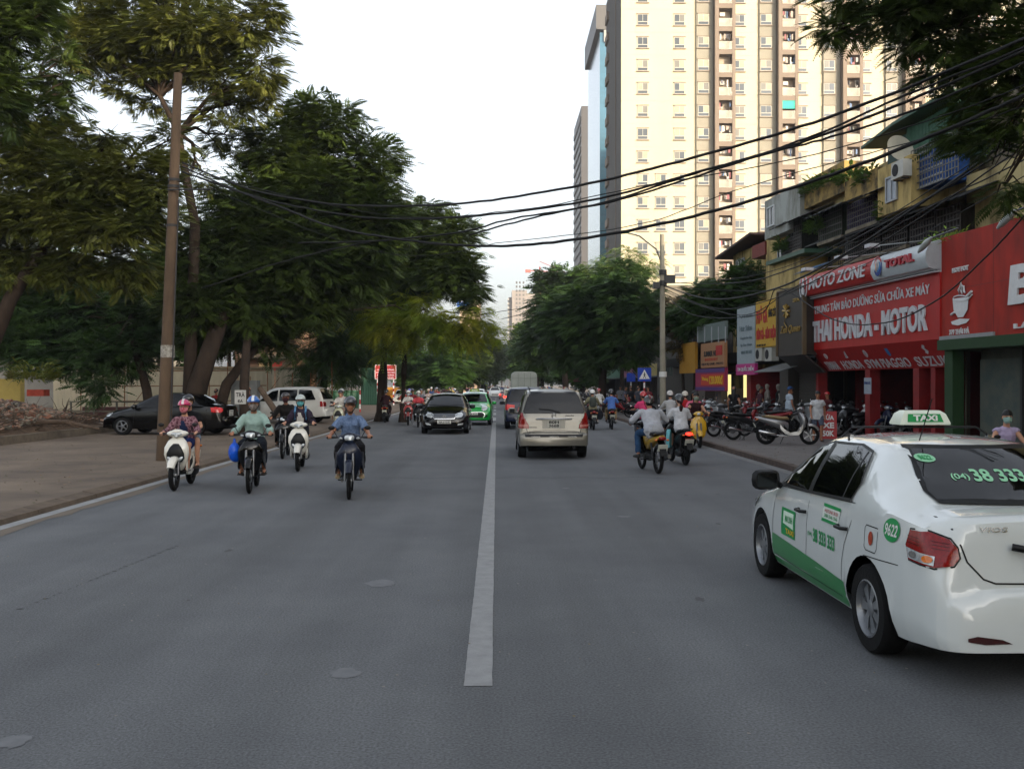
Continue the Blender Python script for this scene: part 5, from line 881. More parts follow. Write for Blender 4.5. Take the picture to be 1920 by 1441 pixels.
# ---------------- vehicles: one loft shell, everything else laid on it
def make_wheel(r, wd, hub='cap', hubm=None):
    b = MB(); h = wd / 2; ri = r * .66
    b.lathe([(ri, -h), (r * .93, -h), (r * .985, -h * .8), (r, -h * .5), (r, h * .5), (r * .985, h * .8), (r * .93, h), (ri, h), (ri * .97, h * .6), (ri * .97, -h * .6), (ri, -h)], ax='y', n=32)
    for g in (-.45, 0, .45): b.lathe([(r * 1.0015, h * (g - .05)), (r * 1.0015, h * (g + .05))], ax='y', n=32)
    t = b.mesh('tyre', RUB, 40)
    b = MB(); out = h * .82
    b.mat(1).lathe([(.001, out * .3), (ri * .97, out * .3)], ax='y', n=28)
    b.mat(0).lathe([(ri * .985, h * .98), (ri * .93, h * 1.02), (ri * .86, out * .75), (ri * .84, out * .3)], ax='y', n=28)
    b.lathe([(ri * .30, out * .3), (ri * .28, out * .95), (ri * .15, out * 1.05), (.001, out * 1.05)], ax='y', n=20)
    ns = 7 if hub == 'cap' else 5
    for k in range(ns):
        a = 2 * pi * k / ns; wI, wO = (.16, .36) if hub == 'cap' else (.1, .15)
        P = []
        for (rr, ww, yy) in ((ri * .25, ri * wI, out * .92), (ri * .86, ri * wO, out * .80)):
            for sgn in (-1, 1):
                da = sgn * ww / rr / 1.0
                P.append((rr * cos(a + da * .6), yy, rr * sin(a + da * .6)))
        P2 = [(p[0], out * .35, p[2]) for p in P]
        b.add(P + P2, [(0, 1, 3, 2), (4, 6, 7, 5), (0, 2, 6, 4), (1, 5, 7, 3), (2, 3, 7, 6)])
    m = b.mesh('rim', [hubm or mat('hubcap', '8d9094', .35, .7, var=.1), UND], 35)
    return t, m
WHEELS = {}
def put_wheel(root, x, y, r, wd, hub, sgn):
    k = (r, wd, hub)
    if k not in WHEELS: WHEELS[k] = make_wheel(r, wd, hub)
    t, m = WHEELS[k]
    wv = bpy.data.objects.new('wheel', t); COL.objects.link(wv); wv.parent = root; wv.location = (x, y, r)
    if sgn < 0: wv.rotation_euler = (0, 0, pi)
    rm = bpy.data.objects.new('rim', m); COL.objects.link(rm); rm.parent = wv
    return wv
SPEC = dict(
 sedan=dict(L=4.30, sf=.82, sr=3.37, rw=.305, ra=.36, wd=.19, sill=.21, track=.74,
  top=[(0, .50), (.02, .60), (.07, .68), (.2, .76), (.5, .86), (.9, .95), (1.08, .99), (1.3, 1.12), (1.75, 1.37), (1.95, 1.435), (2.2, 1.465), (2.6, 1.47), (2.95, 1.45), (3.15, 1.415), (3.3, 1.35), (3.78, 1.10), (3.88, 1.075), (4.10, 1.05), (4.16, 1.02), (4.18, .97), (4.21, .75), (4.23, .64), (4.27, .61), (4.3, .52)],
  belt=[(0, .42), (.1, .56), (.3, .66), (.8, .80), (1.2, .87), (2, .92), (3, .97), (3.7, 1.0), (4.05, .96), (4.2, .66), (4.25, .56), (4.3, .45)],
  wid=[(0, .52), (.03, .60), (.1, .70), (.25, .77), (.5, .82), (.8, .84), (1.5, .845), (3.0, .85), (3.6, .84), (3.9, .81), (4.1, .77), (4.19, .74), (4.24, .70), (4.28, .64), (4.3, .56)],
  rail=[(0, .40), (.2, .58), (.6, .66), (1.08, .68), (1.4, .63), (1.9, .56), (2.5, .56), (3.2, .55), (3.5, .58), (3.85, .63), (4.1, .62), (4.22, .55), (4.3, .45)],
  side=[[(1.34, .94), (1.42, 1.0), (1.86, 1.30), (2.12, 1.355), (2.12, .96)], [(2.2, .965), (2.2, 1.365), (2.7, 1.37), (2.92, 1.33), (3.05, 1.12), (3.02, 1.0)]],
  front=[(-.60, 1.03), (-.46, 1.38), (.46, 1.38), (.60, 1.03)], back=[(-.53, 1.095), (-.55, 1.14), (-.43, 1.385), (.43, 1.385), (.55, 1.14), (.53, 1.095)]),
 mpv=dict(L=4.55, sf=.85, sr=3.60, rw=.33, ra=.385, wd=.21, sill=.30, track=.76,
  top=[(0, .60), (.03, .72), (.1, .82), (.5, .96), (.95, 1.06), (1.1, 1.12), (1.9, 1.63), (2.1, 1.70), (2.6, 1.74), (3.6, 1.745), (4.0, 1.72), (4.18, 1.66), (4.3, 1.40), (4.40, 1.14), (4.43, 1.05), (4.45, .80), (4.46, .70), (4.52, .68), (4.55, .58)],
  belt=[(0, .5), (.1, .66), (.4, .8), (1, .92), (2, .99), (3.5, 1.03), (4.2, 1.06), (4.40, 1.02), (4.44, .74), (4.5, .62), (4.55, .5)],
  wid=[(0, .58), (.06, .7), (.2, .8), (.5, .86), (1.5, .885), (3.8, .885), (4.2, .87), (4.38, .85), (4.46, .84), (4.51, .83), (4.55, .76)],
  rail=[(0, .45), (.3, .64), (1.0, .70), (1.9, .64), (3.5, .66), (4.0, .655), (4.18, .65), (4.3, .70), (4.4, .77), (4.46, .76), (4.55, .66)],
  side=[[(1.45, 1.04), (1.5, 1.1), (2.0, 1.50), (2.3, 1.57), (2.3, 1.05)], [(2.38, 1.05), (2.38, 1.58), (3.2, 1.59), (3.2, 1.08)], [(3.28, 1.08), (3.28, 1.59), (3.85, 1.57), (4.08, 1.12)]],
  front=[(-.64, 1.16), (-.52, 1.62), (.52, 1.62), (.64, 1.16)], back=[(-.72, 1.14), (-.735, 1.18), (-.60, 1.60), (-.54, 1.645), (.54, 1.645), (.60, 1.60), (.735, 1.18), (.72, 1.14)]),
 hatch=dict(L=3.70, sf=.72, sr=3.1, rw=.29, ra=.345, wd=.18, sill=.2, track=.72,
  top=[(0, .5), (.02, .62), (.07, .72), (.2, .82), (.5, .92), (.85, 1.0), (1.6, 1.40), (1.8, 1.47), (2.2, 1.51), (2.9, 1.50), (3.25, 1.44), (3.4, 1.30), (3.58, 1.0), (3.62, .8), (3.66, .62), (3.7, .5)],
  belt=[(0, .42), (.1, .58), (.4, .74), (.8, .86), (1.2, .92), (2, .95), (3, 1.0), (3.4, 1.0), (3.6, .8), (3.7, .42)],
  wid=[(0, .52), (.03, .62), (.1, .71), (.25, .78), (.5, .81), (1.5, .83), (3.0, .83), (3.3, .81), (3.55, .77), (3.65, .72), (3.7, .6)],
  rail=[(0, .4), (.2, .58), (.85, .68), (1.6, .57), (2.5, .57), (3.25, .56), (3.5, .62), (3.7, .45)],
  side=[[(1.1, .97), (1.15, 1.02), (1.62, 1.36), (1.95, 1.42), (1.95, .98)], [(2.03, .98), (2.03, 1.43), (2.7, 1.42), (2.95, 1.15), (2.9, 1.02)]],
  front=[(-.62, 1.04), (-.47, 1.40), (.47, 1.40), (.62, 1.04)], back=[(-.6, 1.04), (-.48, 1.38), (.48, 1.38), (.6, 1.04)]),
 van=dict(L=4.9, sf=.9, sr=3.8, rw=.33, ra=.385, wd=.2, sill=.3, track=.78,
  top=[(0, .55), (.03, .8), (.1, .98), (.4, 1.12), (.5, 1.18), (1.1, 1.85), (1.4, 2.0), (1.8, 2.04), (4.5, 2.04), (4.78, 1.98), (4.84, 1.8), (4.88, 1.0), (4.9, .5)],
  belt=[(0, .45), (.1, .8), (.5, 1.0), (1, 1.05), (4.5, 1.1), (4.85, 1.05), (4.9, .45)],
  wid=[(0, .6), (.05, .76), (.2, .85), (.5, .88), (4.6, .88), (4.85, .85), (4.9, .78)],
  rail=[(0, .5), (.3, .72), (1.2, .68), (1.8, .7), (4.6, .72), (4.84, .75), (4.9, .7)],
  side=[[(.95, 1.14), (1.3, 1.72), (1.9, 1.76), (1.9, 1.14)], [(2.0, 1.14), (2.0, 1.76), (3.2, 1.76), (3.2, 1.14)], [(3.3, 1.14), (3.3, 1.76), (4.5, 1.76), (4.6, 1.16)]],
  front=[(-.7, 1.22), (-.6, 1.82), (.6, 1.82), (.7, 1.22)], back=[(-.7, 1.15), (-.64, 1.8), (.64, 1.8), (.7, 1.15)]),
 bus=dict(L=10.0, sf=2.2, sr=7.4, rw=.48, ra=.55, wd=.28, sill=.35, track=1.08,
  top=[(0, .6), (.03, 1.2), (.1, 2.6), (.2, 2.9), (.5, 3.02), (9.6, 3.02), (9.9, 2.9), (9.97, 1.5), (10, .6)],
  belt=[(0, .5), (.1, 1.3), (9.9, 1.3), (10, .5)], wid=[(0, 1.05), (.1, 1.2), (.4, 1.25), (9.6, 1.25), (9.9, 1.2), (10, 1.1)],
  rail=[(0, .95), (.2, 1.1), (.6, 1.15), (9.6, 1.15), (10, 1.0)],
  side=[[(.9 + 1.45 * k, 1.35), (.9 + 1.45 * k, 2.45), (2.2 + 1.45 * k, 2.45), (2.2 + 1.45 * k, 1.35)] for k in range(6)],
  front=[(-1.1, 1.25), (-1.08, 2.5), (1.08, 2.5), (1.1, 1.25)], back=[(-1.0, 1.5), (-1.0, 2.4), (1.0, 2.4), (1.0, 1.5)]))
def car(kind, pm, label, cat='car', name='car', loc=(0, 0, 0), rz=0, hub='alloy', sc=(1, 1, 1), group=None, lod=0, glass=None, lights=True):
    q = SPEC[kind]; L = q['L']; XF = L / 2; root = thing(name, label, cat, loc, rz, group); root.scale = sc
    glass = glass or GLS
    st = set([round(k[0], 3) for n in ('top', 'belt', 'wid', 'rail') for k in q[n]])
    st |= set(np.round(np.linspace(0, L, 12 if lod else 28), 3).tolist())
    for a in (q['sf'], q['sr']):
        st = {s for s in st if abs(s - a) > q['ra'] + .02}
        for k in range(15): st.add(a - q['ra'] * cos(pi * k / 14))
        st.add(a - q['ra'] - .003); st.add(a + q['ra'] + .003)
    st = sorted(st); rings = []
    for s in st:
        zt = interp(q['top'], s); wd = interp(q['wid'], s); zb = q['sill'] + .05 * max(0, 1 - s / .35) + .05 * max(0, 1 - (L - s) / .5)
        off = .05 if zt > 1.25 else .03
        be = min(interp(q['belt'], s), zt - off - .05); wr = min(interp(q['rail'], s), wd - .03); zr = zt - off
        for a in (q['sf'], q['sr']):
            if abs(s - a) <= q['ra'] + .0005: zb = max(zb, q['rw'] + sqrt(max(0, q['ra'] ** 2 - (s - a) ** 2)))
        zb = min(zb, be - .04); half = []
        for f in (0, .12, .25, .45, .65, .85, 1):
            z = zb + f * (be - zb); h = (z - q['sill']) / max(.2, interp(q['belt'], s) - q['sill'])
            o = -.055 * max(0, 1 - h / .22) ** 1.5 - .03 * max(0, (h - .62) / .38) ** 2
            half.append((wd + o, z))
        B = half[-1]; Rl = (wr + .012, zr - .02); bul = .022 if zt > 1.2 else .01
        for f in (.25, .5, .75): half.append((B[0] + (Rl[0] - B[0]) * f + bul * sin(pi * f) * 1.0, B[1] + (Rl[1] - B[1]) * f))
        half.append(Rl); half.append((wr - .02, zr + .006)); y1 = wr - .02
        for f in (.85, .6, .3): half.append((y1 * f, zt - (zt - zr - .006) * f ** 2))
        ring = [V((XF - s, y, z)) for y, z in half] + [V((XF - s, 0, zt))] + [V((XF - s, -y, z)) for y, z in reversed(half)]
        rings.append(ring)
    b = MB(); b.loft(rings, cap=True, close=False)
    bvh = BVHTree.FromPolygons([V(v) for v in b.v], b.f)
    body = b.obj('body', pm, root, smooth=38)
    sd = lambda sg: (lambda s, z: ((XF - s, sg * 3, z), (0, -sg, 0)))
    fr = lambda y, z: ((XF + 3, y, z), (-1, 0, 0)); bk = lambda y, z: ((-XF - 3, y, z), (1, 0, 0))
    stp = .12 if lod else .045
    for sg in (1, -1):
        for pl in q['side']:
            patch(bvh, pl, sd(sg), .016, stp).obj('window', glass, root, 30)
    patch(bvh, q['front'], fr, .010, stp).obj('windshield', glass, root, 30)
    patch(bvh, q['back'], bk, .012, stp).obj('rear_window', glass, root, 30)
    W = q['track']; u = MB()
    u.b2((-XF + .25, -W + .14, .2), (XF - .25, W - .14, .72))
    for a in (q['sf'], q['sr']): u.b2((XF - a - q['ra'] - .02, -W + .12, q['rw']), (XF - a + q['ra'] + .02, W - .12, q['rw'] + q['ra'] + .03))
    u.obj('underbody', UND, root)
    for a in (q['sf'], q['sr']):
        for sg in (1, -1): put_wheel(root, XF - a, sg * W, q['rw'], q['wd'], hub, sg)
    return dict(root=root, bvh=bvh, body=body, sd=sd, fr=fr, bk=bk, XF=XF, L=L, q=q, stp=stp)
def corner(c, sg, rear=True, depth=.9, y0=.1):
    X = (-c['XF'] + depth) if rear else (c['XF'] - depth); k = -1 if rear else 1
    def f(th, z):
        d = V((k * cos(th), sg * sin(th), 0)); return (V((X, sg * y0, z)) + d * 3, -d)
    return f
def plate(c, y, z, wd, ht, rear, txt, m=None, x=None):
    """licence plate as a thin board with characters"""
    r = c['root']; k = -1 if rear else 1
    X = x if x is not None else k * (c['XF'] + .012)
    b = MB(); b.box((X, y, z), (.012, wd, ht)); p = b.obj('licence_plate', m or plain('c9c9c2', .5), r)
    rt = V((0, -1, 0)) if rear else V((0, 1, 0))
    O = V((X + k * .007, y, z)) - rt * wd / 2; O.z -= ht / 2
    n = len(txt)
    for i, t in enumerate(txt):
        text(t, (O, rt, V((0, 0, 1)), V((k, 0, 0))), wd * .08, ht * (.08 + (n - 1 - i) * .92 / n), wd * .84, ht * .92 / n * .8, BLK, p, 'plate_lettering', depth=.001, off=.001)
def mirror(c, s, z, m=None, size=(.10, .11, .085)):
    for sg in (1, -1):
        w0 = interp(c['q']['wid'], s); b = MB()
        b.sec([(-.07, 0, 0, size[1] * .75, size[2] * .8), (-.03, 0, 0, size[1] * .97, size[2]), (.04, 0, 0, size[1] * .8, size[2] * .8), (.09, 0, 0, size[1] * .4, size[2] * .4)], pw=3)
        b.tube([(.0, -sg * .08, -.03), (.02, -sg * .18, -.07)], .03)
        o = b.obj('wing_mirror', m or BLK, c['root'], 40, (c['XF'] - s, sg * (w0 + .10), z))
        g = MB(); g.box((-.075, 0, 0), (.006, size[1] * 1.3, size[2] * 1.3)); g.obj('mirror_glass', mat('dark_mirror', '3a3e40', .08, .9, var=.05), o)
def handles(c, ss, z, m=None):
    for sg in (1, -1):
        for s in ss:
            y = interp(c['q']['wid'], s) + .005; b = MB()
            b.tube([(c['XF'] - s + .09, sg * (y - .01), z + .0), (c['XF'] - s + .05, sg * (y + .03), z), (c['XF'] - s - .05, sg * (y + .03), z), (c['XF'] - s - .09, sg * (y - .01), z)], .014)
            b.obj('door_handle', m or BLK, c['root'], 60)
def seams(c, L, wd=.007, mm=None):
    for sg in (1, -1):
        b = MB()
        for pts in L: line(c['bvh'], pts, wd, c['sd'](sg), .002, b)
        b.obj('door_seam', mm or BLK, c['root'])
def lights(c, rear_poly=None, front_poly=None, rm=None, fm=None):
    for sg in (1, -1):
        if rear_poly: patch(c['bvh'], rear_poly, corner(c, sg, True), .012, .05).obj('tail_light', rm or RLN, c['root'], 30)
        if front_poly: patch(c['bvh'], front_poly, corner(c, sg, False), .012, .05).obj('headlight', fm or LNS, c['root'], 30)
def roof_sign(c, x, z, m, txt=None, tm=None, wd=.62, lod=0):
    r = thing('roof_sign', None, None); r.parent = c['root']; del_k = None
    r.location = (x, 0, z)
    b = MB(); b.loft([[V((sx * lx, sy * ly, h * wd / .55 if wd < .5 and m.name.startswith('sign') else h)) for sx, sy in ((-1, -1), (1, -1), (1, 1), (-1, 1))] for lx, ly, h in ((.10, wd / 2, 0), (.105, wd / 2, .02), (.085, wd / 2 - .03, .12), (.05, wd / 2 - .06, .155))])
    b.obj('sign_shell', m, r, 30)
    if tm:
        for k in (-1, 1):
            rt = V((0, k, 0)); up = V((-k * .2, 0, .98)).normalized(); nn = V((k, 0, .2)).normalized()
            O = V((k * .1005, 0, .03)) - rt * wd * .36
            b = MB(); hk = wd / .55 if wd < .5 and m.name.startswith('sign') else 1; O = O - U3 * .03 * (1 - hk); P = [O + rt * a + up * h * hk + nn * .006 for a, h in ((0, 0), (wd * .72, 0), (wd * .66, .09), (wd * .02, .09))]
            b.add(P, [(0, 1, 2, 3)]); b.obj('sign_panel', tm, r)
            if txt: text(txt, (O, rt, up, nn), wd * .12, .012 * hk, wd * .48, .066 * hk, WHT, r, 'sign_lettering', depth=.002, off=.009, bold=.04)
    return r
# ---- white and green taxi, right foreground
TW = mat('taxi_white', 'cbd0ce', .22, var=.03, scale=2, coat=1); TG = mat('taxi_green', '127a38', .3, var=.05, coat=.7); TGD = mat('taxi_green_letter', '0f8a48', .4, var=.05)
def taxi_detail():
    c = car('sedan', TW, 'white taxi with green lower doors and TAXI roof sign, nearest car at the right edge', 'taxi', 'taxi', (2.55 + .845, 7.99, 0), R(90), hub='cap', sc=(1.05, 1, 1))
    r, b, sd, bk = c['root'], c['bvh'], c['sd'], c['bk']; XF = c['XF']
    for sg in (1, -1):
        low = [(1.19, .24), (1.19, .30), (1.20, .49), (1.6, .475), (2.4, .44), (2.98, .405), (3.0, .26), (2.98, .22), (1.22, .22)]
        patch(b, low, sd(sg), .0025, .06).obj('sill_panel', TG, r, 30)
    seams(c, [[(1.20, .24), (1.21, .6), (1.27, .92)], [(2.14, .24), (2.15, .6), (2.16, .95)], [(3.10, 1.0), (3.09, .85), (2.99, .68), (2.94, .55), (2.93, .3)], [(1.24, .30), (2.9, .28)],
              [(1.27, .925), (2.16, .958), (3.09, .995)], [(3.55, .88), (3.36, .88), (3.34, .86), (3.345, .73), (3.37, .71), (3.52, .71), (3.545, .74), (3.55, .86)],
              [(3.33, .665), (3.6, .68), (3.83, .69)]])
    for sg in (1, -1):
        k = MB(); line(b, [(1.30, .945), (2.12, .962), (2.16, .963), (3.04, 1.003)], .022, sd(sg), .019, k); line(b, [(1.31, .94), (1.41, 1.01), (1.85, 1.312), (2.12, 1.368), (2.7, 1.38), (2.93, 1.343), (3.065, 1.12)], .018, sd(sg), .019, k)
        line(b, [(1.34, .955), (1.44, 1.03), (1.62, 1.155), (1.86, 1.30)], .04, sd(sg), .024, k); k.obj('window_trim', BLK, r); k = MB(); line(b, [(2.16, .96), (2.16, 1.37)], .085, sd(sg), .019, k); line(b, [(2.86, 1.34), (2.88, 1.0)], .02, sd(sg), .019, k); k.obj('door_pillar', BLK, r)
        patch(b, [(.42, .61), (.52, .63), (.52, .60), (.44, .58)], sd(sg), .012, .03).obj('side_indicator', LNS, r)
    # rear
    for sg in (1, -1):
        f = corner(c, sg, True, .9, .1)
        patch(b, [(.58, .86), (.62, .905), (.76, .94), (.90, .935), (.93, .84), (.90, .755), (.70, .735), (.60, .755), (.57, .80)], f, .014, .03).obj('tail_light', RLN, r, 30)
        patch(b, [(.70, .80), (.92, .83), (.89, .765), (.70, .745)], f, .02, .03).obj('reversing_lens', LNS, r, 30)
        for a_, z_, m_ in ((.74, .78, AMB), (.85, .79, CHR)): patch(b, [(a_ + .035 * cos(2 * pi * q_ / 12), z_ + .022 * sin(2 * pi * q_ / 12)) for q_ in range(12)], f, .024, .03).obj('bulb', m_, r)
        k = MB(); [line(b, [(.62, zz), (.91, zz + .02)], .004, f, .018, k) for zz in (.84, .86, .88)]; k.obj('lens_ribs', mat('deep_red', '4a0408', .2, var=.1), r)
        k = MB(); line(b, [(.575, .863), (.615, .912), (.76, .948), (.905, .942), (.938, .84), (.905, .748), (.70, .727), (.593, .75), (.562, .80), (.575, .863)], .010, f, .006, k); k.obj('lamp_seal', BLK, r)
        patch(b, [(-.34 * sg, .315), (-.40 * sg, .34), (-.55 * sg, .36), (-.60 * sg, .345), (-.60 * sg, .325), (-.5 * sg, .31)], bk, .006, .03).obj('reflector', mat('dark_reflector', '3a1210', .2, var=.1, coat=1), r)
    k = MB()
    for sg in (1, -1): line(b, [(sg * .635, 1.02), (sg * .62, .97), (sg * .56, .78), (sg * .47, .68), (sg * .40, .655), (0, .652)], .010, bk, .003, k)
    line(b, [(-.66, .655), (-.58, .645), (-.47, .645)], .006, bk, .003, k)
    k.obj('boot_seam', BLK, r)
    k = MB(); line(b, [(-.53, 1.09), (-.56, 1.14), (-.44, 1.395), (.44, 1.395), (.56, 1.14), (.53, 1.09), (-.53, 1.09)], .03, bk, .010, k); k.obj('rear_window_trim', BLK, r)
    g = MB(); g.tube([(-XF + .075, -.30, .875), (-XF + .045, -.24, .865), (-XF + .045, .24, .865), (-XF + .075, .30, .875)], .022, 8); g.obj('boot_handle', BLK, r, 50)
    plate(c, 0, .76, .42, .13, True, ['30A 9622'], plain('c9c9c2', .5), -XF + .05)
    wtext(b, 'VIOS', .47, .955, .30, .985, bk, CHR, r, .008, .03, .2)
    for sg in (-1,): pass
    # rear window writing
    def ov(f, c0, c1, ra, rb, m, nm, off=.006, slope=0):
        pl = [(c0 + ra * cos(2 * pi * k / 20), c1 + rb * sin(2 * pi * k / 20)) for k in range(20)]
        return patch(b, pl, f, off, .03).obj(nm, m, r)
    GP = mat('pale_green_sticker', '8cc9a0', .5, var=.05)
    ov(bk, .40, 1.325, .065, .026, GP, 'sticker', .016)
    wtext(b, '9622', .44, 1.311, .36, 1.339, bk, TGD, r, .019, .03)
    wtext(b, '(04)', .335, 1.195, .215, 1.235, bk, GP, r, .016, .02, .1); wtext(b, '38 333 333', .195, 1.19, -.40, 1.262, bk, GP, r, .016, .03, .1)
    # flank writing, both sides; reads left to right as seen
    for sg in (1, -1):
        f = sd(sg)
        D = (lambda a, bb: (a, bb)) if sg > 0 else (lambda a, bb: (bb, a))
        ov(f, 3.73, .90, .10, .078, TGD, 'sticker')
        a0, a1 = D(3.655, 3.805); wtext(b, '9622', a0, .86, a1, .94, f, WHT, r, .009, .02, .1)
        a0, a1 = D(2.32, 2.80); wtext(b, '38 333 333', a0, .59, a1, .70, f, TGD, r, .005, .03)
        a0, a1 = D(2.19, 2.30); wtext(b, '(04)', a0, .615, a1, .66, f, TGD, r, .005, .01)
        patch(b, [(1.48, .52), (1.86, .52), (1.86, .76), (1.48, .76)], f, .004, .06).obj('advert_panel', TGD, r)
        patch(b, [(1.54, .625), (1.82, .60), (1.82, .735), (1.54, .735)], f, .006, .06).obj('advert_inset', plain('cfe3cf'), r)
        a0, a1 = D(1.60, 1.80); wtext(b, 'MAI LINH', a0, .645, a1, .70, f, TGD, r, .009, .02)
        a0, a1 = D(1.62, 1.84); wtext(b, 'TAXI', a0, .545, a1, .59, f, plain('e0b21c'), r, .009, .02)
        patch(b, [(2.50, .785), (2.86, .79), (2.88, .925), (2.52, .925)], f, .004, .06).obj('notice_sticker', plain('c9cfc6'), r)
        patch(b, [(2.52, .90), (2.88, .90), (2.88, .925), (2.52, .925)], f, .006, .06).obj('notice_band', TGD, r); patch(b, [(2.50, .785), (2.86, .787), (2.865, .81), (2.505, .81)], f, .006, .06).obj('notice_band', TGD, r)
        a0, a1 = D(2.56, 2.84); wtext(b, 'HOTLINE 38.33', a0, .86, a1, .885, f, plain('a8282c'), r, .008, .01); wtext(b, '38.56.56', a0, .825, a1, .848, f, TGD, r, .008, .01)
        ov(f, 3.45, .80, .035, .048, mat('emblem_red', 'a03a1c', .4, var=.4, scale=60), 'emblem')
    lights(c, None, [(.75, .62), (.8, .72), (1.1, .78), (1.25, .74), (1.1, .64)])
    mirror(c, 1.30, .985, BLK, (.11, .135, .095)); handles(c, [2.03, 2.95], .80)
    # roof sign on a rack
    z = 1.475; x = XF - 2.35
    k = MB()
    k.tube([(x, -.56, z - .085), (x, -.54, z - .02), (x, -.45, z + .035), (x, .45, z + .035), (x, .54, z - .02), (x, .56, z - .085)], .009); k.tube([(x + .28, .52, z - .06), (x + .25, .45, z + .02), (x + .02, .3, z + .04)], .007)
    k.obj('roof_rack', DKM, r, 60); k = MB(); k.box((x, -.555, z - .06), (.05, .03, .07)); k.box((x, .555, z - .06), (.05, .03, .07)); k.obj('rack_clamp', CHR, r)
    roof_sign(c, x, z + .055, mat('sign_white', 'd5dccb', .35, var=.04), 'TAXi', TGD, .40)
    k = MB(); k.tube([(XF - 3.0, .3, 1.44), (XF - 3.2, .3, 1.75)], .004); k.obj('aerial', BLK, r)
    return c
def innova():
    m = mat('silver_gold_paint', '7a776e', .3, .55, var=.05, coat=.7)
    p = gr(1035, 857); c = car('mpv', m, 'silver people carrier seen from behind in the right lane beside the centre line', 'car', 'people_carrier', (p.x, p.y + 1.4, 0), R(90), hub='alloy')
    r, b, bk = c['root'], c['bvh'], c['bk']; XF = c['XF']
    for sg in (1, -1):
        f = corner(c, sg, True, .9, .1)
        patch(b, [(.74, 1.15), (.84, 1.14), (.90, .98), (.88, .78), (.57, .765), (.58, .86), (.66, 1.0)], f, .014, .05).obj('tail_light', RLN, r, 30)
        patch(b, [(.60, .86), (.86, .88), (.86, .82), (.60, .80)], f, .019, .05).obj('reversing_lens', mat('pink_lens', 'a8645c', .15, var=.3, scale=60), r, 30)
    plate(c, 0, .88, .30, .19, True, ['80H', '3668'], plain('b9b8ae', .5), -XF + .085)
    k = MB(); k.box((-XF + .10, 0, .88), (.02, .56, .23)); k.obj('plate_recess', mat('silver_light', 'a5a39b', .35, .5, var=.05), r)
    k = MB(); k.tube([(-XF + .07, -.44, 1.005), (-XF + .04, -.38, 1.01), (-XF + .04, .38, 1.01), (-XF + .07, .44, 1.005)], .017); k.obj('boot_handle', CHR, r, 60)
    k = MB(); line(b, [(.60, .60), (.64, .66), (.68, .78), (.70, 1.0), (.70, 1.15)], .012, bk, .003, k); line(b, [(-.60, .60), (-.64, .66), (-.68, .78), (-.70, 1.0), (-.70, 1.15)], .012, bk, .003, k); line(b, [(-.62, .66), (.62, .66)], .012, bk, .004, k)
    line(b, [(-.62, .69), (-.2, .725), (.2, .725), (.62, .69)], .008, bk, .004, k); k.obj('boot_seam', BLK, r)
    patch(b, [(-.70, .56), (.70, .56), (.72, .63), (-.72, .63)], bk, .01, .06).obj('bumper_step', DKM, r, 30)
    for a, z in ((-.45, .57), (.0, .57), (.45, .57)): k = MB(); k.box((-XF - .01, a, z), (.02, .22, .022)); k.obj('bumper_strip', CHR, r)
    k = MB(); line(b, [(.36, 1.24), (.1, 1.22), (-.10, 1.17), (-.16, 1.14)], .03, bk, .03, k); k.obj('wiper', BLK, r)
    k = MB(); line(b, [(-.735, 1.15), (-.735, 1.19), (-.60, 1.62), (-.54, 1.66), (.54, 1.66), (.60, 1.62), (.735, 1.19), (.735, 1.15), (-.735, 1.15)], .03, bk, .003, k); k.obj('rear_window_trim', BLK, r)
    k = MB(); k.lathe([(.055, -.01), (.055, .012), (.042, .014), (.042, -.01)], n=20, ax='x'); o = k.obj('emblem', CHR, r, 40, (-XF + .07, 0, 1.09)); k = MB(); k.box((0, 0, 0), (.02, .02, .08)); k.obj('emblem_bar', CHR, o)
    wtext(b, 'Jetcha', -.27, 1.055, -.50, 1.10, bk, BLK, r, .008, .03, .3); wtext(b, 'Innova', .62, .78, .42, .82, bk, DKM, r, .008, .02, .1); wtext(b, 'G', -.60, .77, -.64, .80, bk, DKM, r, .008, .03)
    k = MB(); k.box((-XF + .5, 0, .34), (.5, .5, .2)); k.tube([(-XF + .1, -.5, .30), (-XF + .9, -.5, .32)], .035); k.obj('exhaust', DKM, r)
    k = MB()
    for sg in (1, -1): k.tube([(-XF + .5, sg * .58, 1.735), (-XF + 2.2, sg * .56, 1.775)], .018)
    k.obj('roof_rail', DKM, r)
    mirror(c, 1.45, 1.12, m, (.12, .11, .09)); handles(c, [2.2, 3.15], .95, m)
    seams(c, [[(1.4, .4), (1.42, 1.1)], [(2.34, .4), (2.34, 1.1)], [(3.24, 1.1), (3.2, .8), (3.15, .72)]])
    for sg in (1, -1): patch(b, [(1.3, .34), (3.15, .34), (3.15, .5), (1.3, .5)], c['sd'](sg), .01, .1).obj('side_skirt', m, r, 30)
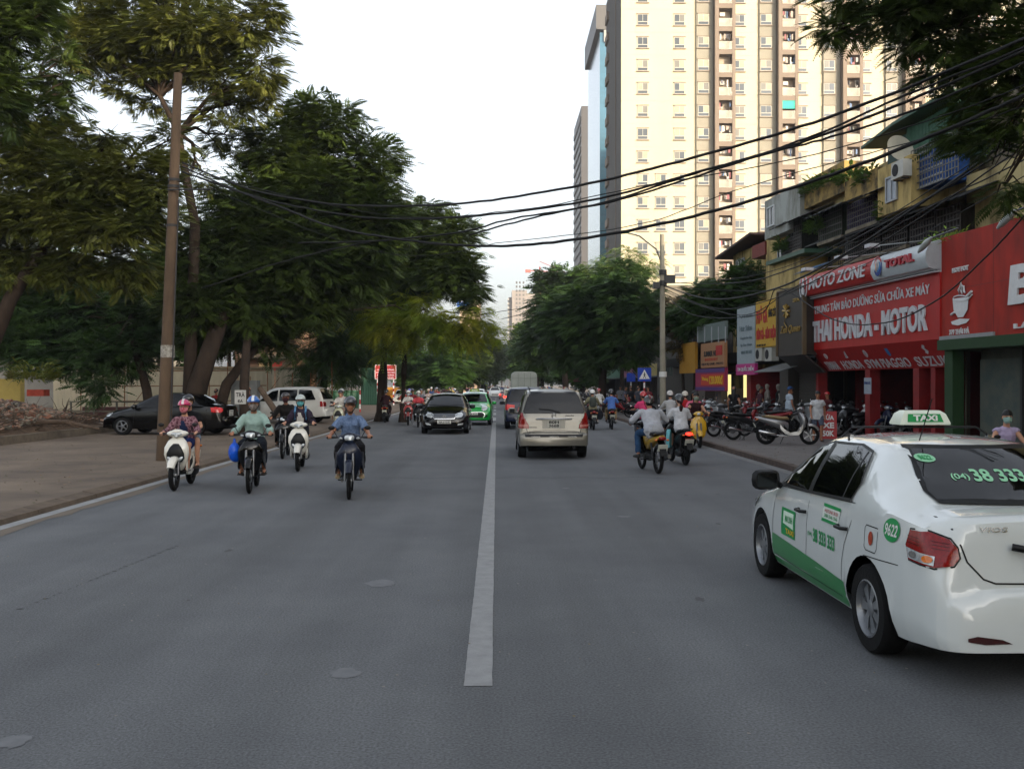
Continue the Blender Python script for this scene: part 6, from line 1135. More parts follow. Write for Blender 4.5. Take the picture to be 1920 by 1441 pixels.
def camry():
    m = mat('black_paint', '030304', .16, var=.05, coat=.15, spec=.35)
    p = gr(832, 813); c = car('sedan', m, 'black saloon with wide chrome grille, front facing camera left of the centre line', 'car', 'saloon_car', (p.x + .05, p.y + 1.75, 0), R(-90), sc=(1.1, 1.06, 1.03))
    r, b, fr = c['root'], c['bvh'], c['fr']; XF = c['XF']
    for sg in (1, -1):
        patch(b, [(.42, .64), (.46, .72), (.70, .77), (.95, .78), (.9, .71), (.7, .62), (.48, .60)], corner(c, sg, False, .7, .1), .012, .04).obj('headlight', LNS, r, 30)
        patch(b, [(sg * .46, .33), (sg * .64, .36), (sg * .66, .42), (sg * .48, .39)], fr, .01, .04).obj('fog_lamp', LNS, r, 30)
    k = MB()
    for z in (.58, .615, .65, .685, .715):
        line(b, [(-.40 + (.69 - z) * .6, z), (0, z - .008), (.40 - (.69 - z) * .6, z)], .009, fr, .02, k)
    line(b, [(-.46, .73), (-.34, .56), (.34, .56), (.46, .73)], .02, fr, .022, k); k.obj('grille_bars', CHR, r)
    patch(b, [(-.45, .73), (-.34, .56), (.34, .56), (.45, .73)], fr, .008, .06).obj('grille', BLK, r)
    patch(b, [(-.42, .30), (.42, .30), (.46, .44), (-.46, .44)], fr, .006, .06).obj('air_intake', UND, r)
    k = MB(); k.lathe([(.05, 0), (.05, .03), (.035, .03), (.035, 0)], n=16, ax='x'); k.obj('emblem', CHR, r, 40, (XF - .01, 0, .65))
    plate(c, 0, .455, .47, .12, False, ['30A-610.05'], plain('c9c9c2', .5), XF + .015)
    mirror(c, 1.30, .98, m); handles(c, [2.1, 3.0], .8, CHR)
    k = MB(); line(b, [(-.60, 1.03), (.60, 1.03)], .03, fr, .007, k); k.obj('wiper', BLK, r)
    for sg in (1, -1):
        patch(b, [(1.16, .94), (1.9, 1.4), (2.7, 1.41), (3.0, 1.36), (3.2, 1.05)], c['sd'](sg), .003, .1).obj('window_frame', BLK, r, 30)
    k = MB(); k.box((XF - 2.2, .35, 1.25), (.02, .16, .10)); 
    patch(b, [(-.5, 1.1), (-.38, 1.1), (-.36, 1.18), (-.48, 1.18)], fr, .007, .05).obj('screen_sticker', plain('9aa7b5'), r)
    return c
def green_hatch():
    m = mat('green_paint', '0a8a35', .25, var=.05, coat=.8)
    p = gr(893, 797); c = car('hatch', m, 'bright green small taxi facing camera just behind the black saloon', 'taxi', 'green_taxi', (p.x - .1, p.y + 1.6, 0), R(-91), hub='alloy')
    r, b, fr = c['root'], c['bvh'], c['fr']; XF = c['XF']
    for sg in (1, -1):
        patch(b, [(.38, .72), (.55, .82), (.9, .92), (1.1, .93), (1.0, .82), (.7, .70), (.5, .66)], corner(c, sg, False, .7, .1), .012, .04).obj('headlight', LNS, r, 30)
        patch(b, [(sg * .50, .34), (sg * .66, .40), (sg * .64, .5), (sg * .55, .46)], fr, .01, .04).obj('fog_lamp', BLK, r, 30)
    patch(b, [(-.42, .36), (.42, .36), (.50, .50), (.40, .58), (-.40, .58), (-.50, .50)], fr, .008, .05).obj('grille', BLK, r)
    k = MB(); line(b, [(-.46, .33), (-.52, .50), (-.42, .60), (.42, .60), (.52, .50), (.46, .33)], .02, fr, .012, k); k.obj('grille_frame', CHR, r)
    plate(c, 0, .53, .42, .11, False, ['30A 41.23'], plain('c9c9c2', .5), XF + .02)
    roof_sign(c, .25, 1.50, plain('5c6e2a', .4), 'TAXI', plain('7da03a', .4), .5)
    mirror(c, 1.15, 1.0, m); handles(c, [1.95, 2.85], .85, m)
    patch(b, [(-.05, .86), (.05, .86), (.04, .91), (-.04, .91)], fr, .006, .05).obj('emblem', CHR, r)
def black_side():
    m = mat('black_paint', '030304', .16, var=.05, coat=.15, spec=.35)
    c = car('sedan', m, 'black saloon parked on the pavement behind the leaning pole, nose to the left', 'car', 'saloon_car', at(322, 790, 34.6).to_2d().to_3d(), R(171), sc=(1.06, 1, 1), hub='alloy')
    c['root'].location.z = .1; r, b, bk = c['root'], c['bvh'], c['bk']
    for sg in (1, -1):
        patch(b, [(.55, .92), (.62, .95), (.80, .97), (.98, .955), (.95, .80), (.66, .78), (.55, .84)], corner(c, sg, True, .9, .1), .014, .05).obj('tail_light', mat('bright_red_lens', 'b01518', .15, var=.2), r, 30)
        patch(b, [(.6, .62), (.7, .72), (1.1, .78), (1.25, .74), (1.1, .64)], corner(c, sg, False, .7, .1), .012, .05).obj('headlight', LNS, r, 30)
    plate(c, 0, .76, .3, .2, True, ['29A', '451'], plain('c9c9c2', .5), -c['XF'] + .06)
    mirror(c, 1.3, .98, m); handles(c, [2.03, 2.95], .8, m); seams(c, [[(1.22, .3), (1.27, .92)], [(2.15, .3), (2.16, .95)], [(3.1, 1.0), (2.94, .5)]], mm=DKM)
def simple_car(kind, col, label, px, py, wpx=None, front=True, hub='alloy', metal=0, sign=None, name='car', cat='car', group=None, dy=0, z=0, rz=None, lamp=None, sc=None):
    m = mat('black_paint', '030304', .16, var=.05, coat=.15, spec=.35) if col == 'black' else paint(col, metal)
    p = gr(px, py, z); s = 1.0
    if wpx: s = (wpx / F * p.y) / (2 * max(k[1] for k in SPEC[kind]['wid']))
    L = SPEC[kind]['L']; c = car(kind, m, label, cat, name, (p.x, p.y + L / 2 - .5 + dy, z), rz if rz is not None else R(-90 if front else 90), hub, sc or (s, s, s), group, lod=1)
    r, b = c['root'], c['bvh']; XF = c['XF']; zb = interp(SPEC[kind]['belt'], .5)
    for sg in (1, -1):
        patch(b, [(.55, zb - .18), (.6, zb - .02), (1.0, zb + .02), (1.1, zb - .08), (.8, zb - .18)], corner(c, sg, False, .8, .1), .012, .08).obj('headlight', LNS, r)
        zr = interp(SPEC[kind]['belt'], L - .5)
        patch(b, [(.5, zr - .25), (.5, zr - .05), (.95, zr), (.95, zr - .25)], corner(c, sg, True, .8, .1), .012, .08).obj('tail_light', lamp or RLN, r)
    patch(b, [(-.4, zb - .3), (.4, zb - .3), (.45, zb - .16), (-.45, zb - .16)], c['fr'], .01, .1).obj('grille', BLK, r)
    for rear in (True, False): plate(c, 0, zb - .36, .4, .12, rear, [], plain('c9c9c2', .5))
    mirror(c, 1.3 if L < 6 else .5, interp(SPEC[kind]['belt'], 1.3) + .1, m)
    if sign: roof_sign(c, .2, max(k[1] for k in SPEC[kind]['top']), plain(sign, .4))
    return c
def traffic():
    taxi_detail(); innova(); camry(); green_hatch(); black_side()
    simple_car('mpv', '0a1430', 'dark blue off-roader mostly hidden by the silver people carrier, one red lamp showing', 986, 804, None, False, lamp=mat('red_bright', 'd01818', .2, var=.1))
    simple_car('mpv', 'b9bab6', 'white estate parked under the trees behind the black parked saloon', 515, 795, None, z=.1, rz=R(172), sc=(1.0, 1, .95))
    # oncoming queue
    simple_car('mpv', 'b4b8b8', 'white people carrier behind the green taxi in the oncoming lane', 893, 768, 40, group=None)
    simple_car('sedan', 'b9bbb8', 'white saloon alone beside the centre line in the distance', 928, 746, 24)
    simple_car('sedan', '9fb0b4', 'pale blue saloon just behind the black saloon with chrome grille', 838, 778, 42)
    simple_car('sedan', 'c4c6c2', 'white taxi with red roof sign between black saloon and green taxi', 872, 775, 36, sign='c01c20', name='taxi', cat='taxi')
    simple_car('hatch', 'a9adb0', 'silver hatchback parked beside the red notice board', 752, 757, 30, z=.05)
    simple_car('sedan', 'a4aeb4', 'grey saloon far off behind the pale people carrier', 915, 740, 16)
    simple_car('sedan', '8f989c', 'small grey saloon furthest off in the oncoming lane', 934, 735, 13)
    simple_car('van', '8a8f93', 'grey minibus far off beside the dark trees', 899, 737, 17, name='minibus', cat='minibus')
    simple_car('bus', '3c4a5e', 'dark blue bus with yellow front far down the left lane', 905, 742, 22, name='bus', cat='bus')
    simple_car('van', 'b9b4aa', 'cream minibus in front of the grey box lorry', 957, 758, 26, False, name='minibus', cat='minibus', lamp=RLIT)
    simple_car('sedan', 'a8281a', 'red saloon with glowing tail lights beyond the dark blue off-roader', 944, 748, 17, False, lamp=RLIT)
    simple_car('bus', 'c8c8bc', 'white city bus with blue rear window behind the box lorry', 1001, 747, 30, False, name='bus', cat='bus', sc=None)
    simple_car('bus', '6c7478', 'grey bus roof showing far beyond the lorry', 973, 738, 26, False, name='bus', cat='bus')
    # box lorry
    p = gr(983, 768); r = thing('box_lorry', 'lorry with rounded grey canvas box ahead of the silver people carrier', 'lorry', (p.x, p.y + 2, 0), R(90))
    k = MB(); k.sec([(x, 0, 1.95, .96 if -2 < x < 1 else .93, .86 if -2 < x < 1 else .84) for x in (-2.2, -2.1, -1, 0, 1, 1.2)], 24, pw=6); bo = k.obj('cargo_box', mat('canvas_grey', '8a8f88', .75, var=.12, scale=2), r, 30)
    k = MB()
    for y in (-.45, 0, .45): k.box((-2.215, y, 1.95), (.02, .03, 1.5))
    for z in (1.5, 2.3): k.box((-2.215, 0, z), (.02, 1.75, .03))
    k.obj('door_frame', plain('6a6e68'), bo)
    k = MB(); k.sec([(1.3, 0, 1.3, .85, .75), (1.9, 0, 1.3, .87, .78), (2.6, 0, 1.15, .85, .68), (2.75, 0, 1.0, .8, .5)], 20, pw=6); k.obj('cab', plain('b8bcc0'), r, 30)
    k = MB(); k.b2((-2.1, -.4, .6), (2.3, .4, 1.05)); k.obj('chassis', UND, r)
    k = MB(); k.box((-2.22, .75, .95), (.05, .16, .12)); k.obj('tail_light', RLIT, r); k = MB(); k.box((-2.22, -.75, .95), (.05, .16, .12)); k.obj('tail_light', RLIT, r)
    for x in (-1.4, 1.9):
        for sg in (1, -1): put_wheel(r, x, sg * .75, .36, .22, 'cap', sg)
# ---------------- motorbikes (forward +X)
def bike_wheel(r, wd, spokes):
    b = MB(); ri = r - wd * .75
    prof = []
    for k in range(11):
        a = 2 * pi * k / 10; prof.append((r - wd * .55 + wd * .55 * cos(a), wd * .5 * sin(a)))
    b.lathe(prof, ax='y', n=30); t = b.mesh('tyre', RUB, 50)
    b = MB(); b.lathe([(ri + .01, -.022), (ri + .01, .022), (ri - .014, .016), (ri - .014, -.016), (ri + .01, -.022)], ax='y', n=30)
    b.lathe([(.001, -.05), (.045, -.045), (.05, -.02), (.05, .02), (.045, .045), (.001, .05)], ax='y', n=14)
    if spokes == 'wire':
        for k in range(16):
            a = 2 * pi * k / 16; b.tube([(.04 * cos(a), (.03 if k % 2 else -.03), .04 * sin(a)), (ri * cos(a + .25), 0, ri * sin(a + .25))], .0035, 4)
        b.lathe([(.10, .03), (.10, .036), (.06, .04)], ax='y', n=16)
    else:
        for k in range(5):
            a = 2 * pi * k / 5; d = V((cos(a), 0, sin(a))); e = V((-sin(a), 0, cos(a)))
            b.loft([[d * rr + e * sx * ww + V((0, sy * .016, 0)) for sx, sy in ((-1, -1), (1, -1), (1, 1), (-1, 1))] for rr, ww in ((.04, .02), (ri, .012))])
    return t, b.mesh('rim', mat('bike_rim', '8f9194', .35, .8, var=.1) if spokes != 'black' else DKM, 40)
BW = {}
def add_bw(root, x, r, wd, sp, sc=1):
    k = (r, wd, sp)
    if k not in BW: BW[k] = bike_wheel(r, wd, sp)
    a = bpy.data.objects.new('wheel', BW[k][0]); COL.objects.link(a); a.parent = root; a.location = (x, 0, r)
    c = bpy.data.objects.new('rim', BW[k][1]); COL.objects.link(c); c.parent = a
PROTO = {}
def ring_sec(b, secs, n=16, pw=2.4):
    """sections (centre xyz, half y, half thickness, tilt): ellipse across Y and direction tilt in XZ"""
    rings = []
    for (x, z, ry, rt, a) in secs:
        d = V((cos(a), 0, sin(a))); e = 2 / pw; ring = []
        for k in range(n):
            t = 2 * pi * k / n; c, s = cos(t), sin(t)
            ring.append(V((x, 0, z)) + V((0, 1, 0)) * ry * abs(c) ** e * (1 if c > 0 else -1) + d * rt * abs(s) ** e * (1 if s > 0 else -1))
        rings.append(ring)
    return b.loft(rings)
def bike_proto(kind):
    """scooter / underbone / vespa ; material slot 0 of painted parts is swapped per bike"""
    if kind in PROTO: return PROTO[kind]
    r = thing('motorbike', 'x', 'motorbike'); P = paint('c8c8c4'); sc = kind != 'underbone'
    wr = .235 if kind == 'vespa' else (.275 if sc else .295); wd = .085 if sc else .07
    xf, xr = (.60, -.60)
    if kind == 'vespa': xf, xr = .58, -.56
    add_bw(r, xf, wr, wd, 'wire' if not sc else 'alloy'); add_bw(r, xr, wr, wd * 1.1, 'wire' if not sc else 'black')
    ht = (xf - .20, .92)
    # fork
    b = MB(); 
    for y in (-.062, .062):
        b.tube([(xf, y * 1.1, wr), (xf - .07, y, wr + .28)], .019, 8); b.tube([(xf - .06, y, wr + .24), (xf - .13, y, wr + .48)], .024, 8)
    b.obj('fork', STL, r, 50)
    # front fender
    b = MB(); rings = []
    for i in range(9):
        a = R(28 + i * 15); rr = wr + .028; wv = .062 + .012 * sin(pi * i / 8)
        if not sc: wv *= .85
        c = V((xf + 0, 0, wr)); d = V((cos(a), 0, sin(a)))
        rings.append([c + d * (rr + q) + V((0, y, 0)) for y, q in ((-wv, -.05), (-wv * .97, -.005), (-wv * .6, .022), (0, .03), (wv * .6, .022), (wv * .97, -.005), (wv, -.05), (wv * .9, -.05), (0, .02), (-wv * .9, -.05))])
    b.loft(rings); b.obj('front_fender', P, r, 50)
    # leg shield / nose
    b = MB()
    if kind == 'vespa':
        ring_sec(b, [(.40, .26, .10, .03, 0), (.41, .36, .19, .04, 0), (.40, .55, .235, .05, .1), (.37, .75, .22, .05, .15), (.35, .88, .13, .05, .15), (.34, .93, .07, .04, .15)], 20)
        b.sec([(.36, 0, .62, .05, .25), (.43, 0, .62, .045, .24), (.455, 0, .60, .03, .2)], 12)
    elif sc:
        ring_sec(b, [(.30, .30, .06, .03, 0), (.38, .40, .13, .05, 0), (.42, .50, .18, .06, .05), (.44, .62, .215, .08, .1), (.43, .74, .21, .085, .2), (.38, .85, .16, .07, .3), (.34, .92, .09, .04, .3)], 20)
    else:
        ring_sec(b, [(.24, .36, .12, .05, -.3), (.32, .48, .17, .06, -.2), (.40, .62, .215, .07, 0), (.43, .73, .205, .08, .2), (.40, .83, .14, .07, .4), (.36, .90, .09, .05, .4)], 20)
    sh = b.obj('leg_shield', P, r, 50)
    if kind == 'scooter':
        b = MB(); ring_sec(b, [(.50, .49, .10, .02, 0), (.52, .56, .155, .03, .1), (.53, .65, .15, .035, .15), (.515, .75, .10, .03, .3), (.48, .81, .05, .02, .3)], 16); b.obj('nose_insert', BLK, r, 50)
        for y in (-1, 1):
            b = MB(); b.ell((.545, y * .095, .555), (.03, .055, .032), 10, Matrix.Rotation(y * .7, 3, 'X')); b.obj('turn_signal', LNS, r, 50)
        b = MB(); b.sec([(.48, -.2, .5, .02, .02)], 4)
        for y in (-1, 1):   # side edge of shield sweeping down
            pass
    if kind == 'underbone':
        for y in (-1, 1):
            b = MB(); b.loft([[V((x, y * (yy + t), z)) for z, t in ((z0, 0), (z1, 0), (z1, .02), (z0, .02))] for x, yy, z0, z1 in ((.40, .18, .58, .76), (.30, .21, .44, .74), (.20, .215, .38, .60), (.12, .20, .38, .48))]); b.obj('side_shield', P, r, 40)
            b = MB(); b.ell((.44, y * .135, .70), (.03, .055, .03), 10, Matrix.Rotation(y * .5, 3, 'X')); b.obj('shield_insert', plain('a8abb0', .35), r, 50)
    # handlebar cowl + headlight
    b = MB(); hz = .985; hx = .36
    b.ell((hx, 0, hz), (.10, .19 if kind != 'vespa' else .15, .065), 16)
    b.ell((hx + .03, 0, hz + .035), (.07, .11, .045), 12)
    b.obj('handlebar_cowl', P, r, 50)
    b = MB()
    if kind == 'underbone': b.sec([(hx + .06, 0, hz, .085, .05), (hx + .095, 0, hz - .005, .08, .048), (hx + .12, 0, hz - .01, .05, .03)], 14, pw=3)
    elif kind == 'scooter': b.ell((hx + .055, 0, hz - .005), (.06, .115, .038), 14); b.ell((hx + .07, 0, hz - .035), (.05, .05, .03), 12)
    else: b.ell((hx + .065, 0, hz + .0), (.05, .065, .055), 14)
    b.obj('headlight', LNS, r, 50)
    if kind == 'underbone':
        for y in (-1, 1): b = MB(); b.ell((hx + .04, y * .13, hz - .01), (.045, .045, .025), 10); b.obj('turn_signal', AMB if 0 else LNS, r, 50)
    b = MB(); b.tube([(hx - .08, -.36, hz - .0), (hx - .03, -.2, hz), (hx - .03, .2, hz), (hx - .08, .36, hz)], .014, 8)
    for y in (-1, 1):
        b.tube([(hx - .08, y * .37, hz), (hx - .05, y * .24, hz)], .019, 8); b.tube([(hx - .02, y * .22, hz - .01), (hx + .0, y * .36, hz - .02)], .006, 5)
    b.obj('handlebar', DKM, r, 50)
    for y in (-1, 1):
        b = MB(); b.tube([(hx - .03, y * .2, hz + .01), (hx - .02, y * .26, hz + .12)], .006, 5); b.ell((hx - .02, y * .29, hz + .155), (.018, .055, .035), 12); o = b.obj('mirror', BLK, r, 50)
        b = MB(); b.ell((hx - .036, y * .29, hz + .155), (.004, .047, .028), 10); b.obj('mirror_glass', CHR, o, 50)
    # body
    b = MB()
    if sc:
        b.sec([(.36, 0, .33, .10, .05), (.30, 0, .30, .135, .045), (.05, 0, .30, .14, .045), (-.05, 0, .38, .14, .12), (-.12, 0, .46, .15, .18)], 16, pw=3); b.obj('floorboard', BLK, r, 50); b = MB()
        if kind == 'vespa': b.sec([(.0, 0, .52, .11, .12), (-.1, 0, .54, .15, .17), (-.35, 0, .53, .20, .19), (-.6, 0, .53, .19, .17), (-.78, 0, .56, .12, .12), (-.84, 0, .60, .05, .06)], 18)
        else: b.sec([(.02, 0, .50, .08, .12), (-.08, 0, .53, .13, .15), (-.3, 0, .60, .165, .13), (-.55, 0, .67, .15, .09), (-.78, 0, .73, .10, .06), (-.90, 0, .76, .05, .03)], 18)
        if kind == 'scooter':
            for y in (-1, 1):   # painted side rails from shield along the floor
                rings = [[V((x, y * (yy + t), z)) for z, t in ((z0, -.02), (z1, -.02), (z1, .012), (z0, .012))] for x, yy, z0, z1 in ((.40, .17, .48, .60), (.36, .165, .34, .50), (.28, .15, .26, .37), (.05, .15, .25, .33), (-.10, .155, .30, .42), (-.22, .15, .44, .56))]
                b.loft(rings)
    else:
        b.sec([(.38, 0, .78, .05, .09), (.25, 0, .62, .06, .08), (.12, 0, .52, .06, .07), (-.02, 0, .55, .09, .10), (-.2, 0, .62, .13, .11), (-.5, 0, .68, .12, .075), (-.78, 0, .74, .08, .05), (-.9, 0, .77, .04, .03)], 16)
    b.obj('body_panel', P, r, 50)
    b = MB(); sz = .745 if sc else .77
    b.sec([(.04, 0, sz - .03, .07, .02), (-.02, 0, sz, .12, .045), (-.2, 0, sz, .135, .05), (-.38, 0, sz + .025, .13, .05), (-.58, 0, sz + .045, .12, .045), (-.70, 0, sz + .05, .07, .02)], 14, pw=2.8); b.obj('seat', mat('seat_vinyl', '131214', .5, var=.2, bump=.1), r, 50)
    b = MB(); b.tube([(-.62, -.10, .80), (-.80, -.10, .84), (-.88, 0, .86), (-.80, .10, .84), (-.62, .10, .80)], .013, 6); b.obj('grab_rail', STL, r, 50)
    # engine, exhaust, rear fender, lamps
    b = MB()
    if sc: b.ell((-.42, .11, .28), (.24, .07, .10), 12); b.ell((-.35, 0, .32), (.14, .12, .12), 10); b.tube([(-.6, .12, .26), (-.62, .12, .62)], .024, 8)
    else:
        b.ell((.02, 0, .32), (.17, .12, .10), 12); b.ell((.2, 0, .36), (.12, .07, .07), 10)
        for y in (-.11, .11): b.tube([(-.58, y, .30), (-.46, y, .62)], .022, 8)
        b.box((-.3, .085, .31), (.5, .03, .08)); b.tube([(.0, -.2, .26), (.0, .2, .26)], .012); b.tube([(-.3, -.2, .30), (-.3, .2, .30)], .01)
    b.obj('engine', DKM, r, 50)
    b = MB(); b.tube([(.05, -.13, .24), (-.2, -.15, .24), (-.35, -.155, .26)], .018, 8); b.tube([(-.33, -.155, .26), (-.40, -.16, .28), (-.78, -.165, .36), (-.82, -.165, .365)], [.025, .045, .052, .04], 12); b.obj('exhaust', STL if not sc else DKM, r, 50)
    b = MB(); b.loft([[V((x, y, z)) for y in (-.07, .07) for _ in (0,)] + [V((x - .012, .07, z - .01)), V((x - .012, -.07, z - .01))] for x, z in ((-.74, .70), (-.86, .60), (-.95, .46), (-.98, .40))]); b.obj('rear_fender', BLK, r, 40)
    b = MB(); b.box((-.915, 0, .545), (.01, .20, .15), M=Matrix.Rotation(R(-25), 3, 'Y')); b.obj('licence_plate', plain('bdbdb0'), r)
    b = MB(); b.ell((-.885, 0, .735), (.035, .085, .04), 12); b.obj('tail_light', RLN, r, 50)
    for y in (-1, 1): b = MB(); b.ell((-.85, y * .12, .70), (.03, .035, .025), 8); b.obj('rear_signal', AMB, r, 50)
    b = MB(); b.tube([(-.1, .12, .22), (-.18, .2, .02)], .01, 5); b.tube([(-.28, .1, .24), (-.30, .17, .0), (-.30, -.17, .0), (-.28, -.1, .24)], .012, 5) if not sc else None; b.obj('stand', DKM, r)
    PROTO[kind] = r; r['used'] = 0; return r
def far_bike():
    if 'far' in PROTO: return PROTO['far']
    r = thing('motorbike', 'x', 'motorbike'); P = paint('c8c8c4')
    for x in (.6, -.6):
        b = MB(); b.lathe([(.22, -.035), (.29, -.03), (.29, .03), (.22, .035), (.22, -.035)], ax='y', n=16, c=(x, 0, .29)); b.obj('wheel', RUB, r)
    b = MB(); ring_sec(b, [(.34, .30, .08, .03, 0), (.42, .55, .18, .06, 0), (.43, .72, .18, .08, .1), (.38, .95, .17, .07, 0), (.38, 1.02, .1, .05, 0)], 10); b.tube([(.6, 0, .29), (.45, 0, .7)], .05, 6)
    b.sec([(.36, 0, .33, .1, .05), (.05, 0, .33, .12, .06), (-.1, 0, .5, .14, .18), (-.5, 0, .62, .14, .12), (-.88, 0, .72, .04, .04)], 10); b.obj('body_panel', P, r, 50)
    b = MB(); b.sec([(.02, 0, .75, .1, .04), (-.65, 0, .8, .1, .04)], 8); b.tube([(.3, -.35, 1), (.34, 0, .98), (.3, .35, 1)], .015, 5); b.ell((-.4, 0, .3), (.25, .13, .1), 8)
    for y in (-.29, .29): b.ell((.33, y, 1.13), (.02, .06, .04), 8)
    b.obj('seat', BLK, r, 50)
    b = MB(); b.ell((.46, 0, .98), (.04, .09, .05), 8); b.obj('headlight', LNS, r, 50)
    b = MB(); b.ell((-.88, 0, .73), (.04, .08, .04), 8); b.obj('tail_light', RLN, r, 50)
    PROTO['far'] = r; r['used'] = 0; return r
def bike(kind, col, label, loc, rz, metal=0, lean=0, group=None, scale=1, swaps=None, seat=None, steer=0):
    p = far_bike() if kind == 'far' else bike_proto(kind)
    r = copy_tree(p)
    if 'used' in r: del r['used']
    r.name = {'scooter': 'scooter', 'vespa': 'scooter', 'underbone': 'motorbike', 'far': 'motorbike'}[kind]
    m = mat('black_paint', '030304', .16, var=.05, coat=.15, spec=.35) if col == 'black' else paint(col, metal)
    for c in list(r.children):
        n = c.name.split('.')[0]
        if n == 'stand' and not group: bpy.data.objects.remove(c); continue
        if n in ('front_fender', 'leg_shield', 'side_shield', 'handlebar_cowl', 'body_panel'): setm(c, 0, m)
        if swaps and n in swaps: setm(c, 0, swaps[n])
    r.location = loc; r.rotation_euler = (lean, 0, rz); r.scale = (scale,) * 3
    r['label'] = label; r['category'] = 'scooter' if kind in ('scooter', 'vespa') else 'motorbike'
    if group: r['group'] = group
    elif 'group' in r: del r['group']
    return r
# ---------------- people (facing +X, origin on the ground under the pelvis / bike centre)
FOLD = bpy.data.textures.new('folds', 'CLOUDS'); FOLD.noise_scale = .085; FOLD.noise_depth = 2
BAKE = {}
def baked(key, build, vox, fold=0, mats=None):
    """closed shapes grown into one continuous surface"""
    if key in BAKE: return BAKE[key]
    b = MB(); build(b); me = b.mesh('part', BLK)
    o = bpy.data.objects.new('tmp', me); COL.objects.link(o)
    m = o.modifiers.new('r', 'REMESH'); m.mode = 'VOXEL'; m.voxel_size = vox; m.use_smooth_shade = True
    s = o.modifiers.new('s', 'SMOOTH'); s.factor = .5; s.iterations = 2 if vox < .02 else 1
    if fold:
        d = o.modifiers.new('d', 'DISPLACE'); d.texture = FOLD; d.strength = fold; d.mid_level = .5; d.texture_coords = 'LOCAL'
    dg = bpy.context.evaluated_depsgraph_get(); ev = o.evaluated_get(dg)
    nm = bpy.data.meshes.new_from_object(ev); bpy.data.objects.remove(o); bpy.data.meshes.remove(me)
    BAKE[key] = nm; return nm
def cap(b, p0, p1, r0, r1=None, n=10):
    r1 = r1 or r0; p0 = V(p0); p1 = V(p1); b.tube([p0, p1], [r0, r1], n); b.ell(p0, r0, n); b.ell(p1, r1, n)
def mid(a, b, t=.5): return V(a).lerp(V(b), t)
def torso(b, p, g=0):
    pe, ch = V(p['pel']), V(p['che']); ax = (ch - pe); fw = V((ax.z, 0, -ax.x)).normalized(); sd = V((0, 1, 0))
    if 'turn' in p: sd = Matrix.Rotation(p['turn'], 3, 'Z') @ sd; fw = Matrix.Rotation(p['turn'], 3, 'Z') @ fw
    fat = p.get('fat', 1.0); rings = []
    for t, w, d, o in ((-.22, .10, .08, -.01), (-.12, .155, .11, -.01), (.0, .165, .12, 0), (.25, .15, .108, .01), (.5, .142, .10, .012), (.75, .155, .106, .015), (.90, .160, .102, .01), (1.0, .145, .088, 0), (1.10, .095, .068, 0), (1.18, .055, .052, 0)):
        c = pe + ax * t + fw * o; w = w * (fat if t < .8 else 1) * p.get('w', 1) + g; d = d * fat + g
        rings.append([c + sd * w * cos(2 * pi * k / 16) + fw * d * sin(2 * pi * k / 16) for k in range(16)])
    b.loft(rings)
def head_parts(b, p, lod):
    h = V(p['hed']); a = p.get('look', 0); pit = p.get('nod', 0); Q = Matrix.Rotation(a, 3, 'Z') @ Matrix.Rotation(pit, 3, 'Y')
    def at_(x, y, z): return h + Q @ V((x, y, z))
    b.ell(at_(-.01, 0, .03), (.098, .077, .095), 14, Q); b.ell(at_(.015, 0, -.03), (.072, .062, .085), 12, Q)
    b.ell(at_(.045, 0, -.085), (.035, .033, .027), 10, Q)
    if lod == 0:
        b.loft([[at_(x, y * w, z) for x, y in ((.07, -1), (.07 + q, 0), (.07, 1), (.05, 0))] for z, w, q in ((.025, .008, .018), (-.01, .013, .030), (-.03, .018, .036), (-.038, .012, .02))])
        for s in (-1, 1): b.ell(at_(-.005, s * .078, -.01), (.018, .012, .03), 8, Q); b.ell(at_(.075, s * .032, .03), (.015, .025, .01), 8, Q)
        b.ell(at_(.078, 0, -.058), (.012, .024, .008), 8, Q)
    cap(b, at_(-.025, 0, -.07), mid(p['che'], h, .38), .05, .056)
def hand(b, wr, el, s, grip, lod):
    wr = V(wr); d = (wr - V(el)).normalized()
    if grip: d = (d * .4 + V((.9, 0, -.05))).normalized()
    up = V((0, 0, 1)); sd = d.cross(up)
    if sd.length < .2: sd = V((0, 1, 0))
    sd.normalize(); nn = sd.cross(d).normalized()
    if lod:
        b.ell(wr + d * .05, (.045, .035, .03), 8); return
    Q = Matrix((d, sd, nn)).transposed(); b.ell(wr + d * .045, (.048, .037, .018), 12, Q)
    for i, (o, l) in enumerate(((-.027, .062), (-.009, .072), (.009, .068), (.027, .052))):
        q0 = wr + d * .078 + sd * o; q1 = q0 + d * l * .5 - nn * (.012 if grip else .004); q2 = q1 + (d * .15 - nn).normalized() * l * .4 if grip else q1 + d * l * .4 - nn * .012
        q3 = q2 + (-d - nn * .4).normalized() * l * .3 if grip else q2 + d * l * .2 - nn * .012
        b.tube([q0, q1, q2, q3], [.010, .0095, .0088, .0075], 6)
    t0 = wr + d * .02 + sd * .03 * (-s); t1 = t0 + d * .03 + sd * .025 * (-s) - nn * .01; b.tube([t0, t1, t1 + d * .028 - nn * (.02 if grip else 0)], [.012, .011, .008], 6)
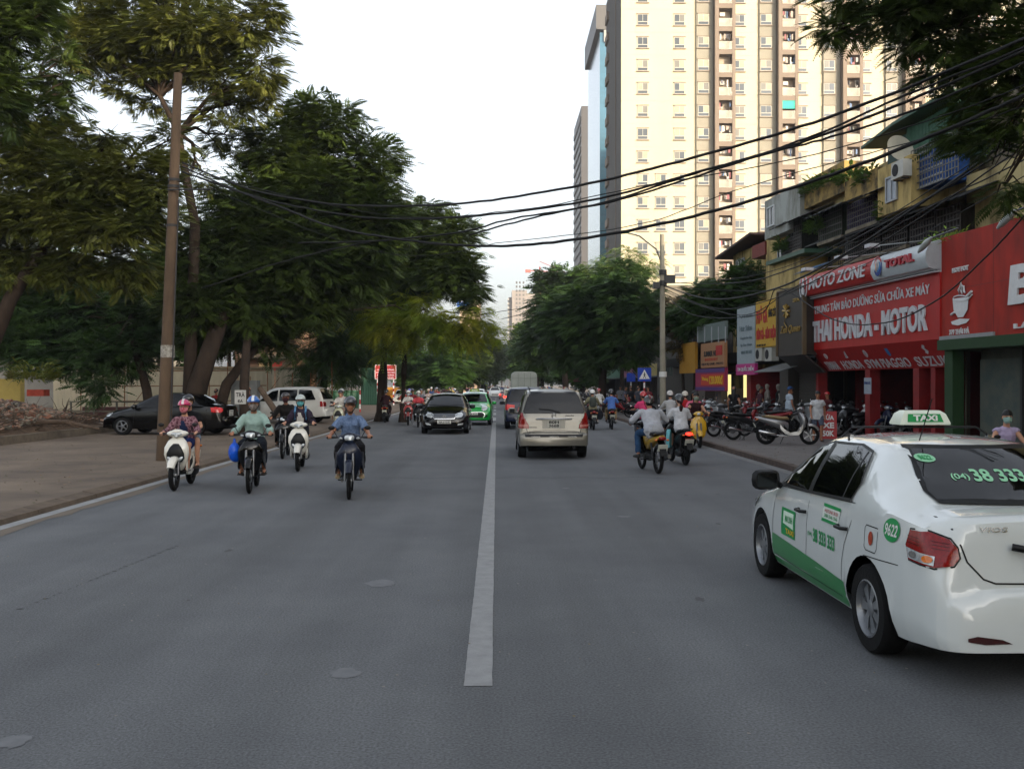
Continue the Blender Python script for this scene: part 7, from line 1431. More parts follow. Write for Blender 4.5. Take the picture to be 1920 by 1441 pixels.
def body_build(p, lod):
    def f(b):
        torso(b, p); head_parts(b, p, lod)
        for i, s in ((0, 1), (1, -1)):
            sh, el, wr = p['sh'][i], p['el'][i], p['wr'][i]; hp, kn, an, to = p['hip'][i], p['kn'][i], p['an'][i], p['toe'][i]
            cap(b, sh, el, .047, .038); cap(b, el, mid(el, wr, .35), .038, .037); cap(b, mid(el, wr, .35), wr, .037, .025); b.ell(mid(sh, p['che'], .25), (.055, .065, .045), 10)
            hand(b, wr, el, s, p.get('grip', 0), lod)
            cap(b, hp, kn, .078, .053); cap(b, kn, mid(kn, an, .35), .05, .053); cap(b, mid(kn, an, .35), an, .053, .034); cap(b, an, V(an) + V((0, 0, -.04)), .034, .036)
            cap(b, V(an) + V((-.02, 0, -.05)), V(to), .033, .024)
    return f
def top_build(p, sleeve, g, hem, lo=0):
    def f(b):
        q = dict(p); torso(b, q, g); pe = V(p['pel'])
        if hem and abs(p['kn'][0].z - pe.z) > .3: b.loft([[pe + V(((.118 + e) * cos(a), (.165 + e) * sin(a), z)) for a in [2 * pi * k / 16 for k in range(16)]] for z, e in ((.2, g), (0, g + .01), (-.10 - hem, g + .02))])
        elif hem: b.ell(pe + V((0, 0, .0)), (.13 + g, .165 * p.get('w', 1) + g, .13 + hem), 14)
        for i in (0, 1):
            sh, el, wr = p['sh'][i], p['el'][i], p['wr'][i]; cap(b, mid(sh, p['che'], .25), sh, .052 + g, .05 + g)
            if sleeve <= 1: 
                e = mid(sh, el, sleeve); b.ell(sh, .050 + g, 10); b.tube([sh, e], [.050 + g, .05 + g + .012], 12)
            else:
                cap(b, sh, el, .053 + g, .045 + g); e = mid(el, wr, sleeve - 1); b.tube([V(el), e], [.045 + g, .035 + g], 12)
        if lo: b.tube([mid(p['che'], p['hed'], .12), mid(p['che'], p['hed'], .36)], [.08, .068], 12)
    return f
def bot_build(p, leg, g, skirt=0):
    def f(b):
        pe = V(p['pel']); b.ell(pe + V((0, 0, .0)), (.125 + g, .165 * p.get('w', 1) + g, .125 + g), 14)
        for i in (0, 1):
            hp, kn, an = p['hip'][i], p['kn'][i], p['an'][i]
            if leg <= 1: b.ell(hp, .085 + g, 10); b.tube([V(hp), mid(hp, kn, leg)], [.086 + g, .07 + g + .01], 12)
            else: cap(b, hp, kn, .086 + g, .062 + g); e = mid(kn, an, leg - 1); b.tube([V(kn), e], [.062 + g, .052 + g], 12)
        if skirt: b.tube([pe, mid(pe, mid(p['kn'][0], p['kn'][1]), skirt)], [.17, .15], 14)
    return f
def part_obj(name, me, m, root, key=None):
    o = bpy.data.objects.new(name, me); COL.objects.link(o); o.parent = root
    if len(me.materials) == 0: me.materials.append(BLK)
    setm(o, 0, m); return o
def rows(*a): return [tuple(V(x) for x in a[0]), tuple(V((x[0], -x[1], x[2])) for x in a[0])]
def mir(*pts):   # left points -> pairs
    return [(V(q), V((q[0], -q[1], q[2]))) for q in pts]
def pose(pel, che, hed, L, Rr=None, **k):
    """L = sh, el, wr, hip, kn, an, toe for the left side, mirrored unless Rr given"""
    Rr = Rr or [(x, -y, z) for x, y, z in L]; d = dict(pel=pel, che=che, hed=hed)
    for n, a, b in zip(('sh', 'el', 'wr', 'hip', 'kn', 'an', 'toe'), L, Rr): d[n] = (V(a), V(b))
    d.update(k); return d
POSES = dict(
 ride=pose((-.26, 0, .87), (-.14, 0, 1.27), (-.06, 0, 1.50), [(-.12, .165, 1.265), (-.0, .285, 1.06), (.24, .315, 1.02), (-.24, .10, .86), (.16, .19, .80), (.04, .19, .38), (.19, .20, .33)], grip=1),
 scoot=pose((-.24, 0, .85), (-.16, 0, 1.25), (-.09, 0, 1.48), [(-.14, .155, 1.245), (-.03, .265, 1.04), (.23, .30, 1.03), (-.22, .09, .84), (.14, .13, .78), (.14, .12, .42), (.30, .13, .37)], grip=1),
 pillion=pose((-.56, 0, .92), (-.48, 0, 1.30), (-.43, 0, 1.54), [(-.47, .155, 1.285), (-.42, .235, 1.08), (-.24, .17, 1.0), (-.55, .10, .90), (-.18, .22, .80), (-.25, .21, .42), (-.10, .22, .37)], grip=1),
 lean=pose((-.30, 0, .88), (-.04, 0, 1.24), (.08, 0, 1.46), [(-.02, .20, 1.26), (.05, .38, 1.08), (.26, .33, 1.02), (-.28, .11, .87), (.12, .24, .80), (-.02, .26, .38), (.12, .30, .33)], grip=1, w=1.1, fat=1.12),
 stand=pose((0, 0, .90), (0, 0, 1.30), (.02, 0, 1.53), [(0, .163, 1.30), (-.02, .23, 1.06), (.06, .23, .83), (0, .09, .88), (.02, .10, .48), (-.03, .11, .09), (.12, .13, .04)]),
 walk=pose((0, 0, .89), (.01, 0, 1.29), (.05, 0, 1.52), [(.01, .163, 1.29), (-.08, .23, 1.07), (-.06, .24, .84), (0, .09, .87), (.17, .10, .50), (.12, .10, .10), (.27, .12, .06)], [(.01, -.163, 1.29), (.05, -.24, 1.07), (.16, -.22, .87), (0, -.09, .87), (.02, -.10, .47), (-.20, -.10, .14), (-.08, -.12, .04)]),
 phone=pose((0, 0, .90), (0, 0, 1.30), (.03, 0, 1.53), [(0, .163, 1.30), (.06, .25, 1.10), (.16, .12, 1.40), (0, .09, .88), (.02, .10, .48), (-.03, .11, .09), (.12, .13, .04)], [(0, -.163, 1.30), (-.02, -.24, 1.06), (.08, -.23, .84), (0, -.09, .88), (.02, -.10, .48), (-.03, -.11, .09), (.12, -.13, .04)]),
)
def person(ps, label, loc, rz, top, bottom, sleeve=.55, leg=1.9, lod=0, skin=None, helmet=None, hair='short', mask=None, glasses=False, shoes='2a211c', vest=None, scale=1, group=None, skirt=0, lean=0, look=0, hem=.03, collar=True, stripe=None, backpack=None, sandals=False, cap_=None, dz=0, slump=None, coat=None, cat='person', flap=None):
    p = POSES[ps] if isinstance(ps, str) else ps; pk = ps if isinstance(ps, str) else id(ps); p = dict(p); p['look'] = look
    r = thing('person', label, cat, loc, rz, group); r.scale = (scale,) * 3; r.rotation_euler = (lean, 0, rz); skin = skin or SKN
    vb = (.0115, .02, .032)[lod]; vc = (.016, .022, .032)[lod]; fo = (.032, .02, 0)[lod]
    lk = round(look, 1)
    body = part_obj('body', baked(('b', pk, lk, lod), body_build(p, lod), vb), skin, r)
    part_obj('shirt' if not coat else 'jacket', baked(('t', pk, sleeve, hem, collar, lod), top_build(p, sleeve, .014 if sleeve < 1 or lod else .02, hem, collar), vc, fo), cloth(top), r)
    part_obj('skirt' if skirt else ('shorts' if leg < 1.1 else 'trousers'), baked(('l', pk, leg, skirt, lod), bot_build(p, leg, .008, skirt), vc, fo), cloth(bottom), r)
    h = V(p['hed']); Q = Matrix.Rotation(look, 3, 'Z') @ Matrix.Rotation(p.get('nod', 0), 3, 'Y')
    def A(x, y, z): return h + Q @ V((x, y, z))
    def dome(nm, m, rx, ry, rz_, zc, cut, brim=0, back=0, smooth=50):
        b = MB(); rings = []
        for i in range(7):
            a = (pi / 2) * i / 6 * .985; zz = rz_ * sin(a); c = cos(a)
            rings.append([A(-.008 + rx * c * cos(2 * pi * k / 18), ry * c * sin(2 * pi * k / 18), zc + zz - (back * max(0, -cos(2 * pi * k / 18)) * (1 - i / 6))) for k in range(18)])
        b.loft(rings)
        if brim: b.loft([[A(x, y * q, zc + .02 + z) for x, y, z in ((.07, -.07, 0), (.11, -.06, -.005), (.13 + brim, -.035, -.02), (.14 + brim, 0, -.02), (.13 + brim, .035, -.02), (.11, .06, -.005), (.07, .07, 0))] for q in (1,)] + [[A(x, y, zc + .03 + z) for x, y, z in ((.07, -.07, 0), (.11, -.06, -.005), (.13 + brim, -.035, -.02), (.14 + brim, 0, -.02), (.13 + brim, .035, -.02), (.11, .06, -.005), (.07, .07, 0))]])
        return b.obj(nm, m, r, smooth)
    if hair:
        b = MB()
        if hair == 'short': 
            if not helmet: dome('hair', HAIR, .108, .088, .105, .035, 0, 0, .09)
            else: b.ell(A(-.05, 0, -.0), (.06, .083, .075), 10); b.obj('hair', HAIR, r, 60)
        elif hair == 'long':
            b.loft([[A(x0 - dx * (1 - .0), y, z) for dx, y in ((0, -w_), (.05, -w_ * .6), (.06, 0), (.05, w_ * .6), (0, w_), (-.02, 0))] for x0, w_, z in ((-.03, .085, .06), (-.05, .088, -.02), (-.06, .08, -.12), (-.08, .075, -.22), (-.09, .05, -.32), (-.09, .02, -.36))])
            b.obj('hair', HAIR, r, 60)
            if not helmet: dome('hair', HAIR, .108, .09, .105, .035, 0, 0, .08)
        elif hair == 'tail':
            b.tube([A(-.08, 0, .0), A(-.15, 0, -.05), A(-.16, 0, -.14), A(-.15, .01, -.24), A(-.14, .01, -.30)], [.035, .045, .05, .04, .012], 10); b.ell(A(-.05, 0, -.0), (.06, .083, .075), 10); b.obj('hair', mat('brown_hair', '2a1412', .5), r, 60)
    if helmet:
        hm = mat('helmet_' + helmet, helmet, .22, var=.08, coat=.8)
        o = dome('helmet', hm, .132, .115, .115, .045, 0, .02 if lod < 2 else 0, .05)
        if stripe and lod < 2:
            b = MB(); b.loft([[A(-.008 + .134 * cos(a) * 1.0, y, .045 + .117 * sin(a)) for y in (-.022, .022)] for a in [R(10 + 18 * i) for i in range(9)]], cap=False, close=False); b.obj('helmet_stripe', plain(stripe, .3), r, 50)
        if lod == 0:
            b = MB()
            for s in (-1, 1): b.tube([A(0, s * .1, .04), A(.02, s * .085, -.04), A(.045, s * .03, -.118), A(.05, 0, -.122)], .007, 5)
            b.obj('chin_strap', BLK, r)
    if cap_: dome('cap', cloth(cap_), .113, .095, .10, .04, 0, .03, .02)
    if mask and lod < 2:
        b = MB(); b.loft([[A(.022 + x, y, z) for x, y in ((.0, -.074 * w_), (.05 * w_, -.045 * w_), (.078 * w_ + q, 0), (.05 * w_, .045 * w_), (.0, .074 * w_), (-.02, 0))] for z, w_, q in ((.012, .86, .01), (-.02, .99, .018), (-.06, .96, .014), (-.095, .72, .0), (-.108, .5, -.01))]); b.obj('face_mask', cloth(mask), r, 50)
    if lod == 0:
        for s in (-1, 1): b = MB(); b.ell(A(.082, s * .032, .012), (.01, .014, .006), 8, Q); b.obj('eye', BLK, r, 50)
        b = MB()
        for s in (-1, 1): b.tube([A(.084, s * .014, .031), A(.086, s * .035, .036), A(.075, s * .055, .029)], .0035, 5)
        b.obj('eyebrows', HAIR, r)
        if not mask: b = MB(); b.ell(A(.086, 0, -.058), (.007, .024, .006), 8, Q); b.obj('lips', mat('lips', '7a3a34', .5), r, 50)
    if flap and lod == 0:
        c = mid(p['che'], p['hed'], .22); b = MB()
        if flap == 'hood': b.tube([c + V((.06 * cos(a) - .05, .10 * sin(a), .01 + .03 * cos(a) * -1)) for a in [2 * pi * k_ / 12 for k_ in range(13)]], .038, 8)
        else:
            for s in (-1, 1): b.loft([[c + V((x + .01, s * y, z + q)) for x, y, z in ((-.05, .062, .03), (.02, .075, .02), (.075, .05, -.01), (.10, .028, -.05), (.085, .008, -.02), (.03, .05, .045))] for q in (0, .012)])
            b.box(c + V((.075, 0, -.14)), (.01, .014, .2), M=Matrix.Rotation(-.3, 3, 'Y'))
        b.obj('hood' if flap == 'hood' else 'collar', cloth(top), r, 50)
        if flap != 'hood': b = MB(); b.box(V(p['che']) + V((.125, .075, -.06)), (.012, .075, .09), M=Matrix.Rotation(-.25, 3, 'Y')); b.obj('pocket', cloth(top), r)
    if glasses:
        b = MB()
        for s in (-1, 1): b.tube([A(.102, s * .034 + .026 * cos(2 * pi * k / 12), .012 + .019 * sin(2 * pi * k / 12)) for k in range(13)], .0035, 5); b.tube([A(.10, s * .058, .018), A(.0, s * .083, .01)], .003, 5)
        b.tube([A(.104, -.01, .015), A(.104, .01, .015)], .003, 5); b.obj('glasses', BLK, r)
    for i in (0, 1):
        an, to = V(p['an'][i]), V(p['toe'][i]); b = MB(); d = (to - an); d.z = 0; d = d.normalized() if d.length > .01 else V((1, 0, 0))
        if sandals: b.box(mid(an, to, .6) + V((0, 0, -.06)), (.25, .09, .018)); b.tube([to + V((-.03, .04, -.02)), to + V((-.03, 0, .01)), to + V((-.03, -.04, -.02))], .008, 6)
        else: b.sec([(an.x - .07, an.y, an.z - .05, .025, .03), (an.x - .04, an.y, an.z - .045, .042, .05), (an.x + .04, mid(an, to, .3).y, an.z - .05, .046, .042), (mid(an, to, .8).x, mid(an, to, .8).y, to.z - .005, .05, .035), (to.x + .03, to.y, to.z - .015, .035, .02)], 10)
        b.obj('sandal' if sandals else 'shoe', plain(shoes, .6), r, 50)
    if backpack:
        c = V(p['che']); pe = V(p['pel']); m_ = mid(pe, c, .62); b = MB(); b.sec([(m_.x - .30, 0, m_.z, .10, .13), (m_.x - .27, 0, m_.z, .14, .19), (m_.x - .12, 0, m_.z + .02, .15, .21)], 14, pw=3)
        for s in (-1, 1): b.tube([c + V((-.13, s * .1, .08)), c + V((-.02, s * .11, .12)), c + V((.12, s * .115, .0)), mid(pe, c, .6) + V((.1, s * .12, 0)), mid(pe, c, .4) + V((-.12, s * .12, 0))], .02, 6)
        b.obj('backpack', cloth(backpack), r, 50)
    if vest:   # open front jacket: dark T-shirt panel on the chest
        c = V(p['che']); pe = V(p['pel']); ax = (c - pe); fw = V((ax.z, 0, -ax.x)).normalized(); b = MB()
        b.loft([[pe + ax * t + fw * (.127 + q - abs(y) * abs(y) * 2.2 * 1.0) + V((0, y, 0)) for y in (-w_, -w_ / 2, 0, w_ / 2, w_)] for t, w_, q in ((.0, .06, .02), (.3, .07, .03), (.6, .075, .025), (.85, .07, .012), (1.0, .05, -.02), (1.1, .03, -.055))], cap=False, close=False); b.obj('undershirt', cloth(vest), r, 50)
    return r
def rider(ps, loc, rz, **k):
    """sit a person on a bike standing at loc"""
    return person(ps, k.pop('label'), V(loc) + V((0, 0, k.pop('dz', 0))), rz, k.pop('top'), k.pop('bottom'), **k)
# ---------------- who rides and stands where
def street_people():
    U, D = R(90), R(-90)
    def fb(px, py, z=0): # front wheel contact of a bike coming towards us -> its centre
        g = gr(px, py, z); return V((g.x, g.y + .60, z))
    def rb(px, py, z=0): g = gr(px, py, z); return V((g.x, g.y + .60, z))
    BP = 'black'
    # 1 white scooter, two people
    p = fb(322, 920); p.y += .0; rz = D + .07
    bike('scooter', 'd6d3c8', 'white scooter with black nose carrying two people, nearest the left kerb', p, rz, swaps=dict(turn_signal=LNS))
    rider('scoot', p, rz, label='rider in pink helmet, pink face mask and maroon patterned jacket on white scooter', top='4a2430+8a6870', bottom='1c2c5c', sleeve=1.85, leg=.75, helmet='b02858', stripe='c8c0c0', mask='b0505c+c88088', vest='14203c', hair='short', sandals=True, skin=SKN2, coat=True, collar=False, scale=.97)
    rider('pillion', p, rz, label='passenger in black helmet with pale pink mask behind the pink helmet rider', top='0d0e12', bottom='6a7684', sleeve=.6, dz=.03, leg=.7, helmet='17181a', mask='c09aa0', sandals=True, skin=SKN2, scale=.97, look=-.2, hair='short', lod=0)
    # 2 black underbone, mint raincoat
    p = fb(458, 925); rz = D + .14
    bike('underbone', BP, 'black motorbike with bright headlamp ridden by the person in mint green', p, rz, swaps=dict(shield_insert=BLK))
    rider('ride', p, rz, label='rider in mint green hooded jacket with blue and white helmet', top='8fa8a0', bottom='1a1e28', sleeve=1.95, leg=1.75, helmet='2058a0', stripe='d0d4d8', mask='8f8680+6a5c58', sandals=True, hem=.12, coat=True, scale=1.0, flap='hood')
    b = MB(); b.ell((0, 0, 0), (.13, .15, .20), 14); b.ell((.02, .02, -.06), (.12, .13, .15), 12); b.tube([(0, 0, .18), (0, 0, .28)], [.04, .02], 8)
    o = b.obj('plastic_bag', mat('blue_plastic', '0c4fc0', .3, var=.3, scale=14, bump=.6), None, 60, (p.x - .26, p.y - .25, .68)); o.scale = (.8, .8, .85); tag(o, 'bright blue plastic bag hanging on the black motorbike by the mint jacket rider', 'bag')
    # 3 white scooter with two, teal mask
    p = fb(552, 884); rz = D + .12
    bike('scooter', 'd6d3c8', 'white scooter in front of the dark motorbike, between mint and blue shirt riders', p, rz)
    rider('scoot', p, rz, label='woman with teal face mask, glasses and pale helmet on white scooter', top='2a2230', bottom='16161c', sleeve=1.8, helmet='a8b0ac', mask='5fa8ac', glasses=True, vest='a8a49e', hair='long', skin=SKN2, coat=True, backpack='5a8ab0')
    # 3b dark bike behind left
    p = fb(529, 860); p.x -= .05
    bike('underbone', BP, 'dark motorbike half hidden behind the white scooter of the teal mask rider', p, D + .1)
    rider('ride', p, D + .1, label='rider in black jacket and dark helmet beside the teal mask woman', top='14110f', bottom='14141a', sleeve=1.9, helmet='241a1c', mask='3a1e26', coat=True, lod=0)
    # 4 blue shirt
    p = fb(646, 936); rz = D + .12
    bike('underbone', '10182c', 'dark blue motorbike with square headlamp ridden by the man in blue shirt', p, rz, swaps=dict(shield_insert=plain('a8abb0', .35)))
    rider('ride', p, rz, label='man in light blue short sleeved shirt, glasses and dark grey helmet', top='586c8c+6a7d9c', bottom='16161a', sleeve=.75, leg=1.8, helmet='3a3c42', hair='short', glasses=True, shoes='8a7a5c', hem=.08, flap='collar')
    # right: grey shirt on yellow
    p = rb(1227, 888); rz = U + .13
    bike('underbone', 'black', 'yellow and black motorbike seen from behind, under the heavy man in grey shirt', p, rz, scale=1.02, swaps=dict(body_panel=paint('b08a18')))
    rider('lean', p, rz, label='heavy man in pale grey long sleeved shirt and jeans, riding away on yellow motorbike', top='a6a8ae', bottom='24405f', sleeve=1.9, leg=1.95, helmet='2c2a2c', stripe='6a2024', hair='short', shoes='1c1c1c', hem=.08)
    p = rb(1281, 872); rz = U + .09
    bike('scooter', '17181a', 'black scooter with glowing red tail lamp ridden by the woman in white blouse', p, rz, swaps=dict(tail_light=RLIT))
    rider('scoot', p, rz, label='woman with ponytail, dark helmet, white blouse and black skirt riding away', top='bcbdc0', bottom='0c0c0e', sleeve=.8, leg=.85, helmet='1c2224', hair='tail', sandals=False, shoes='141414', skin=SKN2, skirt=.8)
    b = MB(); b.loft([[V((sx * w_, sy * .04, z)) for sx, sy in ((-1, -1), (1, -1), (1, 1), (-1, 1))] for z, w_ in ((0, .13), (.2, .15), (.34, .12), (.42, .03))]); o = b.obj('plastic_bag', mat('teal_bag', '5aa0a8', .4, var=.3, scale=9, bump=.4), None, 40, (p.x - .24, p.y - .1, .38)); o.rotation_euler = (0, 0, 1.2); tag(o, 'pale teal shopping bag hanging at the left side of the black scooter', 'bag')
    # couple in front of them
    p = rb(1262, 828)
    bike('underbone', BP, 'motorbike hidden ahead of the woman in white blouse', p, U)
    rider('ride', p, U, label='rider in white shirt and white helmet ahead of the ponytail woman', top='a8a8a8', bottom='2a2c34', sleeve=1.8, helmet='b0aca6', lod=1)
    p2 = rb(1290, 826); bike('scooter', '8a1c20', 'red scooter hidden ahead of the woman with ponytail', p2, U)
    rider('scoot', p2, U, label='rider in bright red jacket and cream helmet ahead of the ponytail woman', top='a01c24', bottom='22222a', sleeve=1.8, helmet='b8b0a0', lod=1)
    p = rb(1210, 830); bike('scooter', '3a3c40', 'grey scooter ahead of the heavy man in grey shirt', p, U + .1)
    rider('scoot', p, U + .1, label='rider in pink shirt and red helmet half hidden by the heavy man', top='c83c6a', bottom='2a2c34', sleeve=.7, helmet='a8181c', lod=1)
    # yellow vespa facing us
    p = fb(1314, 840); rz = D - .05
    bike('vespa', 'c79a14', 'yellow scooter facing camera at the right kerb', p, rz)
    rider('scoot', p, rz, label='bare armed woman in dark vest with mask on yellow scooter', top='2a1418', bottom='1c1418', sleeve=.12, leg=.8, hair='long', mask='8a9a8a', skin=SKN2, collar=False, lod=0)
    rider('pillion', p, rz, label='passenger in pink top behind the woman on yellow scooter', top='c8607a', bottom='2a2c34', sleeve=.7, hair='long', lod=1, look=.5)
    # backpack rider and blue shirt rider
    p = rb(1113, 806); bike('underbone', '7a1c1e', 'red tailed motorbike ridden by the backpack rider', p, U)
    rider('ride', p, U, label='rider in khaki jacket with grey backpack and white helmet', top='8a8468', bottom='4a4638', sleeve=1.9, helmet='c8c8c4', backpack='3f443f', lod=1)
    for s in (-1, 1):
        b = MB(); b.sec([(-.3, 0, 0, .10, .14), (-.24, 0, 0, .13, .18), (.05, 0, 0, .13, .18), (.1, 0, 0, .08, .14)], 12, pw=3); o = b.obj('pannier_bag', cloth('14161e'), None, 40, (p.x + s * .26, p.y - .35, .62)); o.rotation_euler = (0, 0, U); tag(o, '%s black pannier bag on the backpack rider motorbike' % ('right' if s > 0 else 'left'), 'bag')
    p = rb(1149, 805); bike('underbone', '24262a', 'dark motorbike with white plate ridden by the man in plain blue shirt', p, U - .05)
    rider('ride', p, U - .05, label='man in plain blue shirt riding away beside the backpack rider', top='4a6aa8', bottom='8a7a5c', sleeve=.9, helmet='14161a', lod=1)
    # left far: maroon, white shirt
    p = rb(722, 792); bike('scooter', '2a1416', 'dark red scooter heading away left of the black saloon', p, U)
    rider('scoot', p, U, label='rider in dark maroon top heading away beside the notice board', top='2a1218', bottom='101014', sleeve=1.9, helmet='17181a', lod=1)
    p = fb(633, 808, 0); bike('scooter', 'a8a890', 'cream scooter behind the man in blue shirt', p, D)
    rider('scoot', p, D, label='driver in white blouse on the cream scooter at far left', top='b0aca8', bottom='8a7468', sleeve=.7, helmet='1a1c22', skin=SKN2, lod=1)
    rider('pillion', p, D, label='passenger with pale helmet on the cream scooter', top='a89a98', bottom='3a3c44', sleeve=.7, helmet='a8a8a4', lod=1, look=.4)
    # pack beside the black saloon
    pack = [(782, 801, 'scooter', 'black', 'b04048', '5f6064', 'b8b4ac', 'rider in red top with pale mask leading the pack'),
            (763, 797, 'scooter', '8a2a24', 'b8b4b0', '2c2c30', 'c0c0bc', 'rider in white jacket with white helmet in the pack by the saloon'),
            (772, 785, 'underbone', '2a2c30', '7a3038', '2a2c34', '2a2024', 'rider in brick red top with dark helmet inside the pack'),
            (756, 784, 'underbone', '6a1c20', '9a4a40', '2a2c34', 'a03040', 'rider in orange red shirt at the kerb side of the pack'),
            (788, 782, 'underbone', '2a2c30', '7a7c86', '2a2c34', '34302e', 'rider in grey shirt with brown helmet just behind the black saloon'),
            (802, 776, 'scooter', 'a8a8a4', '9a8a84', '2a2c34', 'b8a08a', 'rider in beige top with tan helmet behind the black saloon'),
            (766, 775, 'scooter', '6a6c70', '46587a', '2a2c34', '3a3a8a', 'rider in dark blue top with violet helmet at the pack rear'),
            (815, 772, 'underbone', '2a2c30', '5a5c62', '2a2c34', '20242a', 'rider in slate top with black helmet over the saloon roof')]
    for i, (px, py, kd, bc, tc, bc2, hc, lb) in enumerate(pack):
        p = fb(px, py); bike(kd if i < 2 else 'far', bc, lb.replace('rider in', 'motorbike of the rider in').replace(' just', '').replace(' inside the pack', ' in the pack').replace(' by the saloon', ''), p, D + random.uniform(-.1, .1), group='motorbikes in the pack by the black saloon')
        rider('scoot' if kd == 'scooter' else 'ride', p, D, label=lb, top=tc, bottom=bc2, sleeve=1.6 if i % 2 else .7, helmet=hc, mask='a8b0b0' if i < 2 else None, lod=1 if i < 3 else 2, group='riders in the pack by the black saloon', scale=.97)
    # far riders down the road
    cols = [('c0c0bc', 'white'), ('8a2a2c', 'red'), ('3a4c78', 'blue'), ('2a2c30', 'black'), ('7a7c80', 'grey'), ('9a8a5c', 'khaki'), ('5c2c4a', 'plum')]
    k = 0; sides = {}
    for (x0, x1, y0, y1, n, face, wh) in ((3.0, 6.0, 52, 130, 22, U, 'riding away in the far right lane'), (-6.0, -3.2, 70, 150, 16, D, 'approaching in the far left lane'), (-1.5, 2.5, 140, 210, 14, D, 'in the distant crowd across the road')):
        for i in range(n):
            y = y0 + (y1 - y0) * (i + random.random() * .6) / n; x = random.uniform(x0, x1); c, cn = cols[k % 7]; hc, hn = cols[(k * 3 + 1) % 7]; k += 1
            p = V((x, y, 0)); bike('far', cols[(k * 5 + 2) % 7][0], 'small far %s motorbike %s' % (cols[(k * 5 + 2) % 7][1], wh), p, face, group='far motorbikes ' + wh)
            rider('ride', p, face, label='small far rider in %s top and %s helmet %s' % (cn, hn, wh), top=c, bottom='2a2c34', sleeve=1.6, helmet=hc, lod=2, group='far riders ' + wh, hair=None)
    # pedestrians and bystanders
    def ped(px, py, z, ps, rz, lb, top, bot, H=None, **kw):
        g = gr(px, py, z); return person(ps, lb, g, rz, top, bot, **kw)
    ped(1533, 827, .12, 'walk', R(-100), 'man in white T-shirt and grey blue shorts walking on the right pavement', 'b8babc', '4a5260', sleeve=.5, leg=.95, sandals=True, scale=.93, hem=.08)
    ped(1480, 808, .12, 'phone', R(10), 'man in pale blue shirt and blue cap holding a phone among parked motorbikes', 'a0acb8', '1c1e28', sleeve=.6, cap_='2c4a78', lod=1)
    p = at(1892, 830, 14.6); p.z = .05; bike('scooter', '3a3c40', 'grey scooter hidden behind the taxi boot', p, R(-100), scale=.9)
    rider('scoot', p, R(-100), label='woman in lilac sleeveless top with pale face mask behind the taxi', top='a89ab8', bottom='3a3c48', sleeve=.1, mask='8fb0a8', hair='short', skin=SKN2, scale=.88, collar=False)
    ped(1376, 806, .12, 'stand', R(60), 'woman in black with long hair among the parked motorbikes', '121214', '121214', sleeve=.3, hair='long', lod=1)
    ped(1552, 812, .12, 'stand', R(200), 'person in red helmet crouched behind the man in white T-shirt', '4a1c1e', '1c1e28', helmet='b01c20', lod=1, scale=.88)
    ped(466, 806, .1, 'stand', R(200), 'person in dark red shirt beside the hand lettered sign', '5a1418', '18181c', sleeve=.6, hair='short', lod=1)
    ped(405, 800, .1, 'stand', R(80), 'person in bright red shirt behind the black parked saloon', '8a1a1c', '18181c', sleeve=.6, lod=1, scale=.95)
    for i, (px, py, tc, lb) in enumerate(((1183, 777, '1c1e24', 'man in black standing beyond the crossing sign'), (1197, 779, '3a3c44', 'grey dressed person walking beyond the crossing sign'), (1172, 775, '5a5c6c', 'pedestrian in slate shirt left of the crossing sign'), (1163, 772, '8a8c94', 'pedestrian in pale shirt furthest left near the shop fronts'), (1216, 782, '6a2c34', 'pedestrian in dark red just right of the crossing sign'))):
        ped(px, py, .12, ('walk', 'stand')[i % 2], R(100 - 60 * i), lb, tc, '1c1e28', lod=2, sleeve=.7)
    for i, (px, py, tc, lb) in enumerate(((1640, 795, '2a2c30', 'mechanic in dark shirt behind the bikes before the red shop'), (1668, 797, '8a2a24', 'worker in brick red shirt inside the red shop front'), (1352, 786, '6a6c78', 'person in grey top before the price poster'), (1425, 796, '4a2a34', 'customer in plum top outside the clothes shop'), (1500, 797, '7c8490', 'person in slate shirt near the roller shutter'))):
        ped(px, py, .12, ('stand', 'walk')[i % 2], R(150 - 50 * i), lb, tc, '1c1e28', lod=1, sleeve=.7)
    # parked motorbikes on the right pavement
    z = .12
    def pk(px, py, rz, kd, col, lb, metal=0, sw=None, sc=1): g = gr(px, py, z); bike(kd, col, lb, g, R(rz), metal=metal, lean=R(-5), swaps=sw, scale=sc, group='motorbikes parked on the right pavement')
    pk(1477, 833, -8, 'scooter', '8f9092', 'silver scooter with tan seat parked side on, nearest of the parked row', .6, dict(seat=plain('8a7450'), exhaust=CHR), 1.02)
    pk(1408, 824, 12, 'underbone', '1a1b1d', 'black motorbike with long chrome exhaust left of the silver scooter', 0, dict(exhaust=CHR))
    pk(1368, 818, 20, 'underbone', '101113', 'second black motorbike parked just left of the chrome exhaust one', 0, dict(exhaust=CHR))
    pk(1340, 812, 30, 'scooter', '4a4c50', 'dark grey scooter parked just behind the yellow scooter')
    pk(1438, 812, 150, 'scooter', '7a1218', 'dark red scooter parked behind the silver one')
    pk(1340, 796, 200, 'scooter', '9aa4a8', 'pale scooter with bright lamps near the pink shop poster')
    pk(1572, 812, 205, 'underbone', '121315', 'black motorbike parked right of the man in white T-shirt')
    pk(1600, 818, 195, 'scooter', '101113', 'black scooter parked behind the leaning wash sign')
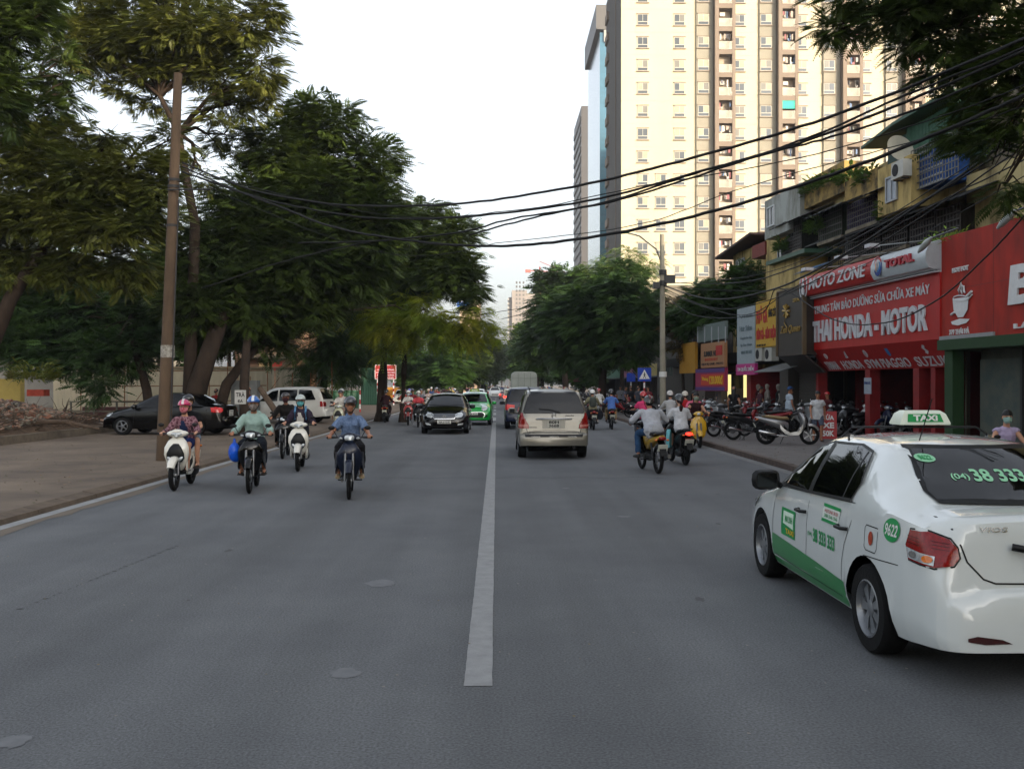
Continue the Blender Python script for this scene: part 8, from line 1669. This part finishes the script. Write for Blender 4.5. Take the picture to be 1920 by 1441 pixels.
    spots = ['near the lit shop door', 'left of the woman in black', 'in the second row before the dummies', 'in the second row under the spa sign', 'behind the dark red scooter', 'in the back row below the shutter', 'behind the caller in blue cap', 'at the foot of the left red pillar', 'in the back row inside the red shop', 'by the white paper notice', 'between the two red pillars', 'in the second row at the middle pillar', 'just left of the right pillar', 'in the back row by the right pillar', 'at the kiosk side of the row', 'below the green canopy', 'squeezed behind the yellow scooter', 'deep in the row beyond the yellow scooter', 'right behind the silver scooter tail', 'behind the silver scooter seat', 'behind the silver scooter shield', 'behind the legs of the man in white T-shirt', 'between chrome exhaust bike and dummies', 'behind the second black motorbike', 'just behind the leaning wash sign']
    for i, (px, py) in enumerate(((1350, 790), (1365, 794), (1385, 791), (1428, 790), (1446, 804), (1490, 792), (1500, 808), (1560, 794), (1578, 791), (1602, 806), (1622, 792), (1648, 792), (1668, 812), (1695, 793), (1748, 796), (1755, 808), (1326, 800), (1334, 792), (1452, 812), (1470, 806), (1520, 806), (1542, 806), (1412, 806), (1388, 804), (1585, 806))):
        c, cn = [('1a1b1d', 'black'), ('2c2e33', 'charcoal'), ('8f9294', 'silver'), ('12161f', 'midnight blue'), ('6a1418', 'red')][(i * 2) % 5]; pk(px, py, (175, 15, 190, 160, 205)[i % 5], 'underbone' if i % 2 else 'scooter', c, '%s %s parked %s' % (cn, 'motorbike' if i % 2 else 'scooter', spots[i]))
    n = 0; cs = [('1a1b1d', 'black'), ('3a3c40', 'grey'), ('101418', 'black'), ('7a1216', 'red'), ('a8aaa8', 'silver'), ('14203c', 'navy')]
    for (px, py, rz) in [(1505, 800, 170), (1520, 797, 190), (1545, 799, 160), (1590, 800, 185), (1612, 798, 175), (1635, 803, 200), (1660, 800, 180), (1685, 805, 195), (1708, 800, 170), (1735, 806, 190), (1640, 815, 190), (1680, 820, 200), (1722, 824, 185), (1760, 818, 195), (1395, 800, 150), (1415, 797, 200), (1455, 798, 165), (1470, 795, 20)]:
        c, cn = cs[n % 6]; n += 1
        places = ['behind the man in pale blue shirt', 'beside the man with phone', 'right behind the man in white T-shirt', 'under the suzuki wall lettering'.replace('suzuki ', ''), 'against the red shop wall', 'behind the leaning sign', 'before the red pillars', 'in the thick of the row', 'near the right red pillar', 'above the taxi bonnet', 'beyond the taxi roof', 'close to the taxi sign', 'just behind the taxi sign', 'next to the green post', 'behind the chrome exhaust one', 'close to the shop dummies', 'left of the pale blue shirt man', 'in front of the roller shutter']
        pk(px, py, rz, 'scooter' if n % 2 else 'underbone', c, '%s %s parked %s' % (cn, 'scooter' if n % 2 else 'motorbike', places[n - 1]))
    for i in range(30):
        y = 50 + i * 1.7 + random.random(); x = 7.0 + random.random() * 1.5; c, cn = cs[(i * 5) % 6]
        bike('far', c, 'small far %s motorbike parked along the right pavement' % cn, V((x, y, z)), R(random.uniform(-30, 30)), lean=R(-6), group='far motorbikes parked along the right pavement')
street_people_done = False
right_row(); shops(); traffic(); street_people()
def kill(o):
    for c in list(o.children): kill(c)
    bpy.data.objects.remove(o)
for p in PROTO.values(): kill(p)
# put every origin at the base of its thing
bpy.context.view_layer.update()
for o in [x for x in bpy.data.objects if not x.parent and x.type in ('EMPTY', 'MESH') and x.location.length < 1e-6 and x.get('kind') != 'structure']:
    if o.type == 'EMPTY':
        P = [c.matrix_world @ V(q) for c in o.children_recursive if c.type == 'MESH' for q in c.bound_box]
        if not P: continue
        c = V(((min(p.x for p in P) + max(p.x for p in P)) / 2, (min(p.y for p in P) + max(p.y for p in P)) / 2, min(p.z for p in P)))
        o.location = c
        for ch in o.children: ch.location = ch.location - c
    elif o.data.users == 1:
        P = [V(q) for q in o.bound_box]; c = V(((P[0].x + P[6].x) / 2, (P[0].y + P[6].y) / 2, P[0].z)); o.data.transform(Matrix.Translation(-c)); o.location = c
print('objects', len(bpy.data.objects), 'fronds', NF[0]); open('/tmp/nf','w').write(str(NF[0]))
# ---------------- hazy air
hm = bpy.data.materials.new('haze'); hm.use_nodes = True; n = hm.node_tree; n.nodes.remove(n.nodes['Principled BSDF']); pv = n.nodes.new('ShaderNodeVolumePrincipled')
pv.inputs['Color'].default_value = (.80, .84, .90, 1); pv.inputs['Density'].default_value = .00035; pv.inputs['Anisotropy'].default_value = .2; n.links.new(pv.outputs[0], n.nodes['Material Output'].inputs['Volume'])
b = MB(); b.b2((-700, -150, -1.2), (700, 1400, 160)); hz = b.obj('haze', hm); hz['kind'] = 'stuff'
S.cycles.volume_bounces = 0; S.cycles.volume_step_rate = 5
